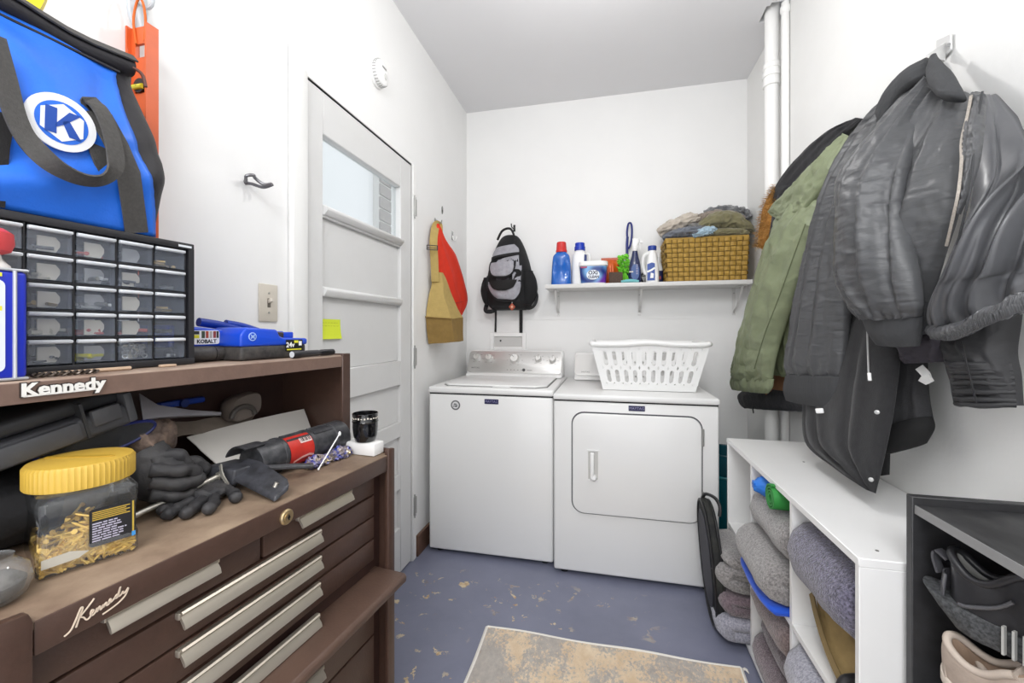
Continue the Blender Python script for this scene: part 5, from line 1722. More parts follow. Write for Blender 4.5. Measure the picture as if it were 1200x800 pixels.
# ================================================================ blue cordless-tool things and the torch
M_kb = mat('tool_blue', '#1548c8', 0.35, coat=0.2)
M_kbd = mat('tool_blue_dark', '#12379c', 0.4)
M_blk = mat('dusty_black', '#28272a', 0.55, var=(50, 0.4), col2='#4a4744', bump=(200, 0.2, 0.001))
t = ch_thing('bit_case', 'blue tool case with a white lettered label over a black roll, beside the organizer', 'tool case', (-0.27, -0.33, RZ))
kb = MB().poly([(-0.360, -0.385, RZ + 0.032), (-0.360, -0.250, RZ + 0.032), (-0.360, -0.240, RZ + 0.052), (-0.360, -0.262, RZ + 0.068), (-0.360, -0.310, RZ + 0.074), (-0.360, -0.385, RZ + 0.080)], (0.105, 0, 0)).bevel(0.006, 3)
B_(kb, 'case_body', M_kb, t)
lb = B_(MB().poly([(-0.2545, y, z) for y, z in [(a - 0.312, b + RZ + 0.053) for a, b in rrect(0.056, 0.030, 0.005)]], (0.001, 0, 0)), 'label', mat('label_white3', '#e5e6e8', 0.4), t)
lt_ = text_mb('KOBALT', 0.0110, frame((-0.2534, -0.312, RZ + 0.0440), (0, 1, 0), (0, 0, 1)), ext=0.0003, bold=0.0004)
B_(lt_, 'label_lettering', M_black, lb)
chips_ = [('#d8d232', -0.347, 0.012, -0.004), ('#2a2a2a', -0.347, 0.012, 0.004), ('#3e4a36', -0.331, 0.008, 0.0), ('#a2452f', -0.321, 0.007, 0.0), ('#a5a09a', -0.3115, 0.007, 0.0), ('#8a3b35', -0.302, 0.007, 0.0), ('#33342f', -0.294, 0.006, 0.0)]
for i, (c_, y, w_, dz) in enumerate(chips_):
    h_ = 0.0035 if dz else 0.0075
    B_(MB().box(-0.2536, -0.2530, (y + 0.322) * 0.84 - 0.312 - w_ * 0.42, (y + 0.322) * 0.84 - 0.312 + w_ * 0.42, RZ + 0.0590 + dz - h_, RZ + 0.0590 + dz + h_), 'label_picture', mat('chip_' + c_[1:], c_, 0.5), lb)
rl = MB()
rl.cyl((-0.256, -0.385, RZ + 0.0178), (-0.256, -0.300, RZ + 0.0178), 0.0168, n=18)
rl.cyl((-0.256, -0.297, RZ + 0.0178), (-0.256, -0.250, RZ + 0.0178), 0.0155, n=18)
B_(rl, 'roll', M_blk, t)
B_(MB().box(-0.35, -0.268, -0.38, -0.26, RZ + 0.001, RZ + 0.031).bevel(0.004, 2), 'base', M_blk, t)
t = ch_thing('cordless_tool', 'blue cordless tool lying behind the battery pack on the riser', 'power tool', (-0.33, -0.20, RZ))
for y0, y1, z, r in ((-0.285, -0.190, 0.084, 0.010), (-0.222, -0.140, 0.082, 0.009)):
    B_(MB().tube(crom([(-0.318, y0, RZ + z + 0.003), (-0.315, (y0 + y1) / 2, RZ + z - 0.004), (-0.312, y1, RZ + z - 0.016)], 10), r, 12), 'grip', M_kbd, t)
B_(MB().rbox(-0.357, -0.305, -0.235, -0.080, RZ + 0.001, RZ + 0.066, 0.010, 3), 'tool_body', M_kb, t)
B_(MB().rbox(-0.345, -0.315, -0.13, -0.055, RZ + 0.052, RZ + 0.066, 0.004, 2), 'tool_top', M_kb, t)
t = ch_thing('battery_pack', 'blue and black cordless tool battery pack at the front of the riser', 'battery', (-0.25, -0.19, RZ))
y0, y1 = -0.284, -0.098
bt = MB().poly([(-0.286, y0, RZ + 0.032), (-0.286, y1, RZ + 0.032), (-0.286, y1, RZ + 0.048), (-0.286, -0.170, RZ + 0.050), (-0.286, -0.182, RZ + 0.054), (-0.286, -0.190, RZ + 0.070), (-0.286, y0 + 0.014, RZ + 0.075), (-0.286, y0, RZ + 0.058)], (0.096, 0, 0)).bevel(0.005, 3)
B_(bt, 'upper_shell', M_kb, t)
B_(MB().rbox(-0.284, -0.1915, y0 + 0.003, y1 - 0.003, RZ + 0.0008, RZ + 0.034, 0.007, 3), 'lower_shell', M_blk, t)
B_(MB().rbox(-0.270, -0.206, -0.184, -0.156, RZ + 0.048, RZ + 0.064, 0.003, 2), 'contacts', mat('contact_dark', '#3b3230', 0.5), t)
B_(MB().rbox(-0.280, -0.222, -0.152, -0.112, RZ + 0.048, RZ + 0.064, 0.003, 2), 'latch', M_kb, t)
eb = B_(MB().lathe([(0.0095, 0), (0.0095, 0.0012), (0.001, 0.0013)], 24, FRT(-0.190, -0.256, RZ + 0.054)), 'emblem', mat('emblem_pale', '#a9c4ee', 0.4), t)
B_(MB().lathe([(0.0075, 0.0012), (0.0075, 0.0016), (0.001, 0.0017)], 24, FRT(-0.190, -0.256, RZ + 0.054)), 'emblem_disc', M_kb, eb)
em = MB()
for a in (45, -45):
    em.box(-0.0062, 0.0062, -0.0011, 0.0011, 0.0016, 0.0021, FRT(-0.190, -0.256, RZ + 0.054) @ Matrix.Rotation(math.radians(a), 4, 'Z'))
em.box(-0.0040, 0.0040, -0.0009, 0.0009, 0.0016, 0.0021, FRT(-0.190, -0.256, RZ + 0.054))
B_(em, 'emblem_mark', mat('emblem_pale', '#a9c4ee', 0.4), eb)
lb = B_(MB().box(-0.1915, -0.1888, -0.166, -0.116, RZ + 0.018, RZ + 0.045), 'label', M_black, t)
B_(text_mb('24v', 0.017, FRT(-0.1884, -0.154, RZ + 0.032), ext=0.0003, bold=0.0004), 'label_lettering', M_white, lb)
B_(MB().box(-0.1890, -0.1883, -0.142, -0.130, RZ + 0.037, RZ + 0.043).box(-0.1890, -0.1883, -0.164, -0.120, RZ + 0.0195, RZ + 0.0225), 'label_band', mat('label_yellow', '#e3dc3a', 0.5), lb, kind='stuff')
B_(MB().box(-0.1890, -0.1883, -0.128, -0.119, RZ + 0.030, RZ + 0.041), 'label_square', M_white, lb)
t = ch_thing('torch', 'slim black torch lying at the front edge of the riser', 'torch', (-0.165, -0.105, RZ))
Mx = frame((-0.160, -0.172, RZ + 0.0095), (1, 0, 0), (0, 0, 1)) 
MT = Matrix.Translation((-0.162, -0.174, RZ + 0.0098)) @ Matrix.Rotation(-PI / 2, 4, 'X')
B_(MB().lathe([(0.0085, 0), (0.0095, 0.002), (0.0095, 0.022), (0.0082, 0.026), (0.0082, 0.080), (0.0072, 0.083), (0.0072, 0.090), (0.0082, 0.092), (0.0082, 0.134), (0.006, 0.137)], 20, MT), 'barrel', mat('torch_black', '#202024', 0.35), t, smooth=30)
B_(MB().lathe([(0.0075, -0.0006), (0.0075, 0.0004), (0.001, 0.0004)], 20, MT), 'lens', mat('torch_lens', '#cfd3d6', 0.2), t)
B_(MB().strap([(-0.1535, -0.086, RZ + 0.012), (-0.1515, -0.075, RZ + 0.012), (-0.1515, -0.045, RZ + 0.011)], 0.005, 0.001, (1, 0, 0)), 'clip', M_black, t)

# ================================================================ blue tool bag on the organizer
t = ch_thing('tool_bag', 'large blue tool bag with black webbing and a round white emblem, on the parts organizer', 'bag', (-0.30, -0.55, oz1))
M_bag = mat('bag_blue', '#2670e2', 0.42, var=(6, 0.12), bump=(320, 0.25, 0.001), bump2=(12, 0.3, 0.012))
M_bagk = mat('bag_black', '#1d1b20', 0.6, bump=(260, 0.35, 0.001), bump2=(16, 0.4, 0.012))
M_bweb = mat('bag_webbing', '#4c4a48', 0.8, bump=(420, 0.6, 0.0012), var=(200, 0.25))
M_bwebd = mat('bag_webbing_dark', '#1b1a1b', 0.8, bump=(420, 0.6, 0.0012))
bz0, bz1 = oz1 + 0.001, 1.742
def bag_front(z):
    f = (z - bz0) / (bz1 - bz0)
    return -0.228 + 0.022 * math.sin(PI * min(1, f * 1.15)) - 0.062 * max(0, f - 0.45) ** 1.3 * 2.2
def bag_ring(z):
    f = (z - bz0) / (bz1 - bz0)
    xf_ = bag_front(z)
    ch_ = 0.012 + 0.055 * math.sin(PI * min(1.0, max(0, f))) ** 0.8          # cut-off corner
    ye = -0.422 + 0.030 * math.sin(PI * min(1, f * 1.1)) - 0.0 * f
    out = []
    for k in range(26):
        out.append((xf_, -0.765 + (ye - ch_ + 0.765) * k / 25))
    for k in range(1, 9):
        a = PI / 2 * k / 9
        out.append((xf_ - (1 - math.cos(a)) * (ch_ * 1.35), ye - ch_ + math.sin(a) * ch_))
    xb = -0.395
    out += [(xf_ - ch_ * 1.35 - 0.001, ye), ((xf_ + xb) / 2, ye), (xb, ye - 0.01), (xb, -0.6), (xb, -0.765)]
    return out
def bag_bump(y, z):
    e = 0.0
    e += 0.010 * math.exp(-((y + 0.56 + (z - 1.58) * 0.55) / 0.028) ** 2) * math.exp(-((z - 1.66) / 0.06) ** 2)
    e -= 0.009 * math.exp(-((y + 0.515 - (z - 1.60) * 0.35) / 0.020) ** 2) * math.exp(-((z - 1.64) / 0.07) ** 2)
    e += 0.008 * math.exp(-((z - 1.475 - 0.35 * (y + 0.56)) / 0.022) ** 2)
    e -= 0.006 * math.exp(-((z - 1.515 - 0.45 * (y + 0.56)) / 0.018) ** 2)
    e += 0.006 * noise.noise(Vector((y * 10, z * 10, 2)))
    return e
rings = []
nz_ = 34
for i in range(nz_):
    z = bz0 + (bz1 - bz0) * i / (nz_ - 1)
    ring = []
    for k, (x, y) in enumerate(bag_ring(z)):
        d = bag_bump(y, z) if k < 34 else 0
        if i in (0, nz_ - 1):
            d = 0
        ring.append(Vector((x + d, y, z)))
    rings.append(ring)
B_(MB().loft(rings), 'bag_body', M_bagk, t)
def bag_right(z):
    return crom([(-0.428,), (-0.440,), (-0.462,), (-0.474,), (-0.468,), (-0.455,)], 60)[min(59, max(0, int((z - bz0) / (bz1 - bz0) * 59)))][0]
rows = []
for i in range(40):
    z = bz0 + 0.002 + (bz1 - 0.018 - bz0) * i / 39
    yr_ = bag_right(z)
    row = []
    ringp = bag_ring(z)
    for k in range(40):
        y = -0.764 + (yr_ + 0.764) * k / 39
        # surface x at this y: walk the ring
        x = ringp[0][0]
        for (xa, ya), (xb_, yb) in zip(ringp[:34], ringp[1:35]):
            if ya <= y <= yb and yb > ya:
                x = xa + (xb_ - xa) * (y - ya) / (yb - ya)
                break
        row.append(Vector((x + bag_bump(y, z) + 0.0028, y, z)))
    rows.append(row)
B_(MB().grid(rows, -0.003), 'front_panel', M_bag, t, smooth=180)
# zip band along the top
zb = []
for i in range(12):
    y = -0.77 + 0.335 * i / 11
    zb.append(Vector((-0.285 - 0.004 * math.sin(i), y, 1.738 - 0.004 * math.sin(i * 0.9))))
B_(MB().tube(zb, 0.02, 12, flat=(0.017, 0.017), up=(0, 0, 1)), 'zip_band', M_bagk, t)
zt = [p + Vector((0.0135, 0, 0.0135)) for p in zb]
B_(MB().strap(zt, 0.020, 0.003, (0.7, 0, 0.7)), 'zip', mat('zip_tape_grey', '#454341', 0.7, bump=(500, 0.6, 0.001), stretch=(1, 0.15, 1)), t)
B_(MB().tube(crom([(-0.268, -0.440, 1.735), (-0.262, -0.428, 1.728), (-0.258, -0.424, 1.705)], 8), 0.003, 6), 'zip_pull', mat('rust_pull', '#5a352c', 0.6), t)
B_(MB().tube([Vector((bag_front(1.715) + 0.006, y, 1.7165)) for y in (-0.76, -0.6, -0.458)], 0.003, 6), 'piping', M_bagk, t)
def bx(y, z, o=0.006):
    return Vector((bag_front(z) + bag_bump(y, z) + o, y, z))
# webbing sewn down the front, with two carrying loops
B_(MB().strap([bx(-0.462, 1.415, 0.010), bx(-0.474, 1.46, 0.012), bx(-0.490, 1.51, 0.014), bx(-0.505, 1.555, 0.014), bx(-0.520, 1.60, 0.013)][::-1], 0.036, 0.003, (1, 0, 0.1)), 'webbing', M_bweb, t)
B_(MB().strap([bx(-0.640, 1.415, 0.007), bx(-0.640, 1.50, 0.007), bx(-0.636, 1.545, 0.007)], 0.036, 0.003, (1, 0, 0.1)), 'webbing', M_bwebd, t)
lp = crom([(-0.2, -0.64, 1.648), (-0.192, -0.632, 1.592), (-0.185, -0.625, 1.541), (-0.178, -0.614, 1.508), (-0.17, -0.593, 1.482), (-0.166, -0.566, 1.471), (-0.164, -0.542, 1.475), (-0.166, -0.525, 1.493), (-0.172, -0.516, 1.518), (-0.182, -0.516, 1.558), (-0.192, -0.521, 1.591), (-0.202, -0.527, 1.609), (-0.212, -0.53, 1.607), (-0.208, -0.53, 1.57), (-0.203, -0.523, 1.533), (-0.202, -0.512, 1.501)], 90)
ups = []
for i in range(90):
    f = i / 89
    k = math.sin(PI * max(0, min(1, (f - 0.15) / 0.38)))
    ups.append(Vector((1.0 - 0.35 * k, 0.15 + 0.2 * k, -1.2 * k)))
B_(MB().strap([Vector(p) for p in lp], 0.026, 0.003, ups), 'carry_loop', M_bweb, t)
# round emblem: ring, hexagon and letter
MLg = frame(bx(-0.570, 1.558, 0.006), (0, 1, 0.0), (0.06, 0, 1))
em1 = B_(MB().lathe([(0.0415, -0.002), (0.0415, 0.001), (0.001, 0.0011)], 48, MLg), 'emblem', mat('emblem_white', '#f3f4f6', 0.45), t)
B_(MB().lathe([(0.0310, 0.0008), (0.0310, 0.0016), (0.001, 0.0017)], 40, MLg), 'emblem_disc', M_bag, em1)
hx = MB().poly([(0.0285 * math.cos(PI / 6 + PI / 3 * k), 0.0285 * math.sin(PI / 6 + PI / 3 * k), 0.0014) for k in range(6)], (0, 0, 0.0009))
B_(hx.xf(MLg), 'emblem_hexagon', mat('emblem_white', '#f3f4f6', 0.45), em1)
kk = MB()
for pts in ([(-0.020, -0.019), (-0.007, -0.019), (-0.007, 0.019), (-0.020, 0.019)],
            [(-0.008, -0.004), (0.007, 0.019), (0.021, 0.019), (0.003, -0.001), (-0.008, -0.010)][::-1],
            [(-0.001, 0.002), (0.008, -0.019), (0.022, -0.019), (0.007, 0.006)][::-1]):
    kk.poly([(x, y, 0.0022) for x, y in pts], (0, 0, 0.0009))
B_(kk.xf(MLg), 'emblem_letter', mat('emblem_blue', '#1b4aa5', 0.45), em1)

t = thing('yellow_tape_measure', 'curved yellow plastic thing hanging above the blue tool bag', 'tape', (-0.985, 0.517, 1.804))
M_yp = mat('yellow_plastic', '#e2d31d', 0.35)
L_(MB().strap(crom([(-0.975, 0.489, 1.798), (-0.965, 0.496, 1.784), (-0.96, 0.505, 1.789), (-0.965, 0.517, 1.821), (-0.975, 0.527, 1.855)], 20), 0.030, 0.012, (0.8, -0.6, 0)), 'strap', M_yp, t)
L_(MB().strap([(-1.005, 0.528, 1.839), (-1.01, 0.539, 1.819), (-1.012, 0.554, 1.796)], 0.008, 0.002, (1, 0, 0)), 'cord', mat('grey_cord', '#9a9298', 0.7), t)
L_(MB().cyl((-1.03, 0.521, 1.828), (-0.955, 0.483, 1.785), 0.005, n=10), 'nail', mat('rusty_nail', '#6b3e2b', 0.6, 0.4), t)

# ================================================================ clutter on the chest and inside the riser
WZ = 0.9155
# clear jar of brass screws under a yellow lid
JM = CH @ Matrix.Translation((-0.132, -0.578, WZ)) @ Matrix.Rotation(math.radians(-17.5), 4, 'Z')
t = thing('screw_jar', 'clear square jar of brass screws under a yellow ribbed lid', 'jar', M=JM)
M_jar = clear_mat('clear_jar', '#fbfcfc', 0.045, 0.06, gloss=1.7, body_col='#d9dde0')
jw, jd = 0.132, 0.102          # depth (x) and width (y)
secs = [(0.001, 0.92, 0.008), (0.006, 1.0, 0.010), (0.030, 1.0, 0.011), (0.036, 0.965, 0.011), (0.068, 0.962, 0.011), (0.074, 0.98, 0.011), (0.086, 1.0, 0.012), (0.098, 1.0, 0.012), (0.104, 0.93, 0.016)]
rings = []
for z, g_, r in secs:
    rings.append([Vector((x, y, z)) for x, y in rrect(jw * g_, jd * g_, r, 5)])
rings.append([Vector((0.046 * math.cos(a), 0.046 * math.sin(a), 0.107)) for a in [PI / 4 + (k - 2) * 2 * PI / 20 for k in range(20)]])
MB().loft(rings, cap1=False).build('jar_body', M_jar, t, smooth=45)
lid_prof = [(0.0575, 0.106), (0.0580, 0.108), (0.0580, 0.134), (0.0560, 0.138), (0.050, 0.1395), (0.001, 0.1400)]
n = 120
rings = []
for r, z in lid_prof:
    rings.append([Vector(((r + (0.0009 * (1 if k % 2 else -1) if 0.107 < z < 0.136 else 0)) * math.cos(2 * PI * k / n), (r + (0.0009 * (1 if k % 2 else -1) if 0.107 < z < 0.136 else 0)) * math.sin(2 * PI * k / n), z)) for k in range(n)])
M_lid = mat('mustard_lid', '#cca744', 0.42, var=(10, 0.06))
lo = MB().loft(rings).build('lid', M_lid, t, smooth=30)
MB().poly([(x, y, 0.1398) for x, y in [(-0.036, -0.030), (-0.030, -0.034), (0.030, 0.020), (0.034, 0.030), (0.024, 0.026)]], (0, 0, 0.0012)).build('lid_shade', mat('mustard_shadow', '#b48f2c', 0.5), lo)  # sliver of darker mustard paints shade across the lid
# the screws
M_scr = mat('brass_screws', '#dcb65a', 0.32, 0.45, var=(90, 0.25))
rr = random.Random(17)
sc = MB()
def jar_screw(mb, p, d_1, ln_, r=0.0019):
    d_1 = d_1.normalized()
    a, b = p - d_1 * ln_ / 2, p + d_1 * ln_ / 2
    u_ = d_1.orthogonal().normalized(); w_ = d_1.cross(u_)
    prof = [(r * 2.0, 0.0), (r * 1.9, 0.04), (r, 0.12), (r * 1.05, 0.85), (r * 0.15, 1.0)]
    rings_ = [[a.lerp(b, f) + (u_ * math.cos(2 * PI * k / 6) + w_ * math.sin(2 * PI * k / 6)) * rr_ for k in range(6)] for rr_, f in prof]
    mb.loft(rings_)
for k in range(520):
    edge_ = rr.random() < 0.7
    hmax = 0.048
    x = rr.uniform(-0.056, 0.056); y = rr.uniform(-0.041, 0.041)
    if edge_:
        if rr.random() < 0.55:
            x = rr.choice((0.058, 0.055))
        else:
            y = -0.044
    top = 0.020 + 0.034 * math.exp(-((y - 0.004) / 0.024) ** 2) * (0.6 + 0.4 * (x > 0))
    z = 0.006 + rr.random() ** 0.8 * top
    d_1 = Vector((rr.uniform(-1, 1), rr.uniform(-1, 1), rr.uniform(-0.45, 0.45)))
    if edge_ and abs(x) > 0.054:
        d_1.x *= 0.15
    if edge_ and y < -0.043:
        d_1.y *= 0.15
    jar_screw(sc, Vector((x, y, z)), d_1, rr.uniform(0.018, 0.034))
for v_ in sc.bm.verts:
    v_.co.x = min(max(v_.co.x, -0.0615), 0.0615)
    v_.co.y = min(max(v_.co.y, -0.0475), 0.0475)
    v_.co.z = max(v_.co.z, 0.0035)
sc.build('screws', M_scr, t, smooth=40, kind='stuff')
lbx = jw / 2 * 0.966 + 0.0008
lb = MB().poly([(lbx, y + 0.022, z + 0.052) for y, z in rrect(0.048, 0.052, 0.004)], (0.0007, 0, 0)).build('label', mat('label_black', '#1c1b1e', 0.35), t)
ln = MB()
for i in range(5):
    ln.box(lbx + 0.0007, lbx + 0.0011, 0.001, 0.040 - 0.004 * (i % 2), 0.0725 - i * 0.0026, 0.0738 - i * 0.0026)
ln.build('gold_print', mat('gold_print', '#b89a3a', 0.5), lb, kind='stuff')
ln = MB()
rr = random.Random(2)
for i in range(8):
    y = 0.001
    e = 0.040 - rr.uniform(0, 0.014)
    while y < e:
        w_ = rr.uniform(0.004, 0.010)
        ln.box(lbx + 0.0007, lbx + 0.0011, y, min(y + w_, e), 0.0567 - i * 0.0034, 0.0583 - i * 0.0034)
        y += w_ + 0.0012
ln.build('fine_print', mat('pale_print', '#b9b4c6', 0.5), lb, kind='stuff')
MB().box(lbx + 0.0007, lbx + 0.0010, 0.0425, 0.0445, 0.030, 0.077).build('gold_edge', mat('gold_print', '#b89a3a', 0.5), lb)
MB().box(lbx + 0.0007, lbx + 0.0012, 0.0420, 0.0460, 0.0265, 0.033).build('blue_tab', mat('tab_blue', '#3f8fd0', 0.5), lb)
MB().poly([(-0.060, -0.0500, z) for z in ()] or [(0.0655, -0.046, 0.016), (0.0655, -0.012, 0.018), (0.0655, -0.002, 0.024), (0.0655, -0.020, 0.030), (0.0655, -0.046, 0.028)], (0.0006, 0, 0)).build('clear_sticker', mat('worn_sticker', '#bdb8ac', 0.4), t)

# small clear glass at the left edge
t = ch_thing('glass_tumbler', 'small round clear glass at the left corner of the chest worktop', 'glass', (-0.080, -0.686, WZ))
M_gls = clear_mat('clear_glass', '#f2f4f4', 0.10, 0.04)
MB().lathe([(0.020, 0.001), (0.030, 0.008), (0.0345, 0.024), (0.031, 0.040), (0.022, 0.048), (0.018, 0.052), (0.019, 0.056)], 32, cap1=False).build('bowl', M_gls, t, smooth=60)
MB().lathe([(0.015, 0.004), (0.026, 0.012), (0.029, 0.024), (0.020, 0.032), (0.001, 0.034)], 24).build('grey_filling', mat('grey_putty', '#6b6560', 0.8, var=(40, 0.4)), t, smooth=60)

# caulking gun lying on the worktop
t = ch_thing('caulking_gun', 'black caulking gun with a red label and steel push rod, on the worktop', 'caulking gun', (-0.135, -0.22, WZ))
M_gun = mat('scuffed_black_gun', '#2a2b2e', 0.4, var=(60, 0.35), col2='#47474a', bump=(120, 0.15, 0.001))
M_rod = mat('galvanised_rod', '#c9c5bb', 0.35, 0.8)
M_smear = mat('smeared_black', '#232326', 0.45, var=(55, 0.6), col2='#3d3e44')
p0, p1 = Vector((-0.160, -0.312, WZ + 0.040)), Vector((-0.142, -0.040, WZ + 0.042))
axd = (p1 - p0).normalized()
def on_gun(f, r, ang):
    u_ = Vector((1, 0, 0)); w_ = Vector((0, 0, 1))
    return p0.lerp(p1, f) + (u_ * math.cos(ang) + w_ * math.sin(ang)) * r
def ring_(f, r, a0=0, a1=2 * PI, n_=28):
    return [on_gun(f, r, a0 + (a1 - a0) * k / (n_ if abs(a1 - a0 - 2 * PI) < 1e-6 else n_ - 1)) for k in range(n_)]
B_(MB().loft([ring_(f, r) for f, r in ((0.10, 0.0351), (0.11, 0.0369), (0.30, 0.0369), (0.305, 0.0392), (0.33, 0.0392), (0.335, 0.0369), (0.58, 0.0369), (0.585, 0.0398), (0.61, 0.0398), (0.615, 0.0380), (0.84, 0.0380), (0.845, 0.0404), (0.985, 0.0415), (1.0, 0.0398), (1.0, 0.0316), (0.985, 0.0304))]), 'barrel', M_gun, t, smooth=35)
B_(MB().loft([ring_(f, r, 1.1, 2.75, 14) + ring_(f, r - 0.003, 1.1, 2.75, 14)[::-1] for f, r in ((0.0, 0.0421), (0.16, 0.0421))]), 'cradle', M_gun, t, smooth=40)
lbm = MB().grid([ring_(f, 0.0384, -0.75, 1.25, 16) for f in (0.34, 0.42, 0.50, 0.575)], 0.0006)
lb = B_(lbm, 'label', mat('label_red_gun', '#c22e24', 0.4, var=(26, 0.2)), t)
B_(MB().grid([ring_(f, 0.0395, 0.55, 0.95, 6) for f in (0.45, 0.565)], 0.0005), 'price_sticker', mat('pale_pink_paper', '#e3cfcb', 0.6), lb)
br = MB()
for k in range(9):
    f = 0.455 + k * 0.0115
    br.grid([ring_(ff, 0.0405, 0.62, 0.90, 4) for ff in (f, f + 0.003 + 0.003 * (k % 3))], 0.0003)
B_(br, 'barcode', mat('barcode_dark', '#4d3a3a', 0.6), lb, kind='stuff')
B_(MB().grid([ring_(f, 0.0394, a_, a_ + 0.13, 4) for f, a_ in ((0.37, -0.55), (0.45, -0.35), (0.52, -0.30), (0.57, -0.42))], 0.0004), 'label_streak', mat('label_pink', '#e0a79e', 0.5), lb)
for a_ in (1.55, 0.95):
    B_(MB().tube([on_gun(f, 0.0372, a_) for f in (0.345, 0.46, 0.57)], 0.0035, 8), 'moulded_rib', M_gun, t)
    B_(MB().tube([on_gun(f, 0.0384, a_) for f in (0.62, 0.72, 0.83)], 0.0035, 8), 'moulded_rib', M_gun, t)
# body, handles, trigger, rod
bd = MB().poly([(-0.196, -0.360, WZ + 0.022), (-0.188, -0.300, WZ + 0.020), (-0.150, -0.295, WZ + 0.020), (-0.120, -0.320, WZ + 0.018), (-0.125, -0.352, WZ + 0.018)], (0.0, 0.004, 0.030)).bevel(0.004, 2)
B_(bd, 'gun_body', M_smear, t)
hd_ = MB().poly([(-0.148, -0.302, WZ + 0.046), (-0.118, -0.296, WZ + 0.040), (-0.022, -0.318, WZ + 0.022), (-0.008, -0.327, WZ + 0.015), (-0.012, -0.356, WZ + 0.001), (-0.030, -0.356, WZ + 0.006), (-0.120, -0.350, WZ + 0.024), (-0.150, -0.350, WZ + 0.030)], (-0.003, 0.004, 0.010)).bevel(0.003, 2)
B_(hd_, 'handle', M_smear, t)
B_(MB().cyl((-0.034, -0.336, WZ + 0.021), (-0.032, -0.333, WZ + 0.029), 0.0042, n=12), 'rivet', M_rod, t)
tg_ = MB().tube(crom([(-0.140, -0.305, WZ + 0.034), (-0.112, -0.270, WZ + 0.030), (-0.088, -0.236, WZ + 0.025), (-0.070, -0.205, WZ + 0.018)], 14), 0.008, 10, flat=(0.0065, 0.010), up=(0, 0, 1))
B_(tg_, 'trigger', M_gun, t)
ra_, rb_ = Vector((-0.153, -0.335, WZ + 0.040)), Vector((-0.160, -0.505, WZ + 0.014))
B_(MB().cyl(ra_, rb_, 0.0050, n=14), 'push_rod', M_rod, t)
sp_ = MB().tube([ra_.lerp(rb_, 0.02 + 0.14 * k / 60) + Vector((math.cos(k * 0.66) * 0.0072, 0, math.sin(k * 0.66) * 0.0072)) for k in range(61)], 0.0012, 5)
B_(sp_, 'spring', M_rod, t)
B_(MB().strap(crom([(-0.158, -0.352, WZ + 0.056), (-0.140, -0.362, WZ + 0.042), (-0.128, -0.360, WZ + 0.024), (-0.136, -0.355, WZ + 0.014)], 12), 0.005, 0.003, (0.3, -1, 0)), 'release_tab', M_rod, t)

# sheet of white card leaning on the clutter
t = ch_thing('white_card', 'bent sheet of white card leaning inside the riser behind the caulking gun', 'card', (-0.25, -0.18, WZ))
A_, Bc, Cc, Dc = Vector((-0.285, -0.332, 1.01)), Vector((-0.285, -0.004, 1.014)), Vector((-0.215, 0.026, 0.919)), Vector((-0.205, -0.309, 0.942))
Bc.y = min(Bc.y, -0.016); Cc.y = min(Cc.y, -0.036)
rows = []
for j in range(9):
    f = j / 8
    rows.append([A_.lerp(Dc, f).lerp(Bc.lerp(Cc, f), k / 14) + Vector((0, 0, 0.003 * math.sin(PI * k / 14) + (0.002 if f < 0.3 else 0))) for k in range(15)])
B_(MB().grid(rows, 0.002), 'card_sheet', mat('off_white_card', '#d8d4ce', 0.75, var=(6, 0.05)), t)
t = ch_thing('cardboard_scrap', 'torn strip of grey-brown cardboard behind the white card', 'card', (-0.30, -0.25, 1.0))
A_, Bc, Cc, Dc = Vector((-0.31, -0.372, 1.046)), Vector((-0.33, -0.13, 1.022)), Vector((-0.3, -0.174, 1.007)), Vector((-0.27, -0.365, 1.021))
rows = [[A_.lerp(Dc, j / 5).lerp(Bc.lerp(Cc, j / 5), k / 12) + Vector((0, 0, 0.002 * math.sin(k * 1.3))) for k in range(13)] for j in range(6)]
B_(MB().grid(rows, 0.002), 'card_sheet', mat('brown_card', '#8b7f74', 0.85, var=(30, 0.2)), t)

# grey moulded case lying at a slant, with a nozzle-like wedge
t = ch_thing('drill_case', 'dark grey moulded tool case with a latch, slanting up inside the riser', 'tool case', (-0.26, -0.60, 0.99))
M_case = mat('case_grey', '#45464a', 0.5, bump=(240, 0.25, 0.001), var=(20, 0.1))
M_case2 = mat('case_dark', '#2a2b2e', 0.5, bump=(240, 0.25, 0.001))
MCs = Matrix.Translation((-0.175, -0.492, 1.112)) @ Matrix.Rotation(math.radians(13), 4, 'X')
def CS(mb, name, m, par=None):
    mb.xf(MCs)
    return B_(mb, name, m, par or t)
CS(MB().rbox(-0.150, 0.0, -0.262, 0.0, -0.030, 0.008, 0.010, 3), 'lower_shell', M_case)
CS(MB().rbox(-0.150, -0.012, -0.262, -0.006, 0.010, 0.034, 0.008, 3), 'upper_shell', M_case2)
CS(MB().rbox(-0.02, 0.004, -0.262, -0.070, -0.026, 0.004, 0.005, 2), 'front_ridge', M_case)
CS(MB().rbox(-0.004, 0.007, -0.056, -0.018, -0.012, 0.014, 0.003, 2), 'latch', M_case)
CS(MB().box(-0.02, 0.003, -0.066, -0.062, -0.026, 0.030), 'groove', M_case2)
CS(MB().rbox(-0.06, 0.004, -0.010, 0.003, -0.026, 0.026, 0.004, 2), 'end_cap', M_case)
t = ch_thing('grey_wedge', 'thin grey plastic wedge pointing right from the end of the dark case', 'wedge', (-0.20, -0.42, 1.07))
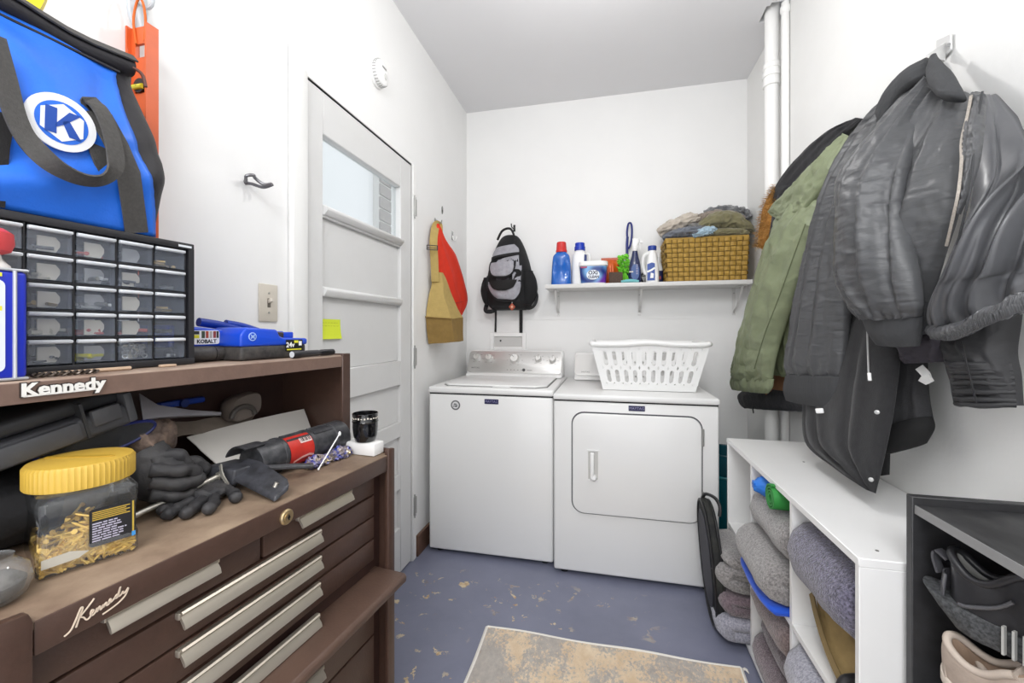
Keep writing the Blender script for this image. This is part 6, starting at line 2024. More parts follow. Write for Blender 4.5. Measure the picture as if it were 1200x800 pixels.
wg = MB().loft([[Vector(p) for p in q] for q in (
    [(-0.205, -0.465, 1.129), (-0.185, -0.47, 1.083), (-0.215, -0.453, 1.074), (-0.235, -0.448, 1.119)],
    [(-0.205, -0.435, 1.103), (-0.19, -0.443, 1.082), (-0.215, -0.428, 1.074), (-0.225, -0.423, 1.095)],
    [(-0.205, -0.38, 1.084), (-0.195, -0.386, 1.074), (-0.21, -0.376, 1.068), (-0.22, -0.37, 1.078)],
    [(-0.205, -0.315, 1.068), (-0.203, -0.318, 1.062), (-0.208, -0.314, 1.059), (-0.21, -0.311, 1.064)])]).bevel(0.001, 1)
B_(wg, 'wedge_body', mat('wedge_grey', '#77757a', 0.45), t)
t = ch_thing('black_tool_roll', 'black rolled tool pouch under the slanting case at the back of the riser', 'pouch', (-0.28, -0.62, WZ))
B_(cloth_roll([(-0.27, -0.75, WZ + 0.058), (-0.27, -0.68, WZ + 0.060), (-0.27, -0.58, WZ + 0.062), (-0.275, -0.50, WZ + 0.056)], [(0.05, 0.06), (0.056, 0.075), (0.056, 0.075), (0.035, 0.05)], seed=2, amp=0.006), 'pouch_body', mat('pouch_black', '#19191c', 0.8, bump2=(30, 0.5, 0.01)), t, smooth=70)
t = ch_thing('clear_lens_visor', 'clear oval visor with a dark blue rim behind the yellow lid', 'visor', (-0.19, -0.53, 1.03))
vc = Vector((-0.2, -0.522, 1.059))
ol = oval(0.150, 0.050, 40)
MV = frame(vc, (0.12, 1, 0.16), (0.45, 0, 0.9))
B_(MB().poly([(x, y, 0.004 * (1 - (x / 0.075) ** 2)) for x, y in ol], (0, 0, 0.002)).xf(MV), 'lens', clear_mat('smoky_lens', '#b9bcc0', 0.28, 0.08, body_col='#6e7074'), t)
B_(MB().tube([MV @ Vector((x, y, 0.004 * (1 - (x / 0.075) ** 2) + 0.001)) for x, y in ol], 0.0028, 6, closed=True), 'rim', mat('dark_blue_rim', '#1c2560', 0.35), t)
t = ch_thing('blue_clamp', 'small blue plastic clamp in the shadow at the back of the riser', 'clamp', (-0.34, -0.30, 1.07))
c0 = Vector((-0.345, -0.305, 1.077))
B_(MB().rbox(c0.x - 0.012, c0.x + 0.008, c0.y - 0.045, c0.y + 0.05, c0.z - 0.006, c0.z + 0.008, 0.005, 2), 'clamp_body', mat('clamp_blue', '#1d3f9d', 0.4), t)
B_(MB().cyl((c0.x + 0.005, c0.y, c0.z), (c0.x + 0.014, c0.y, c0.z), 0.009, n=16), 'knob', mat('clamp_blue_dark', '#162f78', 0.4), t)
t = ch_thing('ear_defender_cup', 'taupe rounded plastic ear cup with a dark ring at the back of the riser', 'ear defender', (-0.31, -0.19, 1.04))
e0 = Vector((-0.3, -0.195, 1.053))
rings = []
for k, (dx, g_) in enumerate(((-0.035, 0.55), (-0.025, 0.85), (-0.005, 1.0), (0.014, 0.98), (0.020, 0.90))):
    rings.append([Vector((e0.x + dx, e0.y + y * g_ + 0.10 * 0, e0.z + z * g_ + 0.35 * y * g_ * (0.5))) for y, z in oval(0.085, 0.062, 32, 3.0)])
B_(MB().loft(rings), 'shell', mat('taupe_plastic', '#6d635c', 0.5), t, smooth=50)
B_(MB().tube([Vector((e0.x + 0.024, e0.y - 0.014 + 0.030 * math.cos(a), e0.z - 0.020 + 0.024 * math.sin(a))) for a in [PI * k / 16 for k in range(17)]], 0.006, 8), 'ring', mat('taupe_dark', '#4a4541', 0.5), t)

# work gloves
M_glv = mat('black_leather_glove', '#2b2b2e', 0.6, var=(26, 0.4), col2='#3c3a3a', bump=(70, 0.4, 0.004), wrinkle=(22, 0.4, 0.006))
M_glv2 = mat('dusty_glove_cuff', '#4b403b', 0.85, var=(34, 0.5), col2='#8f7a6c', bump=(50, 0.6, 0.005))
def glove(label, cuff, palm, fingers, thumb, name='work_glove', grp='black work gloves'):
    base = palm[len(palm) // 2][0]
    t = ch_thing(name, label, 'glove', (base[0], base[1], WZ), group=grp)
    pm = cloth_roll([p for p, s_ in palm], [s_ for p, s_ in palm], n=26, nv=26, seed=base[1] * 40, amp=0.003)
    B_(pm, 'palm', M_glv, t, smooth=80)
    cm = cloth_roll([p for p, s_ in cuff], [s_ for p, s_ in cuff], n=24, nv=16, seed=base[0] * 31 + 2, amp=0.006)
    B_(cm, 'cuff', M_glv2, t, smooth=80)
    for f in fingers + [thumb]:
        pts = crom([tuple(p) for p in f[0]], 18)
        rad = [f[1] * (1.0 + 0.08 * math.sin(k * 1.1)) * (1 if k < 15 else (0.92, 0.75, 0.42)[k - 15]) for k in range(18)]
        fm_ = MB().tube([Vector(p) for p in pts], rad, 14)
        for v_ in fm_.bm.verts:
            v_.co += noise.noise_vector(v_.co * 60) * 0.0016
        B_(fm_, 'finger' if f is not thumb else 'thumb', M_glv, t, smooth=80)
    return t
glove('black leather work glove with a dusty cuff, piled behind the push rod', 
      [((-0.235, -0.401, 1.039), (0.030, 0.020)), ((-0.225, -0.433, 1.036), (0.036, 0.026)), ((-0.215, -0.463, 1.025), (0.034, 0.028))],
      [((-0.215, -0.457, 1.02), (0.036, 0.028)), ((-0.2, -0.448, 0.991), (0.042, 0.032)), ((-0.185, -0.432, 0.966), (0.044, 0.030)), ((-0.18, -0.412, 0.947), (0.030, 0.022))],
      [([(-0.185, -0.459, 1.011), (-0.17, -0.428, 1.013), (-0.168, -0.413, 0.996), (-0.172, -0.408, 0.974)], 0.0115),
       ([(-0.175, -0.465, 0.996), (-0.155, -0.436, 0.986), (-0.155, -0.41, 0.981), (-0.16, -0.394, 0.959)], 0.0120),
       ([(-0.17, -0.468, 0.974), (-0.15, -0.442, 0.964), (-0.15, -0.41, 0.959), (-0.16, -0.385, 0.962)], 0.0115),
       ([(-0.165, -0.471, 0.955), (-0.15, -0.448, 0.945), (-0.15, -0.422, 0.938), (-0.158, -0.402, 0.943)], 0.0105)],
      ([(-0.205, -0.406, 0.982), (-0.195, -0.38, 0.984), (-0.19, -0.364, 0.969), (-0.19, -0.357, 0.95)], 0.0110))
glove('black cloth work glove lying flat beneath the caulking gun body',
      [((-0.190, -0.315, WZ + 0.018), (0.014, 0.024)), ((-0.205, -0.335, WZ + 0.020), (0.016, 0.028)), ((-0.215, -0.355, WZ + 0.020), (0.016, 0.028))],
      [((-0.165, -0.340, WZ + 0.014), (0.013, 0.024)), ((-0.150, -0.375, WZ + 0.015), (0.014, 0.030)), ((-0.135, -0.410, WZ + 0.014), (0.012, 0.026))],
      [([(-0.118, -0.395, WZ + 0.012), (-0.090, -0.415, WZ + 0.012), (-0.075, -0.440, WZ + 0.011)], 0.0098),
       ([(-0.125, -0.410, WZ + 0.012), (-0.105, -0.440, WZ + 0.012), (-0.095, -0.465, WZ + 0.011)], 0.0100),
       ([(-0.140, -0.420, WZ + 0.012), (-0.128, -0.455, WZ + 0.012), (-0.120, -0.478, WZ + 0.011)], 0.0098),
       ([(-0.155, -0.420, WZ + 0.012), (-0.150, -0.450, WZ + 0.012), (-0.146, -0.470, WZ + 0.011)], 0.0090)],
      ([(-0.130, -0.360, WZ + 0.013), (-0.095, -0.370, WZ + 0.012), (-0.075, -0.385, WZ + 0.011)], 0.0100))
# blue foil wrappers
M_foil = mat('blue_foil', '#1f3fb0', 0.3, 0.4, var=(70, 0.5), col2='#c9b98c', bump=(60, 0.8, 0.006))
for i, (p, q, lbl_) in enumerate(((( -0.098, -0.190), (-0.092, -0.130), 'crumpled blue foil wrapper below the red label of the caulking gun'), ((-0.090, -0.118), (-0.088, -0.062), 'crumpled blue and gold foil wrapper beside the white cotton swab'))):
    wr_ = cloth_roll([(p[0], p[1], WZ + 0.009), ((p[0] + q[0]) / 2 - 0.006, (p[1] + q[1]) / 2, WZ + 0.013), (q[0], q[1], WZ + 0.010)], [(0.006, 0.010), (0.012, 0.016), (0.007, 0.012)], n=18, nv=20, seed=i * 5 + 1.3, amp=0.007, fr=30)
    for v_ in wr_.bm.verts:
        v_.co.z = max(v_.co.z, WZ + 0.0008)
    o = B_(wr_, 'foil_wrapper', M_foil, None, smooth=25)
    base_at(o, CH @ Vector(((p[0] + q[0]) / 2, (p[1] + q[1]) / 2, WZ)))
    tag(o, lbl_, 'wrapper', 'blue foil wrappers')
t = ch_thing('cotton_swab', 'white cotton swab propped against the barrel end of the caulking gun', 'swab', (-0.09, -0.07, WZ))
sa, sb_ = Vector((-0.075, -0.182, 0.937)), Vector((-0.088, -0.098, 0.98))
sa.z = WZ + 0.003
B_(MB().cyl(sa, sb_, 0.0016, n=8), 'stick', M_white, t)
B_(MB().lathe([(0.001, -0.006), (0.0034, -0.003), (0.0036, 0.002), (0.001, 0.006)], 12, Matrix.Translation(sb_)), 'bud', M_white, t)
B_(MB().lathe([(0.001, -0.003), (0.0026, -0.001), (0.0026, 0.001), (0.001, 0.003)], 12, Matrix.Translation(sa)), 'bud', M_white, t)
# black cup on a white block
t = ch_thing('white_foam_block', 'small white block at the far end of the chest, under the black cup', 'block', (-0.067, -0.030, WZ))
B_(MB().rbox(-0.116, -0.018, -0.054, -0.0125, WZ + 0.0003, WZ + 0.032, 0.003, 2), 'block', mat('white_foam', '#e9e8e6', 0.8), t)
t = ch_thing('black_cup', 'small glossy black cup with a pale pattern band, on the white block', 'cup', (-0.062, -0.032, WZ + 0.032))
M_cup = mat('black_glaze', '#101012', 0.12, coat=0.5)
MB().lathe([(0.023, 0.0005), (0.0262, 0.003), (0.0302, 0.018), (0.0322, 0.038), (0.0320, 0.050), (0.0335, 0.053), (0.0320, 0.056), (0.0330, 0.074), (0.0315, 0.075), (0.029, 0.050), (0.020, 0.008), (0.001, 0.007)], 36, cap1=False).build('cup_body', M_cup, t, smooth=40)
pb = MB()
for k in range(26):
    a = 2 * PI * k / 26
    M_ = Matrix.Rotation(a, 4, 'Z')
    pb.box(0.0325, 0.0334, -0.0022, 0.0022, 0.0615 + 0.001 * (k % 2), 0.0645 + 0.001 * (k % 3), M_)
pb.build('pattern_band', mat('pale_pattern', '#cfc8bd', 0.5), t, kind='stuff')

# ================================================================ white cubby shelf with towels
M_mel = mat('white_melamine', '#efefee', 0.38, var=(5, 0.02))
cX0, cX1, cY0, cY1, cT = 0.520, 0.866, 1.033, 2.050, 0.756
t = thing('cubby_shelf', 'low white six-cube shelf holding folded towels, along the right wall', 'shelf', ((cX0 + cX1) / 2, (cY0 + cY1) / 2, 0))
L_(MB().box(cX0 - 0.002, cX1, cY0 - 0.001, cY1 + 0.001, cT - 0.019, cT).bevel(0.0015, 1), 'top_panel', M_mel, t)
L_(MB().box(cX0, cX1, cY0, cY1, 0.020, 0.036), 'bottom_panel', M_mel, t)
for y in (cY0, cY1 - 0.016):
    L_(MB().box(cX0, cX1, y, y + 0.016, 0, cT - 0.0195).bevel(0.001, 1), 'side_panel', M_mel, t)
for y in (1.370, 1.720):
    L_(MB().box(cX0 + 0.001, cX1 - 0.006, y, y + 0.016, 0.036, cT - 0.0195), 'divider', M_mel, t)
for y0, y1 in ((cY0 + 0.016, 1.370), (1.386, 1.720), (1.736, cY1 - 0.016)):
    L_(MB().box(cX0 + 0.001, cX1 - 0.006, y0 + 0.0003, y1 - 0.0003, 0.370, 0.386), 'middle_shelf', M_mel, t)
L_(MB().box(cX1 - 0.005, cX1, cY0 + 0.016, cY1 - 0.016, 0.036, cT - 0.02), 'back_panel', M_mel, t)
L_(MB().box(cX0 + 0.02, cX0 + 0.03, cY0 + 0.016, cY1 - 0.016, 0.0, 0.020), 'plinth', M_mel, t)
cv = MB()
for x, y in ((0.80, 1.30), (0.70, 1.74), (0.575, 1.075)):
    cv.cyl((x, y, cT - 0.001), (x, y, cT + 0.0012), 0.0035, n=10)
L_(cv, 'scuff_marks', mat('scuff_grey', '#6e6c69', 0.7), t, kind='stuff')

def terry(name, col, dark):
    return mat(name, col, 0.95, var=(150, 0.2), col2=dark, sheen=0.5, bump=(260, 1.0, 0.004), bump2=(30, 0.4, 0.006))
T_lg = terry('terry_light_grey', '#a39f9d', '#6d6a6a')
T_mv = terry('terry_mauve', '#84737a', '#55484e')
T_pb = terry('terry_pale_blue_grey', '#b4b3bf', '#7d7d8a')
T_br = terry('terry_taupe', '#8c7b79', '#5c4d4c')
T_pu = terry('terry_dark_mauve', '#6f626a', '#443c43')
T_bl = terry('terry_slate_violet', '#77738a', '#33303e')
def towel(label, m, x_front, x_back, y0, y1, z0, h, layers, seed, fray=0.004, lean=0.0):
    mb = folded_towel(x_back - x_front, y1 - y0, h, layers, seed, fray, lean)
    o = mb.build('folded_towel', m, smooth=180)
    o.location = (x_back, y0, z0 + 0.002)
    return tag(o, label, 'towel', 'folded towels in the white cubby shelf')
towel('thick light grey towel, topmost of the stack sticking out of the far lower cube', T_lg, 0.430, 0.80, 1.757, 2.015, 0.222, 0.140, 3, 1.3, 0.007)
towel('mauve towel in the middle of the far lower stack', T_mv, 0.438, 0.80, 1.753, 2.015, 0.137, 0.083, 2, 4.1, 0.006)
towel('pale blue-grey towel, lowest of the far lower stack', T_pb, 0.434, 0.80, 1.755, 2.010, 0.037, 0.096, 2, 7.7, 0.006)
towel('small grey towel set back alone in the far upper cube', T_lg, 0.60, 0.84, 1.742, 1.86, 0.387, 0.10, 2, 9.2)
towel('light grey towel lying on the blue cloth in the middle upper cube', T_lg, 0.478, 0.84, 1.400, 1.715, 0.408, 0.118, 2, 11.4, 0.005)
towel('rounded grey towel under the green roll in the middle upper cube', T_lg, 0.530, 0.84, 1.402, 1.716, 0.531, 0.125, 2, 13.8, 0.005)
towel('taupe towel, topmost in the middle lower cube', T_br, 0.525, 0.84, 1.40, 1.705, 0.232, 0.110, 2, 15.2)
towel('dark mauve towel, second in the middle lower cube', T_pu, 0.545, 0.84, 1.395, 1.68, 0.142, 0.086, 2, 17.9)
towel('dusky mauve towel, lowest in the middle lower cube', T_mv, 0.528, 0.84, 1.395, 1.705, 0.037, 0.100, 2, 19.3)
towel('shaggy slate violet towel filling the near upper cube', T_bl, 0.528, 0.84, 1.060, 1.362, 0.532, 0.165, 2, 21.1, 0.005)
towel('pale silvery towel, topmost in the near lower cube', T_pb, 0.518, 0.84, 1.070, 1.362, 0.190, 0.165, 2, 23.6, 0.005)
towel('dark mauve towel, lowest in the near lower cube', T_pu, 0.505, 0.84, 1.075, 1.362, 0.037, 0.150, 2, 25.9, 0.005)
# blue cloth folded under the light grey towel
M_bcl = mat('royal_blue_fleece', '#1450c8', 0.85, sheen=0.3, bump=(120, 0.4, 0.002), bump2=(18, 0.5, 0.01))
mb = folded_towel(0.378, 0.315, 0.020, 2, 31.0, 0.003)
o = mb.build('blue_cloth', M_bcl, smooth=180)
o.location = (0.845, 1.394, 0.3865)
tag(o, 'royal blue folded cloth sticking out beneath the light grey towel', 'cloth')
g = cloth_roll([(0.500, 1.640, 0.690), (0.55, 1.635, 0.692), (0.68, 1.63, 0.692), (0.80, 1.63, 0.69)], [(0.012, 0.02), (0.032, 0.042), (0.036, 0.05), (0.03, 0.04)], n=28, nv=30, seed=4.4, amp=0.006)
tag(base_at(g.build('blue_bag_roll', mat('bright_blue_nylon', '#2b78d6', 0.5, bump2=(20, 0.5, 0.01)), smooth=60), (0.55, 1.635, 0.66)), 'bright blue rolled nylon bag on the towels of the middle upper cube', 'bag')
M_grn = mat('green_mat', '#2f8a3d', 0.6)
t = thing('green_roll', 'green rolled foam mat beside the bright blue bag in the middle cube', 'roll', (0.66, 1.495, 0.662))
sp_ = []
for k in range(110):
    a = k * 0.19
    r = 0.010 + 0.0295 * k / 109
    sp_.append((r * math.cos(a), r * math.sin(a)))
rl = MB()
ra, rb = [], []
for (x, z) in sp_:
    n_ = Vector((x, z)).normalized() * 0.0028
    ra.append((x + n_.x, z + n_.y)); rb.append((x - n_.x, z - n_.y))
rl.loft([[Vector((xx, y, z)) for y, z in ra + rb[::-1]] for xx in (-0.155, 0.10)])
for v_ in rl.bm.verts:
    v_.co.z += 0.0435
rl.build('rolled_mat', M_grn, t, smooth=50)
khaki = mat('khaki_quilt', '#a98f5e', 0.8, var=(24, 0.2), bump2=(30, 0.5, 0.008))
g = garment([(0.560, 1.318, 0.505), (0.545, 1.26, 0.470), (0.537, 1.19, 0.43), (0.535, 1.12, 0.41)], [(0.70, 1.33, 0.515), (0.70, 1.26, 0.51), (0.70, 1.19, 0.51), (0.70, 1.12, 0.51)],
            [0.010, 0.014, 0.016, 0.012], [0.02, 0.04, 0.05, 0.04], folds=[(0.3, 0.35, 0.08, 0.012, 0, 1), (0.1, 0.12, 0.05, -0.010, 0, 1), (0.55, 0.5, 0.06, -0.010, 0, 1)], nu=40, nv=36, seed=6, wr=0.003)
for v_ in g.bm.verts:
    v_.co.z = min(max(v_.co.z, 0.3875), 0.528)
t = thing('khaki_bag', 'crumpled khaki quilted bag with dark trim under the slate violet towel', 'bag', (0.58, 1.21, 0.387))
L_(g, 'bag_body', khaki, t, smooth=60)
L_(MB().tube(crom([(0.522, 1.10, 0.400), (0.515, 1.09, 0.425), (0.528, 1.10, 0.440), (0.56, 1.105, 0.445)], 12), 0.013, 10), 'trim', mat('black_trim', '#1e1c1e', 0.5), t)
L_(MB().strap(crom([(0.548, 1.315, 0.512), (0.535, 1.25, 0.482), (0.528, 1.18, 0.447), (0.524, 1.11, 0.430)], 16), 0.016, 0.004, (-1, 0, 0.4)), 'zip_tape', mat('khaki_tape', '#7e6a44', 0.7), t)

# ================================================================ black bookcase with shoes
M_blkw = mat('black_laminate', '#343436', 0.42, var=(40, 0.3), bump=(80, 0.1, 0.002))
M_blkt = mat('scuffed_black_top', '#3b3b3c', 0.45, var=(24, 0.45), col2='#232324', stretch=(1, 0.35, 1), bump=(60, 0.15, 0.002))
kX0, kX1, kY0, kY1 = 0.595, 0.866, 0.22, 1.018
t = thing('black_bookcase', 'low black bookcase with a scuffed top, full of shoes, at the near right', 'bookcase', ((kX0 + kX1) / 2, (kY0 + kY1) / 2, 0))
L_(MB().box(kX0, kX1, kY1 - 0.018, kY1, 0, 0.906).bevel(0.0015, 1), 'side_panel', M_blkw, t)
L_(MB().box(kX0, kX1, kY0, kY0 + 0.018, 0, 0.906).bevel(0.0015, 1), 'side_panel', M_blkw, t)
L_(MB().box(kX0 + 0.006, kX1 - 0.012, kY0 + 0.018, kY1 - 0.0185, 0.872, 0.890).bevel(0.0012, 1), 'top_panel', M_blkt, t)
L_(MB().box(kX0 + 0.0040, kX0 + 0.0062, kY0 + 0.018, kY1 - 0.0185, 0.8725, 0.8895), 'front_edge_band', mat('edge_grey', '#8a8a8a', 0.4), t)
L_(MB().box(kX1 - 0.012, kX1, kY0 + 0.018, kY1 - 0.018, 0.03, 0.906), 'back_panel', M_blkw, t)
for z in (0.512, 0.130):
    L_(MB().box(kX0 + 0.004, kX1 - 0.012, kY0 + 0.018, kY1 - 0.0185, z, z + 0.018).bevel(0.001, 1), 'shelf', M_blkw, t)

def smooth_closed(pts, n):
    k = len(pts)
    out = []
    for i in range(n):
        u = i / n * k
        j = int(u); f = u - j
        p0, p1, p2, p3 = pts[(j - 1) % k], pts[j % k], pts[(j + 1) % k], pts[(j + 2) % k]
        out.append(tuple(0.5 * ((2 * b) + (c - a) * f + (2 * a - 5 * b + 4 * c - d) * f * f + (3 * b - a - 3 * c + d) * f ** 3) for a, b, c, d in zip(p0, p1, p2, p3)))
    return out
SOLE = [(0.0, 0.0), (0.012, 0.026), (0.05, 0.036), (0.11, 0.033), (0.17, 0.042), (0.22, 0.044), (0.262, 0.032), (0.285, 0.0), (0.262, -0.032), (0.22, -0.044), (0.17, -0.040), (0.11, -0.030), (0.05, -0.036), (0.012, -0.026)]
OPEN_ = [(0.014, 0.0), (0.022, 0.019), (0.045, 0.026), (0.075, 0.026), (0.105, 0.024), (0.128, 0.018), (0.142, 0.010), (0.148, 0.0), (0.142, -0.010), (0.128, -0.018), (0.105, -0.024), (0.075, -0.026), (0.045, -0.026), (0.022, -0.019)]
def shoe(name, label, M, m_up, m_sole, m_in, m_trim, sole_h=0.030, heel=0.098, ribs=False, group=None, cat='shoe', low=0.070, m_cnt=None):
    if m_cnt:
        pass
    t = thing(name, label, cat, group=group, M=M)
    n = 56
    so = smooth_closed(SOLE, n)
    op = smooth_closed(OPEN_, n)
    # sole: flared, with a lifted heel and toe
    rings = []
    for z, g_, lift in ((0.0, 0.94, 1), (0.004, 1.02, 0.8), (sole_h * 0.5, 1.07, 0.3), (sole_h, 1.03, 0), (sole_h + 0.003, 0.98, 0)):
        ring = []
        for x, y in so:
            xx = 0.1425 + (x - 0.1425) * (1 + (g_ - 1) * 0.6)
            e = max(0, (xx - 0.20) / 0.09) ** 2 * 0.014 + max(0, (0.03 - xx) / 0.03) ** 2 * 0.008
            if m_cnt:
                k_ = max(0, (0.09 - x) / 0.09)
                xx += k_ * (0.030 - 0.055 * z / sole_h)
            ring.append(Vector((xx, y * g_, z + e * (lift if z < sole_h * 0.7 else 1) + (0.010 * max(0, 1 - xx / 0.12) if z >= sole_h * 0.5 else 0))))
        rings.append(ring)
    MB().loft(rings).build('sole', m_sole, t, smooth=50)
    top = rings[-1]
    if m_cnt:
        top = [Vector((0.150 + (x - 0.1425) * 0.93, y * 0.90, sole_h + 0.003 + 0.010 * max(0, 1 - x / 0.12))) for x, y in so]
    def otz(x):
        return sole_h + (heel - 0.005 - (heel - low) * math.sin(PI * min(1, max(0, (x - 0.014) / 0.10))) if x < 0.114 else heel - 0.005 + 0.016 * (x - 0.114) / 0.034)
    up = []
    for k in range(13):
        f = k / 12
        ring = []
        for i in range(n):
            b = top[i]
            a = Vector((op[i][0], op[i][1], otz(op[i][0])))
            hc = sole_h + (0.075 if op[i][0] < 0.11 else 0.052)
            c = Vector((b.x * 0.985 + 0.1425 * 0.015, b.y * 1.02, hc if b.x < 0.2 else sole_h + 0.046 - 0.10 * max(0, b.x - 0.22)))
            if b.x > 0.2:
                c.x = b.x - 0.006
            p = b * (1 - f) ** 2 + c * 2 * f * (1 - f) + a * f * f
            ring.append(p)
        up.append(ring)
    ub = MB().loft(up, cap0=False, cap1=False)
    u_ = ub.build('upper', m_up, t, smooth=70)
    inn = []
    for k, (dz, g_) in enumerate(((0.0, 1.0), (-0.004, 0.86), (-0.03, 0.84), (-0.055, 0.86))):
        inn.append([Vector((0.078 + (p.x - 0.078) * g_, p.y * g_, max(sole_h + 0.012, p.z + dz + (0.002 if k == 1 else 0)))) for p in up[-1]])
    MB().loft(inn, cap0=False, cap1=True).build('lining', m_in, t, smooth=70)
    col = [p.lerp(q, 0.5) + Vector((0, 0, 0.002)) for p, q in zip(up[-1], inn[1])]
    keep = [p for p in col if p.x < 0.125]
    first = next(i for i in range(n) if col[i].x >= 0.125)
    last = max(i for i in range(n) if col[i].x >= 0.125)
    order = col[last + 1:] + col[:first]
    MB().tube(order, 0.0075, 8).build('padded_collar', m_trim, t, smooth=80)
    # tongue and laces
    tg_ = [Vector((0.118 - 0.002 * k, 0, heel + sole_h - 0.022 + 0.008 * k)) for k in range(4)]
    MB().strap([Vector((0.168, 0, sole_h + 0.058)), Vector((0.142, 0, sole_h + 0.080)), Vector((0.122, 0, sole_h + 0.104))], 0.040, 0.006, (0.5, 0, 1)).build('tongue', m_trim, t)
    for k in range(4):
        xx = 0.146 + 0.016 * k
        zz = sole_h + 0.082 - 0.0115 * k
        MB().tube(crom([(xx, -0.022 - 0.002 * k, zz - 0.010), (xx + 0.004, 0, zz + 0.004), (xx, 0.022 + 0.002 * k, zz - 0.010)], 9), 0.0028, 6).build('lace', m_trim, t)
    # heel counter
    hc_ = []
    for k in range(6):
        z = sole_h + 0.006 + k * 0.010
        row = []
        for j in range(11):
            a = PI + (j / 10 - 0.5) * 2.0
            row.append(Vector((0.036 + math.cos(a) * (0.0375 - 0.0012 * k), math.sin(a) * (0.036 - 0.001 * k), z)))
        hc_.append(row)
    MB().grid(hc_, 0.0025).build('heel_counter', m_cnt or m_trim, t, smooth=60)
    if m_cnt:
        for s_ in (-1, 1):
            pts = [(0.045, s_ * 0.0385, sole_h + 0.016), (0.06, s_ * 0.0385, sole_h + 0.020), (0.095, s_ * 0.036, sole_h + 0.040), (0.115, s_ * 0.033, sole_h + 0.062)]
            MB().tube(crom(pts, 16), 0.0035, 8).build('side_seam', m_cnt, t)
        MB().strap(crom([(-0.002, 0, sole_h + 0.045), (-0.010, 0, sole_h + 0.072), (-0.006, 0, sole_h + 0.088), (0.012, 0, sole_h + 0.078)], 10), 0.022, 0.004, (1, 0, 0.2)).build('pull_tab', m_cnt, t)
    if ribs:
        for s_ in (-1, 1):
            for k in range(7):
                xx = 0.105 + 0.013 * k
                MB().box(xx, xx + 0.0035, s_ * 0.0405 - 0.004, s_ * 0.0405 + 0.004, 0.006, sole_h + 0.016).build('sidewall_rib', m_in, t)
    return t
S_blk = mat('black_leather', '#333336', 0.33, var=(30, 0.2), bump=(120, 0.15, 0.001))
S_sol = mat('speckled_sole', '#56585a', 0.6, var=(170, 0.6), col2='#2c2d2f', bump=(200, 0.3, 0.002))
S_wht = mat('worn_white_rib', '#b9b9b5', 0.6)
S_bei = mat('beige_knit', '#b6a699', 0.75, var=(40, 0.12), bump=(240, 0.4, 0.001))
S_beis = mat('off_white_sole', '#cdc1b4', 0.6)
S_tan = mat('tan_lining', '#a68e7a', 0.8)
S_bet = mat('beige_trim', '#c1b3a6', 0.7, bump=(240, 0.3, 0.001))
def SM(x, y, z, heading, pitch=0.0, roll=0.0):
    return Matrix.Translation((x, y, z)) @ Matrix.Rotation(heading, 4, 'Z') @ Matrix.Rotation(-pitch, 4, 'Y') @ Matrix.Rotation(roll, 4, 'X')
hd = math.radians(-58)
shoe('beige_sneaker', 'beige knit sneaker, the lower one standing on the bookcase shelf by its side panel', SM(0.660, 0.955, 0.5305, math.radians(-66)) @ Matrix.Scale(0.88, 4), S_bei, S_beis, S_tan, S_bet, 0.034, group='beige sneakers in the bookcase')
shoe('beige_sneaker', 'beige knit sneaker lying tilted on top of another beige one', SM(0.632, 0.962, 0.566, math.radians(-62), 0.02, 0.25) @ Matrix.Scale(0.88, 4), S_bei, S_beis, S_tan, S_bet, 0.034, group='beige sneakers in the bookcase')
shoe('black_sneaker', 'black leather sneaker with a speckled ribbed sole, on top of the shoe pile', SM(0.622, 0.965, 0.697, math.radians(-60), 0.0, 0.0) @ Matrix.Scale(0.94, 4), S_blk, S_sol, S_wht, S_blk, 0.040, 0.105, True, m_cnt=mat('gloss_black_counter', '#56565a', 0.25, coat=0.3))
t = thing('dark_slipper', 'dark grey felt slipper toe at the right edge, in front of the beige sneakers', 'slipper', M=SM(0.655, 0.875, 0.598, math.radians(-62), 0.0, 0.0))
sl_ = MB()
rings = []
for x, w_, h_ in crom([(0.0, 0.012, 0.03), (0.02, 0.034, 0.055), (0.06, 0.044, 0.072), (0.12, 0.043, 0.080), (0.20, 0.040, 0.085), (0.25, 0.03, 0.07)], 24):
    rings.append([Vector((x, w_ * math.cos(a), 0.012 + (h_ * max(0, math.sin(a)) if math.sin(a) > 0 else 0.010 * math.sin(a)))) for a in [2 * PI * k / 26 for k in range(26)]])
sl_.loft(rings).build('felt_upper', mat('charcoal_felt', '#4a4a4e', 0.95, var=(90, 0.4), col2='#2e2e32', bump=(150, 0.6, 0.003)), t, smooth=80)
MB().loft([[Vector((x, y * 0.98, z)) for x, y in smooth_closed([(a * 0.9, b * 1.05) for a, b in SOLE], 36)] for z in (0.0, 0.010)]).build('sole', M_black, t)

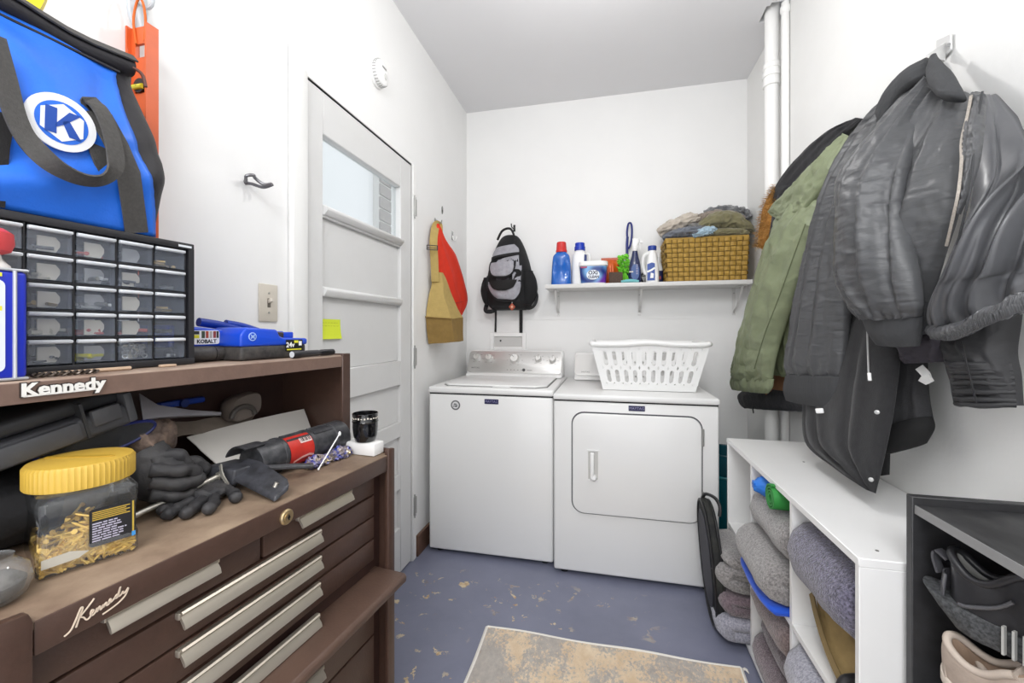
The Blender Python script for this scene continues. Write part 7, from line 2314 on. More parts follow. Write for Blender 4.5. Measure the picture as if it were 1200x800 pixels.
# ================================================================ rug
def rug_mat():
    m = bpy.data.materials.new('distressed_rug')
    m.use_nodes = True
    N, L = m.node_tree.nodes, m.node_tree.links
    b = N['Principled BSDF']
    b.inputs['Roughness'].default_value = 0.95
    b.inputs['Sheen Weight'].default_value = 0.2
    tc = N.new('ShaderNodeTexCoord')
    mp = N.new('ShaderNodeMapping'); mp.inputs['Scale'].default_value = (1.0, 0.7, 1)
    L.new(tc.outputs['Object'], mp.inputs[0])
    def nz(s, d, r=0.6, src=None):
        t_ = N.new('ShaderNodeTexNoise'); t_.inputs['Scale'].default_value = s; t_.inputs['Detail'].default_value = d; t_.inputs['Roughness'].default_value = r
        L.new(src or mp.outputs[0], t_.inputs['Vector'])
        return t_.outputs[0]
    def ramp(src, p0, p1, c0, c1):
        r = N.new('ShaderNodeValToRGB')
        r.color_ramp.elements[0].position = p0; r.color_ramp.elements[1].position = p1
        r.color_ramp.elements[0].color = (*c0, 1); r.color_ramp.elements[1].color = (*c1, 1)
        L.new(src, r.inputs[0])
        return r.outputs[0]
    def mix(f, a, c):
        x = N.new('ShaderNodeMix'); x.data_type = 'RGBA'
        L.new(f, x.inputs[0]); L.new(a, x.inputs[6]); L.new(c, x.inputs[7])
        return x.outputs[2]
    base = ramp(nz(22, 5), 0.35, 0.7, lin('#d6bc9b'), lin('#e9d5b9'))
    grey = ramp(nz(60, 4), 0.3, 0.7, lin('#8c8e94'), lin('#aeadac'))
    big = nz(5.2, 3)
    fine = nz(95, 8, 0.8)
    ad = N.new('ShaderNodeMath'); ad.operation = 'MULTIPLY_ADD'; ad.inputs[1].default_value = 0.95
    L.new(fine, ad.inputs[0]); L.new(big, ad.inputs[2])
    f = ramp(ad.outputs[0], 0.93, 1.20, (0, 0, 0), (0.75, 0.75, 0.75))
    c = mix(f, base, grey)
    och = ramp(nz(9, 3), 0.68, 0.74, (0, 0, 0), (0.5, 0.5, 0.5))
    oc = N.new('ShaderNodeRGB'); oc.outputs[0].default_value = (*lin('#9a7a4a'), 1)
    c = mix(och, c, oc.outputs[0])
    L.new(c, b.inputs['Base Color'])
    bn = N.new('ShaderNodeBump'); bn.inputs['Strength'].default_value = 0.5; bn.inputs['Distance'].default_value = 0.003
    L.new(nz(330, 3), bn.inputs['Height'])
    L.new(bn.outputs[0], b.inputs['Normal'])
    return m
t = thing('runner_rug', 'beige runner rug with a faded blue-grey pattern on the painted floor', 'rug', (0.0, 1.0, 0.0))
rx0, rx1, ry0, ry1 = -0.487, 0.470, 0.10, 1.668
rows = []
for j in range(41):
    y = ry0 + (ry1 - ry0) * j / 40
    row = []
    for i in range(31):
        x = rx0 + (rx1 - rx0) * i / 30
        e = 0.004 * math.sin(y * 9 + 1) if i == 0 else (0.004 * math.sin(y * 11) if i == 30 else 0)
        row.append(Vector((x + e, y + (0.004 * math.sin(x * 14) if j == 40 else 0), 0.007 + 0.0012 * noise.noise(Vector((x * 5, y * 5, 0))))))
    rows.append(row)
L_(MB().grid(rows, -0.006), 'pile', rug_mat(), t)
edge_m = mat('rug_binding', '#e6e2da', 0.9, bump=(300, 0.5, 0.001))
L_(MB().tube([Vector((p.x, p.y + 0.002, 0.0085)) for p in rows[-1]], 0.0075, 6), 'binding', edge_m, t)
L_(MB().tube([Vector((r[0].x - 0.002, r[0].y, 0.0085)) for r in rows], 0.0075, 6), 'binding', edge_m, t)
L_(MB().tube([Vector((r[-1].x + 0.002, r[-1].y, 0.0085)) for r in rows], 0.0075, 6), 'binding', edge_m, t)
tf = MB()
rr = random.Random(4)
for k in range(14):
    a = rr.uniform(-0.6, 0.9)
    tf.tube(crom([(rx1 - 0.002, ry1 - 0.004 * k / 3, 0.006), (rx1 + 0.012, ry1 + 0.004 + 0.008 * a, 0.009), (rx1 + 0.024, ry1 + 0.014 * a, 0.003)], 6), 0.0013, 4)
L_(tf, 'loose_fringe', edge_m, t, kind='stuff')

# ================================================================ dark pack and teal buckets between the dryer and the shelf
t = thing('camouflage_pack', 'dark oval camouflage pack leaning between the dryer and the towel stack', 'pack', (0.45, 1.96, 0))
M_camo = mat('dark_camouflage', '#2c2d29', 0.8, var=(16, 0.6), col2='#121316', bump=(150, 0.3, 0.002))
M_camo2 = mat('charcoal_face', '#3f3f46', 0.7, var=(20, 0.2), bump=(150, 0.3, 0.002))
def pk(x, y, z, g_=1.0):
    return Vector((x + 0.035 * (1 - z / 0.5), 1.955 + y * g_ - 0.05 * (1 - z / 0.5), z))
rings = []
for k in range(15):
    f = k / 14
    g_ = 0.86 + 0.14 * (1 - abs(2 * f - 1) ** 3.5) ** 0.5 if k not in (0, 14) else 0.86
    rings.append([pk(0.392 + 0.036 * f, y, 0.2560 + z * g_, g_) for y, z in oval(0.27, 0.505, 40, 2.3)])
L_(MB().loft(rings), 'pack_body', M_camo, t, smooth=60)
L_(MB().poly([pk(0.3915, y, 0.272 + z) for y, z in oval(0.20, 0.38, 36, 2.3)], (-0.004, 0, 0)).bevel(0.0015, 1), 'front_face', M_camo2, t)
for xx in (0.393, 0.427):
    L_(MB().tube([pk(xx, y * 0.985, 0.2560 + z * 0.985) for y, z in oval(0.265, 0.497, 44, 2.3)], 0.005, 8, closed=True), 'piping', M_black, t)
L_(MB().tube(crom([(0.405, 1.99, 0.500), (0.415, 1.97, 0.526), (0.440, 1.92, 0.530), (0.452, 1.89, 0.506), (0.448, 1.88, 0.47)], 16), 0.007, 8), 'handle', M_black, t)
M_teal = mat('teal_plastic', '#0f6f7c', 0.35)
M_teal2 = mat('dark_teal_plastic', '#0b4f5c', 0.4)
t = thing('teal_bucket', 'teal plastic bucket standing in the gap behind the white shelf', 'bucket', (0.662, 2.62, 0))
MB().lathe([(0.105, 0.0), (0.112, 0.004), (0.142, 0.435), (0.137, 0.435), (0.107, 0.012), (0.001, 0.012)], 40, cap1=False).build('bucket_body', M_teal, t, smooth=30)
MB().tube([(0.146 * math.cos(a), 0.146 * math.sin(a), 0.432) for a in [2 * PI * k / 40 for k in range(40)]], 0.007, 8, closed=True).build('rim', mat('teal_rim', '#2f97a0', 0.35), t)
t = thing('dark_teal_bin', 'dark teal bin nested inside the teal bucket', 'bin', (0.662, 2.62, 0.0135))
MB().lathe([(0.095, 0.0), (0.100, 0.004), (0.126, 0.535), (0.122, 0.535), (0.097, 0.012), (0.001, 0.012)], 40, cap1=False).build('bin_body', M_teal2, t, smooth=30)
MB().tube([(0.126 * math.cos(a), 0.126 * math.sin(a), 0.535) for a in [2 * PI * k / 40 for k in range(40)]], 0.005, 8, closed=True).build('rim', M_teal2, t)

# ================================================================ coats on the right wall
def cloth_m(name, col, rough, var=0.15, b1=(40, 0.25, 0.006), b2=(130, 0.2, 0.002), sheen=0.0, spec=0.5, st=(1, 1, 1.5), wrk=(13, 0.55, 0.014)):
    return mat(name, col, rough, var=(9, var), bump=b1, bump2=b2, sheen=sheen, spec=spec, stretch=st, wrinkle=wrk)
M_gny = cloth_m('grey_nylon', '#525355', 0.42, 0.10, st=(0.7, 0.7, 2.2), wrk=(17, 0.5, 0.010))
M_grib = mat('grey_rib_knit', '#414244', 0.9, bump=(180, 0.5, 0.002), stretch=(1, 1, 0.05), var=(30, 0.1))
M_sat = cloth_m('silver_satin', '#5d5e61', 0.31, 0.10, (6, 0.3, 0.02), (60, 0.05, 0.003), st=(1, 1, 0.7), wrk=None)
M_grn_c = cloth_m('sage_green_nylon', '#848d6e', 0.5, 0.15)
M_bkc = cloth_m('black_cotton', '#2b2b2e', 0.7, 0.2)
M_flc = mat('charcoal_fleece', '#2a2a2c', 0.95, var=(60, 0.2), bump=(300, 0.4, 0.002), bump2=(10, 0.25, 0.012), sheen=0.15)
M_flc2 = mat('charcoal_knit', '#363638', 0.95, var=(60, 0.15), bump=(260, 0.4, 0.002), bump2=(14, 0.25, 0.012))
M_puf = cloth_m('black_puffer', '#343436', 0.6, 0.2)
M_bwn = cloth_m('brown_corduroy', '#9a6d4b', 0.75, 0.2)

def G(par, name, m, L, R, front, back, **k):
    return L_(garment(L, R, front, back, **k), name, m, par, smooth=180)

# metal hook plates
t = thing('wall_coat_hook', 'white metal hook plate at the top of the heap of coats', 'hook', (0.868, 1.343, 1.994))
M_plate = mat('white_metal', '#d9d9d8', 0.35, 0.2)
L_(MB().poly([(0.866, 1.355, 2.021), (0.866, 1.306, 2.006), (0.866, 1.306, 1.964), (0.866, 1.346, 1.958), (0.866, 1.355, 1.963)], (-0.006, 0, 0)).bevel(0.0015, 1), 'plate', M_plate, t)
L_(MB().poly([(0.858, 1.322, 1.993), (0.8, 1.297, 1.95), (0.8, 1.28, 1.935), (0.858, 1.322, 1.944)], (0, -0.004, 0)).bevel(0.001, 1), 'arm', M_plate, t)
L_(MB().cyl((0.861, 1.312, 1.982), (0.857, 1.306, 1.978), 0.004, n=10), 'screw', M_steel, t)

# --- fur-trimmed black parka, deepest on the left
t = thing('fur_trimmed_parka', 'black parka with a tawny fur hood trim, hanging behind the sage green jacket', 'coat', (0.8, 2.003, 1.555), group='coats on the right wall')
G(t, 'shoulder', M_bkc, [(0.85, 1.693, 1.981), (0.835, 1.837, 2.009), (0.82, 2.037, 2.001), (0.8, 2.228, 1.951), (0.79, 2.317, 1.864)],
  [(0.85, 1.653, 1.956), (0.84, 1.747, 1.935), (0.825, 1.88, 1.885), (0.81, 2.07, 1.809), (0.8, 2.228, 1.764)], [0.01, 0.025, 0.03, 0.03, 0.015], [0.01] * 5,
  folds=[(0.3, 0.35, 0.06, 0.010, -0.1, 1.1), (0.7, 0.6, 0.06, -0.010, 0, 1.1)], nu=48, nv=40, seed=2.2, wr=0.004)
G(t, 'body', mat('navy_lining', '#1c1c26', 0.6, bump2=(24, 0.4, 0.01)), [(0.77, 2.174, 1.871), (0.755, 2.193, 1.77), (0.745, 2.206, 1.653), (0.745, 2.217, 1.431), (0.755, 2.225, 1.228)], [(0.79, 1.902, 1.76), (0.775, 1.903, 1.669), (0.765, 1.916, 1.541), (0.765, 1.939, 1.405), (0.775, 1.98, 1.229)],
  [0.01, 0.02, 0.02, 0.02, 0.01], [0.01] * 5, nu=40, nv=30, seed=3.2)
fur_base = G(t, 'hood_trim', mat('fur_base', '#b07c3a', 0.9), [(0.8, 2.259, 1.945), (0.775, 2.329, 1.886), (0.765, 2.382, 1.788), (0.77, 2.435, 1.684)], [(0.8, 2.208, 1.888), (0.79, 2.231, 1.819), (0.785, 2.269, 1.734), (0.78, 2.379, 1.656)],
             [0.01, 0.018, 0.018, 0.008], [0.006] * 4, nu=24, nv=24, seed=1)
fm = MB()
rr = random.Random(8)
Lc = crom([(0.8, 2.259, 1.945), (0.775, 2.329, 1.886), (0.765, 2.382, 1.788), (0.77, 2.435, 1.684)], 60)
Rc = crom([(0.8, 2.208, 1.888), (0.79, 2.231, 1.819), (0.785, 2.269, 1.734), (0.78, 2.379, 1.656)], 60)
for k in range(1100):
    i = rr.randrange(60)
    s_ = rr.random()
    p = Vector(Lc[i]).lerp(Vector(Rc[i]), s_) + Vector((-0.018 * math.sin(PI * s_), -0.008, 0))
    d_1 = Vector((-0.6 + rr.uniform(-0.5, 0.3), -0.5 + 0.8 * (0.5 - s_) + rr.uniform(-0.3, 0.5), rr.uniform(-0.7, 0.6))).normalized() * rr.uniform(0.016, 0.036)
    if s_ < 0.3:
        d_1 += Vector((-0.006, 0.014, 0.006))
    w_ = d_1.orthogonal().normalized() * 0.0011
    a = fm.verts([p - w_, p + w_, p + d_1 * 0.6 + w_ * 0.6 + Vector((0, 0, -0.002)), p + d_1 + Vector((0, 0, -0.006))])
    fm.face(a)
L_(fm, 'fur', mat('tawny_fur', '#e6b468', 0.8, var=(90, 0.45)), fur_base, smooth=180, kind='stuff')

# --- brown jacket: only its band and black hem show
t = thing('brown_jacket', 'brown jacket with a dark quilted hem showing below the sage green sleeve', 'coat', (0.76, 2.218, 0.923), group='coats on the right wall')
G(t, 'body', M_bwn, [(0.8, 2.335, 1.484), (0.78, 2.368, 1.183), (0.77, 2.41, 1.04), (0.765, 2.512, 0.91)], [(0.82, 1.938, 1.438), (0.8, 1.912, 1.195), (0.8, 1.934, 1.056), (0.79, 1.932, 0.944)], [0.01, 0.02, 0.025, 0.02], [0.01] * 4,
  folds=[(0.2, 0.5, 0.06, 0.008, 0.3, 1.2), (0.7, 0.6, 0.06, -0.008, 0.2, 1.2)], nu=44, nv=40, seed=5.5, wr=0.004)
G(t, 'quilted_hem', mat('black_quilt', '#26262b', 0.6, bump2=(30, 0.5, 0.01)), [(0.755, 2.507, 0.938), (0.75, 2.703, 0.863), (0.752, 2.693, 0.814), (0.76, 2.642, 0.794)], [(0.785, 1.905, 0.983), (0.78, 1.893, 0.95), (0.78, 1.9, 0.929), (0.785, 1.935, 0.909)],
  [0.012, 0.024, 0.022, 0.008], [0.012] * 4, folds=[(q / 8, q / 8, 0.03, -0.008, -0.2, 1.2) for q in range(1, 8)], nu=48, nv=20, seed=6.5)
L_(MB().strap([(0.745, 2.46, 0.862), (0.745, 2.447, 0.828), (0.745, 2.433, 0.804)], 0.010, 0.004, (-1, 0, 0)), 'toggle', M_black, t)

# --- sage green jacket
t = thing('sage_green_jacket', 'sage green nylon jacket with an elastic cuff, left of the grey bomber', 'coat', (0.68, 2.033, 1.005), group='coats on the right wall')
G(t, 'body', M_grn_c, [(0.825, 1.815, 1.909), (0.79, 1.888, 1.739), (0.765, 1.996, 1.519), (0.75, 2.118, 1.306), (0.745, 2.206, 1.147), (0.75, 2.243, 1.038)],
  [(0.83, 1.663, 1.89), (0.79, 1.709, 1.686), (0.77, 1.773, 1.453), (0.76, 1.83, 1.263), (0.76, 1.866, 1.095), (0.76, 1.881, 1.04)],
  [0.015, 0.035, 0.040, 0.035, 0.030, 0.012], [0.02] * 6, folds=rnd_folds(10, 41, 0.016, (0.03, 0.07)), nu=72, nv=70, seed=8.1, wr=0.009, pucker=(9, 0.004, 0.08))
G(t, 'sleeve', M_grn_c, [(0.79, 1.947, 1.854), (0.74, 2.016, 1.743), (0.71, 2.092, 1.612), (0.68, 2.197, 1.39), (0.665, 2.353, 1.161), (0.67, 2.491, 1.012), (0.675, 2.525, 0.962)],
  [(0.8, 1.719, 1.841), (0.74, 1.68, 1.651), (0.71, 1.723, 1.51), (0.69, 1.815, 1.345), (0.685, 1.908, 1.212), (0.68, 1.956, 1.104), (0.685, 1.999, 1.024)],
  [0.012, 0.040, 0.050, 0.052, 0.050, 0.040, 0.020], [0.015, 0.02, 0.03, 0.03, 0.03, 0.02, 0.015],
  folds=[(0.55, 0.35, 0.05, 0.014, -0.1, 0.7), (0.3, 0.45, 0.04, -0.012, 0.0, 0.8), (0.72, 0.6, 0.04, 0.010, 0.2, 1.1), (0.2, 0.25, 0.04, 0.009, 0.35, 1.15), (0.5, 0.52, 0.03, -0.010, 0.45, 1.2)] + rnd_folds(9, 42, 0.012, (0.025, 0.05), 0.3),
  nu=72, nv=84, seed=9.4, wr=0.009, wrf=(5, 9), pucker=(12, 0.005, 0.06))
G(t, 'cuff', M_grn_c, [(0.672, 2.53, 0.99), (0.672, 2.563, 0.948), (0.675, 2.542, 0.913)], [(0.685, 1.98, 1.033), (0.685, 1.999, 0.995), (0.688, 2.057, 0.961)], [0.026, 0.030, 0.022], [0.012] * 3,
  nu=84, nv=12, seed=3, wr=0.001, pucker=(22, 0.0035, 3.0))
G(t, 'collar', M_grn_c, [(0.8, 1.675, 1.919), (0.75, 1.753, 1.865), (0.715, 1.905, 1.811), (0.7, 2.053, 1.774), (0.7, 2.043, 1.749)], [(0.8, 1.603, 1.869), (0.755, 1.612, 1.786), (0.73, 1.681, 1.724), (0.712, 1.783, 1.681), (0.705, 1.912, 1.685)],
  [0.010, 0.016, 0.018, 0.014, 0.006], [0.008] * 5, folds=rnd_folds(6, 43, 0.006, (0.05, 0.1)), nu=48, nv=40, seed=4.2, wr=0.008, wrf=(5, 12))
L_(MB().tube(crom([(0.69, 1.701, 1.623), (0.662, 1.727, 1.512), (0.642, 1.796, 1.378), (0.625, 1.907, 1.222), (0.63, 2.047, 1.07)], 30), 0.0022, 6), 'sleeve_seam', mat('sage_seam', '#5f674a', 0.7), t)

# --- charcoal fleece with snaps, low under the bomber
t = thing('charcoal_fleece_jacket', 'charcoal fleece jacket with white snaps, its pointed hem over the white shelf', 'coat', (0.7, 1.338, 0.8), group='coats on the right wall')
G(t, 'back_panel', M_flc2, [(0.8, 1.487, 1.388), (0.785, 1.398, 1.209), (0.775, 1.387, 1.065), (0.77, 1.393, 0.967), (0.77, 1.408, 0.924)], [(0.82, 1.327, 1.346), (0.81, 1.307, 1.166), (0.8, 1.285, 1.076), (0.8, 1.271, 1.013), (0.8, 1.274, 0.995)],
  [0.01, 0.02, 0.024, 0.022, 0.012], [0.015] * 5, folds=rnd_folds(5, 51, 0.006, (0.06, 0.12)), nu=48, nv=44, seed=6.1, wr=0.003)
G(t, 'hem_band', mat('black_hem', '#151516', 0.9, bump=(260, 0.3, 0.001)), [(0.768, 1.404, 0.95), (0.765, 1.406, 0.915), (0.77, 1.419, 0.882)], [(0.798, 1.268, 1.022), (0.797, 1.26, 0.994), (0.8, 1.291, 0.949)], [0.032, 0.036, 0.024], [0.012] * 3, nu=40, nv=12, seed=2, wr=0.001)
G(t, 'lower_facing', mat('black_hem', '#151516', 0.9), [(0.755, 1.435, 0.982), (0.75, 1.417, 0.886), (0.752, 1.409, 0.82)], [(0.77, 1.382, 0.993), (0.765, 1.373, 0.9), (0.765, 1.376, 0.837)], [0.008] * 3, [0.006] * 3, nu=24, nv=16, seed=3, wr=0.001)
G(t, 'front_panel', M_flc, [(0.76, 1.672, 1.41), (0.735, 1.705, 1.231), (0.715, 1.728, 1.075), (0.705, 1.738, 0.955), (0.7, 1.699, 0.833), (0.695, 1.479, 0.807), (0.69, 1.33, 0.804)],
  [(0.78, 1.333, 1.371), (0.755, 1.31, 1.211), (0.74, 1.297, 1.121), (0.725, 1.291, 1.021), (0.712, 1.298, 0.918), (0.7, 1.297, 0.858), (0.692, 1.301, 0.807)],
  [0.02, 0.035, 0.04, 0.04, 0.036, 0.024, 0.006], [0.02, 0.02, 0.02, 0.02, 0.015, 0.01, 0.004],
  folds=[(0.72, 0.70, 0.035, -0.012, 0.1, 1.3), (0.80, 0.80, 0.03, 0.010, 0.1, 1.3), (0.25, 0.55, 0.05, -0.014, 0.35, 1.25), (0.35, 0.66, 0.04, 0.010, 0.4, 1.3), (0.10, 0.14, 0.04, -0.010, 0.4, 0.9)],
  nu=84, nv=76, seed=7.3, wr=0.002)
L_(MB().tube(crom([(0.69, 1.334, 1.247), (0.68, 1.311, 1.176), (0.674, 1.296, 1.12)], 10), 0.0022, 6), 'drawcord', mat('pale_cord', '#a9a9a8', 0.7), t)
L_(MB().cyl((0.672, 1.29, 1.127), (0.67, 1.283, 1.108), 0.0042, n=10), 'cord_tip', M_white, t)
for p in ((0.676, 1.267, 1.028), (0.668, 1.277, 0.849)):
    L_(MB().lathe([(0.0055, 0), (0.0055, 0.003), (0.0025, 0.0045), (0.0005, 0.0045)], 14, frame(Vector(p) + Vector((0.004, 0.004, 0)), (0.75, -0.65, 0), (0, 0, 1))), 'snap', mat('snap_pale', '#c9c9c8', 0.3, 0.4), t)
L_(MB().rbox(-0.011, 0.011, -0.008, 0.008, 0, 0.006, 0.002, 1, frame((0.66, 1.526, 0.983), (0.75, -0.65, 0.2), (0, 0, 1))), 'white_clasp', M_white, t)

# --- black puffer, hanging behind on the right
t = thing('black_puffer_jacket', 'black quilted puffer sleeve hanging below the silver satin jacket', 'coat', (0.76, 1.063, 1.086), group='coats on the right wall')
G(t, 'sleeve', M_puf, [(0.8, 1.238, 1.359), (0.785, 1.201, 1.254), (0.78, 1.186, 1.194), (0.775, 1.161, 1.144), (0.775, 1.157, 1.073)], [(0.82, 1.058, 1.356), (0.815, 1.059, 1.266), (0.81, 1.061, 1.2), (0.805, 1.046, 1.149), (0.805, 1.042, 1.09)],
  [0.02, 0.045, 0.050, 0.045, 0.025], [0.02] * 5, folds=rnd_folds(4, 61, 0.008, (0.08, 0.14)), nu=56, nv=60, seed=4.9, wr=0.004)
rb = MB()
Lr = crom([(0.775, 1.171, 1.167), (0.773, 1.158, 1.137), (0.773, 1.154, 1.073)], 9)
Rr = crom([(0.806, 1.051, 1.169), (0.804, 1.044, 1.146), (0.804, 1.041, 1.09)], 9)
for i in range(9):
    a, b = Vector(Lr[i]), Vector(Rr[i])
    n_ = (b - a).cross(Vector((0, 0, 1))).normalized()
    if n_.dot(Vector((-1, -1, 0))) < 0:
        n_ = -n_
    rb.tube([a.lerp(b, s_) + n_ * (0.060 * math.sin(PI * s_) ** 0.80 * (1 - 0.05 * i)) + Vector((0, 0, 0.004 * noise.noise(Vector((s_ * 4, i * 1.7, 0))))) for s_ in [0.04 + 0.92 * k / 16 for k in range(17)]], 0.0062, 8)
L_(rb, 'elastic_ribs', M_puf, t, smooth=80, kind='stuff')
sm = crom([(0.74, 1.093, 1.216), (0.735, 1.066, 1.145), (0.737, 1.052, 1.091)], 12)
L_(MB().tube(sm, 0.002, 6), 'sleeve_seam', M_black, t)
G(t, 'bundled_lining', cloth_m('dark_lining', '#29292b', 0.6, 0.2), [(0.76, 1.319, 1.256), (0.75, 1.295, 1.2), (0.755, 1.284, 1.156)], [(0.78, 1.134, 1.291), (0.77, 1.14, 1.225), (0.77, 1.189, 1.166)], [0.02, 0.035, 0.015], [0.02] * 3,
  folds=rnd_folds(6, 63, 0.010, (0.05, 0.1)), nu=48, nv=30, seed=5.7, wr=0.008)
cl_ = MB().strap(crom([(0.75, 1.236, 1.149), (0.745, 1.203, 1.131), (0.745, 1.214, 1.116), (0.75, 1.194, 1.128)], 12), 0.018, 0.001, (-0.7, -0.7, 0.2))
L_(cl_, 'care_label', mat('label_paper', '#dcdcda', 0.7), t)

# --- silver satin jacket, right edge
t = thing('silver_satin_jacket', 'shiny silver-grey satin jacket with an elastic hem at the right edge', 'coat', (0.7, 0.988, 1.243), group='coats on the right wall')
G(t, 'body', M_sat, [(0.8, 1.134, 1.759), (0.755, 1.074, 1.646), (0.72, 1.032, 1.536), (0.705, 1.039, 1.435), (0.7, 1.085, 1.345), (0.7, 1.12, 1.276), (0.715, 1.133, 1.23)],
  [(0.83, 1.154, 1.732), (0.82, 1.099, 1.622), (0.81, 1.031, 1.5), (0.785, 0.933, 1.4), (0.785, 0.933, 1.355), (0.785, 0.935, 1.326), (0.79, 0.956, 1.297)],
  [0.01, 0.030, 0.050, 0.062, 0.062, 0.055, 0.025], [0.012] * 7,
  folds=[(0.30, 0.18, 0.045, 0.030, -0.05, 1.05), (0.16, 0.10, 0.03, -0.020, 0.1, 1.0), (0.45, 0.42, 0.05, -0.024, 0.1, 1.05), (0.62, 0.50, 0.05, 0.026, 0.05, 1.1), (0.74, 0.66, 0.04, -0.022, 0.2, 1.1), (0.36, 0.33, 0.04, 0.014, 0.55, 1.2), (0.85, 0.8, 0.05, 0.02, 0.1, 1.1)],
  nu=96, nv=90, seed=11.2, wr=0.004, wrf=(3, 3), pucker=(16, 0.006, 0.05))
hm_a = crom([(0.7, 1.112, 1.238), (0.665, 0.997, 1.238), (0.65, 0.917, 1.26), (0.655, 0.867, 1.281), (0.69, 0.855, 1.305)], 60)
hp = MB()
hp.tube([Vector(p) + Vector((0.0, 0.0, 0.003 * math.sin(i * 1.9))) for i, p in enumerate(hm_a)], [0.013 + 0.0022 * math.sin(i * 2.3) for i in range(60)], 12)
L_(hp, 'elastic_hem', M_sat, t, smooth=80)
fr_ = MB()
for i in range(70):
    s_ = i / 69 * 58
    p = Vector(hm_a[int(s_)])
    fr_.tube([p + Vector((-0.008, -0.008, 0.010)), p + Vector((-0.014, -0.012, -0.002 + 0.002 * math.sin(i * 2))), p + Vector((-0.006, -0.006, -0.016))], 0.0026, 5)
L_(fr_, 'hem_gathers', M_gny, t, smooth=80, kind='stuff')

# --- the grey bomber in front
t = thing('grey_bomber_jacket', 'grey nylon bomber jacket with a pale zip, frontmost of the heaped coats', 'coat', (0.68, 1.23, 1.212), group='coats on the right wall')
G(t, 'far_side', M_gny, [(0.835, 1.373, 1.947), (0.815, 1.498, 1.925), (0.79, 1.593, 1.843), (0.735, 1.634, 1.683), (0.7, 1.686, 1.458), (0.675, 1.718, 1.262), (0.67, 1.778, 1.117), (0.675, 1.799, 1.06)],
  [(0.84, 1.35, 1.923), (0.81, 1.371, 1.859), (0.785, 1.412, 1.776), (0.75, 1.459, 1.654), (0.725, 1.471, 1.466), (0.71, 1.458, 1.31), (0.7, 1.466, 1.154), (0.695, 1.479, 1.093)],
  [0.006, 0.022, 0.040, 0.050, 0.052, 0.050, 0.045, 0.022], [0.01, 0.02, 0.03, 0.03, 0.03, 0.03, 0.025, 0.02],
  folds=[(0.20, 0.12, 0.035, 0.014, -0.05, 1.05), (0.32, 0.28, 0.03, -0.020, 0.0, 1.02), (0.50, 0.42, 0.04, 0.016, 0.0, 1.1), (0.62, 0.58, 0.03, -0.016, 0.1, 1.1), (0.78, 0.72, 0.05, 0.014, 0.1, 1.05)] + rnd_folds(5, 70, 0.006, (0.02, 0.04)),
  nu=88, nv=100, seed=13.5, wr=0.003, wrf=(8, 14), pucker=(11, 0.006, 0.06))
G(t, 'hem_rib', M_grib, [(0.672, 1.799, 1.073), (0.675, 1.83, 1.014), (0.682, 1.833, 0.97)], [(0.694, 1.467, 1.1), (0.692, 1.477, 1.049), (0.695, 1.499, 0.995)], [0.032, 0.036, 0.026], [0.02] * 3, nu=56, nv=14, seed=2, wr=0.001)
G(t, 'front_panel', M_gny, [(0.8, 1.268, 1.854), (0.755, 1.278, 1.76), (0.725, 1.291, 1.624), (0.715, 1.273, 1.454), (0.715, 1.241, 1.33), (0.72, 1.231, 1.246)],
  [(0.8, 1.16, 1.778), (0.745, 1.089, 1.618), (0.72, 1.068, 1.504), (0.712, 1.099, 1.405), (0.715, 1.138, 1.321), (0.72, 1.173, 1.23)],
  [0.015, 0.040, 0.050, 0.050, 0.040, 0.016], [0.02] * 6,
  folds=[(0.35, 0.30, 0.06, 0.016, -0.1, 0.8), (0.55, 0.48, 0.04, -0.012, 0.0, 0.8), (0.72, 0.66, 0.05, 0.012, -0.1, 0.9), (0.45, 0.62, 0.04, -0.016, 0.45, 1.1), (0.30, 0.5, 0.04, 0.014, 0.5, 1.2)] + rnd_folds(6, 71, 0.007, (0.03, 0.05)),
  nu=84, nv=84, seed=14.1, wr=0.003, wrf=(8, 14), pucker_top=None)
G(t, 'sleeve', M_gny, [(0.8, 1.297, 1.897), (0.745, 1.313, 1.809), (0.675, 1.353, 1.718), (0.645, 1.364, 1.653), (0.64, 1.34, 1.574), (0.64, 1.349, 1.472), (0.645, 1.359, 1.382), (0.655, 1.325, 1.308), (0.665, 1.293, 1.274)],
  [(0.79, 1.247, 1.839), (0.735, 1.197, 1.724), (0.69, 1.162, 1.621), (0.675, 1.151, 1.547), (0.67, 1.134, 1.476), (0.668, 1.114, 1.406), (0.67, 1.102, 1.347), (0.675, 1.102, 1.298), (0.68, 1.116, 1.272)],
  [0.012, 0.036, 0.048, 0.054, 0.058, 0.058, 0.054, 0.042, 0.026], [0.02, 0.03, 0.03, 0.03, 0.03, 0.03, 0.03, 0.025, 0.02],
  folds=[(0.80, 0.66, 0.055, 0.024, -0.08, 0.82), (0.60, 0.52, 0.07, -0.014, -0.05, 0.78), (0.92, 0.82, 0.04, -0.020, 0.15, 0.95), (0.26, 0.66, 0.05, 0.015, 0.60, 1.12),
         (0.16, 0.46, 0.04, -0.013, 0.62, 1.12), (0.70, 0.50, 0.035, 0.012, 0.75, 1.15), (0.40, 0.34, 0.05, 0.008, -0.05, 0.5), (0.30, 0.22, 0.035, -0.008, 0.0, 0.5)],
  nu=108, nv=120, seed=15.7, wr=0.0025, wrf=(4, 18), pucker=(10, 0.008, 0.07))
G(t, 'cuff', M_grib, [(0.668, 1.299, 1.279), (0.672, 1.274, 1.238), (0.678, 1.257, 1.207)], [(0.684, 1.12, 1.28), (0.688, 1.129, 1.238), (0.692, 1.146, 1.203)], [0.034, 0.036, 0.026], [0.022] * 3, nu=56, nv=16, seed=4, wr=0.001)
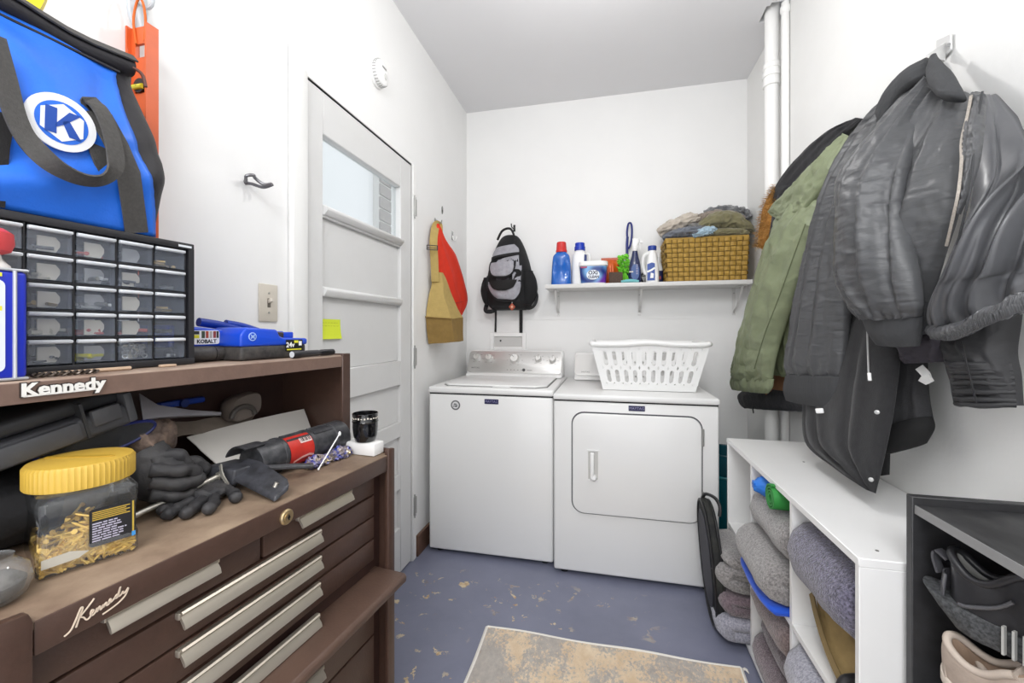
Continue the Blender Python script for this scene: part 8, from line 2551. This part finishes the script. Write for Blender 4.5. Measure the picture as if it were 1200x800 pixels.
G(t, 'collar', M_grib, [(0.835, 1.342, 1.969), (0.815, 1.393, 1.966), (0.8, 1.439, 1.941), (0.79, 1.468, 1.902), (0.785, 1.484, 1.864)], [(0.83, 1.322, 1.916), (0.81, 1.345, 1.91), (0.8, 1.388, 1.898), (0.79, 1.418, 1.871), (0.785, 1.443, 1.835)],
  [0.016, 0.020, 0.020, 0.016, 0.008], [0.012] * 5, nu=40, nv=36, seed=2.4, wr=0.002)
G(t, 'collar', M_grib, [(0.8, 1.282, 1.939), (0.775, 1.254, 1.884), (0.75, 1.205, 1.827), (0.735, 1.152, 1.779)], [(0.81, 1.278, 1.932), (0.79, 1.194, 1.848), (0.77, 1.14, 1.785), (0.755, 1.102, 1.738)],
  [0.008, 0.016, 0.018, 0.010], [0.010] * 4, nu=36, nv=28, seed=2.9, wr=0.002)
G(t, 'zip_placket', M_gny, [(0.735, 1.064, 1.729), (0.705, 1.033, 1.65), (0.68, 1.004, 1.572), (0.665, 0.99, 1.51), (0.662, 0.99, 1.468)], [(0.745, 1.038, 1.708), (0.715, 1.002, 1.634), (0.695, 0.983, 1.566), (0.675, 0.975, 1.506), (0.665, 0.986, 1.465)],
  [0.010, 0.014, 0.014, 0.012, 0.006], [0.006] * 5, folds=[(0.3, 0.3, 0.05, -0.006, -0.2, 1.2), (0.7, 0.7, 0.06, 0.006, -0.1, 1.2)], nu=40, nv=70, seed=8.8, wr=0.0035, wrf=(1.2, 26))
zp_ = crom([(0.722, 1.043, 1.719), (0.705, 1.027, 1.673), (0.688, 1.016, 1.619), (0.668, 0.987, 1.566), (0.655, 0.975, 1.506), (0.655, 0.988, 1.46), (0.66, 1.012, 1.409)], 40)
L_(MB().strap([Vector(p) for p in zp_], 0.0048, 0.003, (-0.7, -0.7, 0)), 'zip', mat('pale_zip', '#b6aea4', 0.4, 0.4, var=(300, 0.3)), t)
L_(MB().tube([Vector(p) + Vector((0.010, -0.012, 0)) for p in zp_], 0.0022, 6), 'zip_piping', M_grib, t)
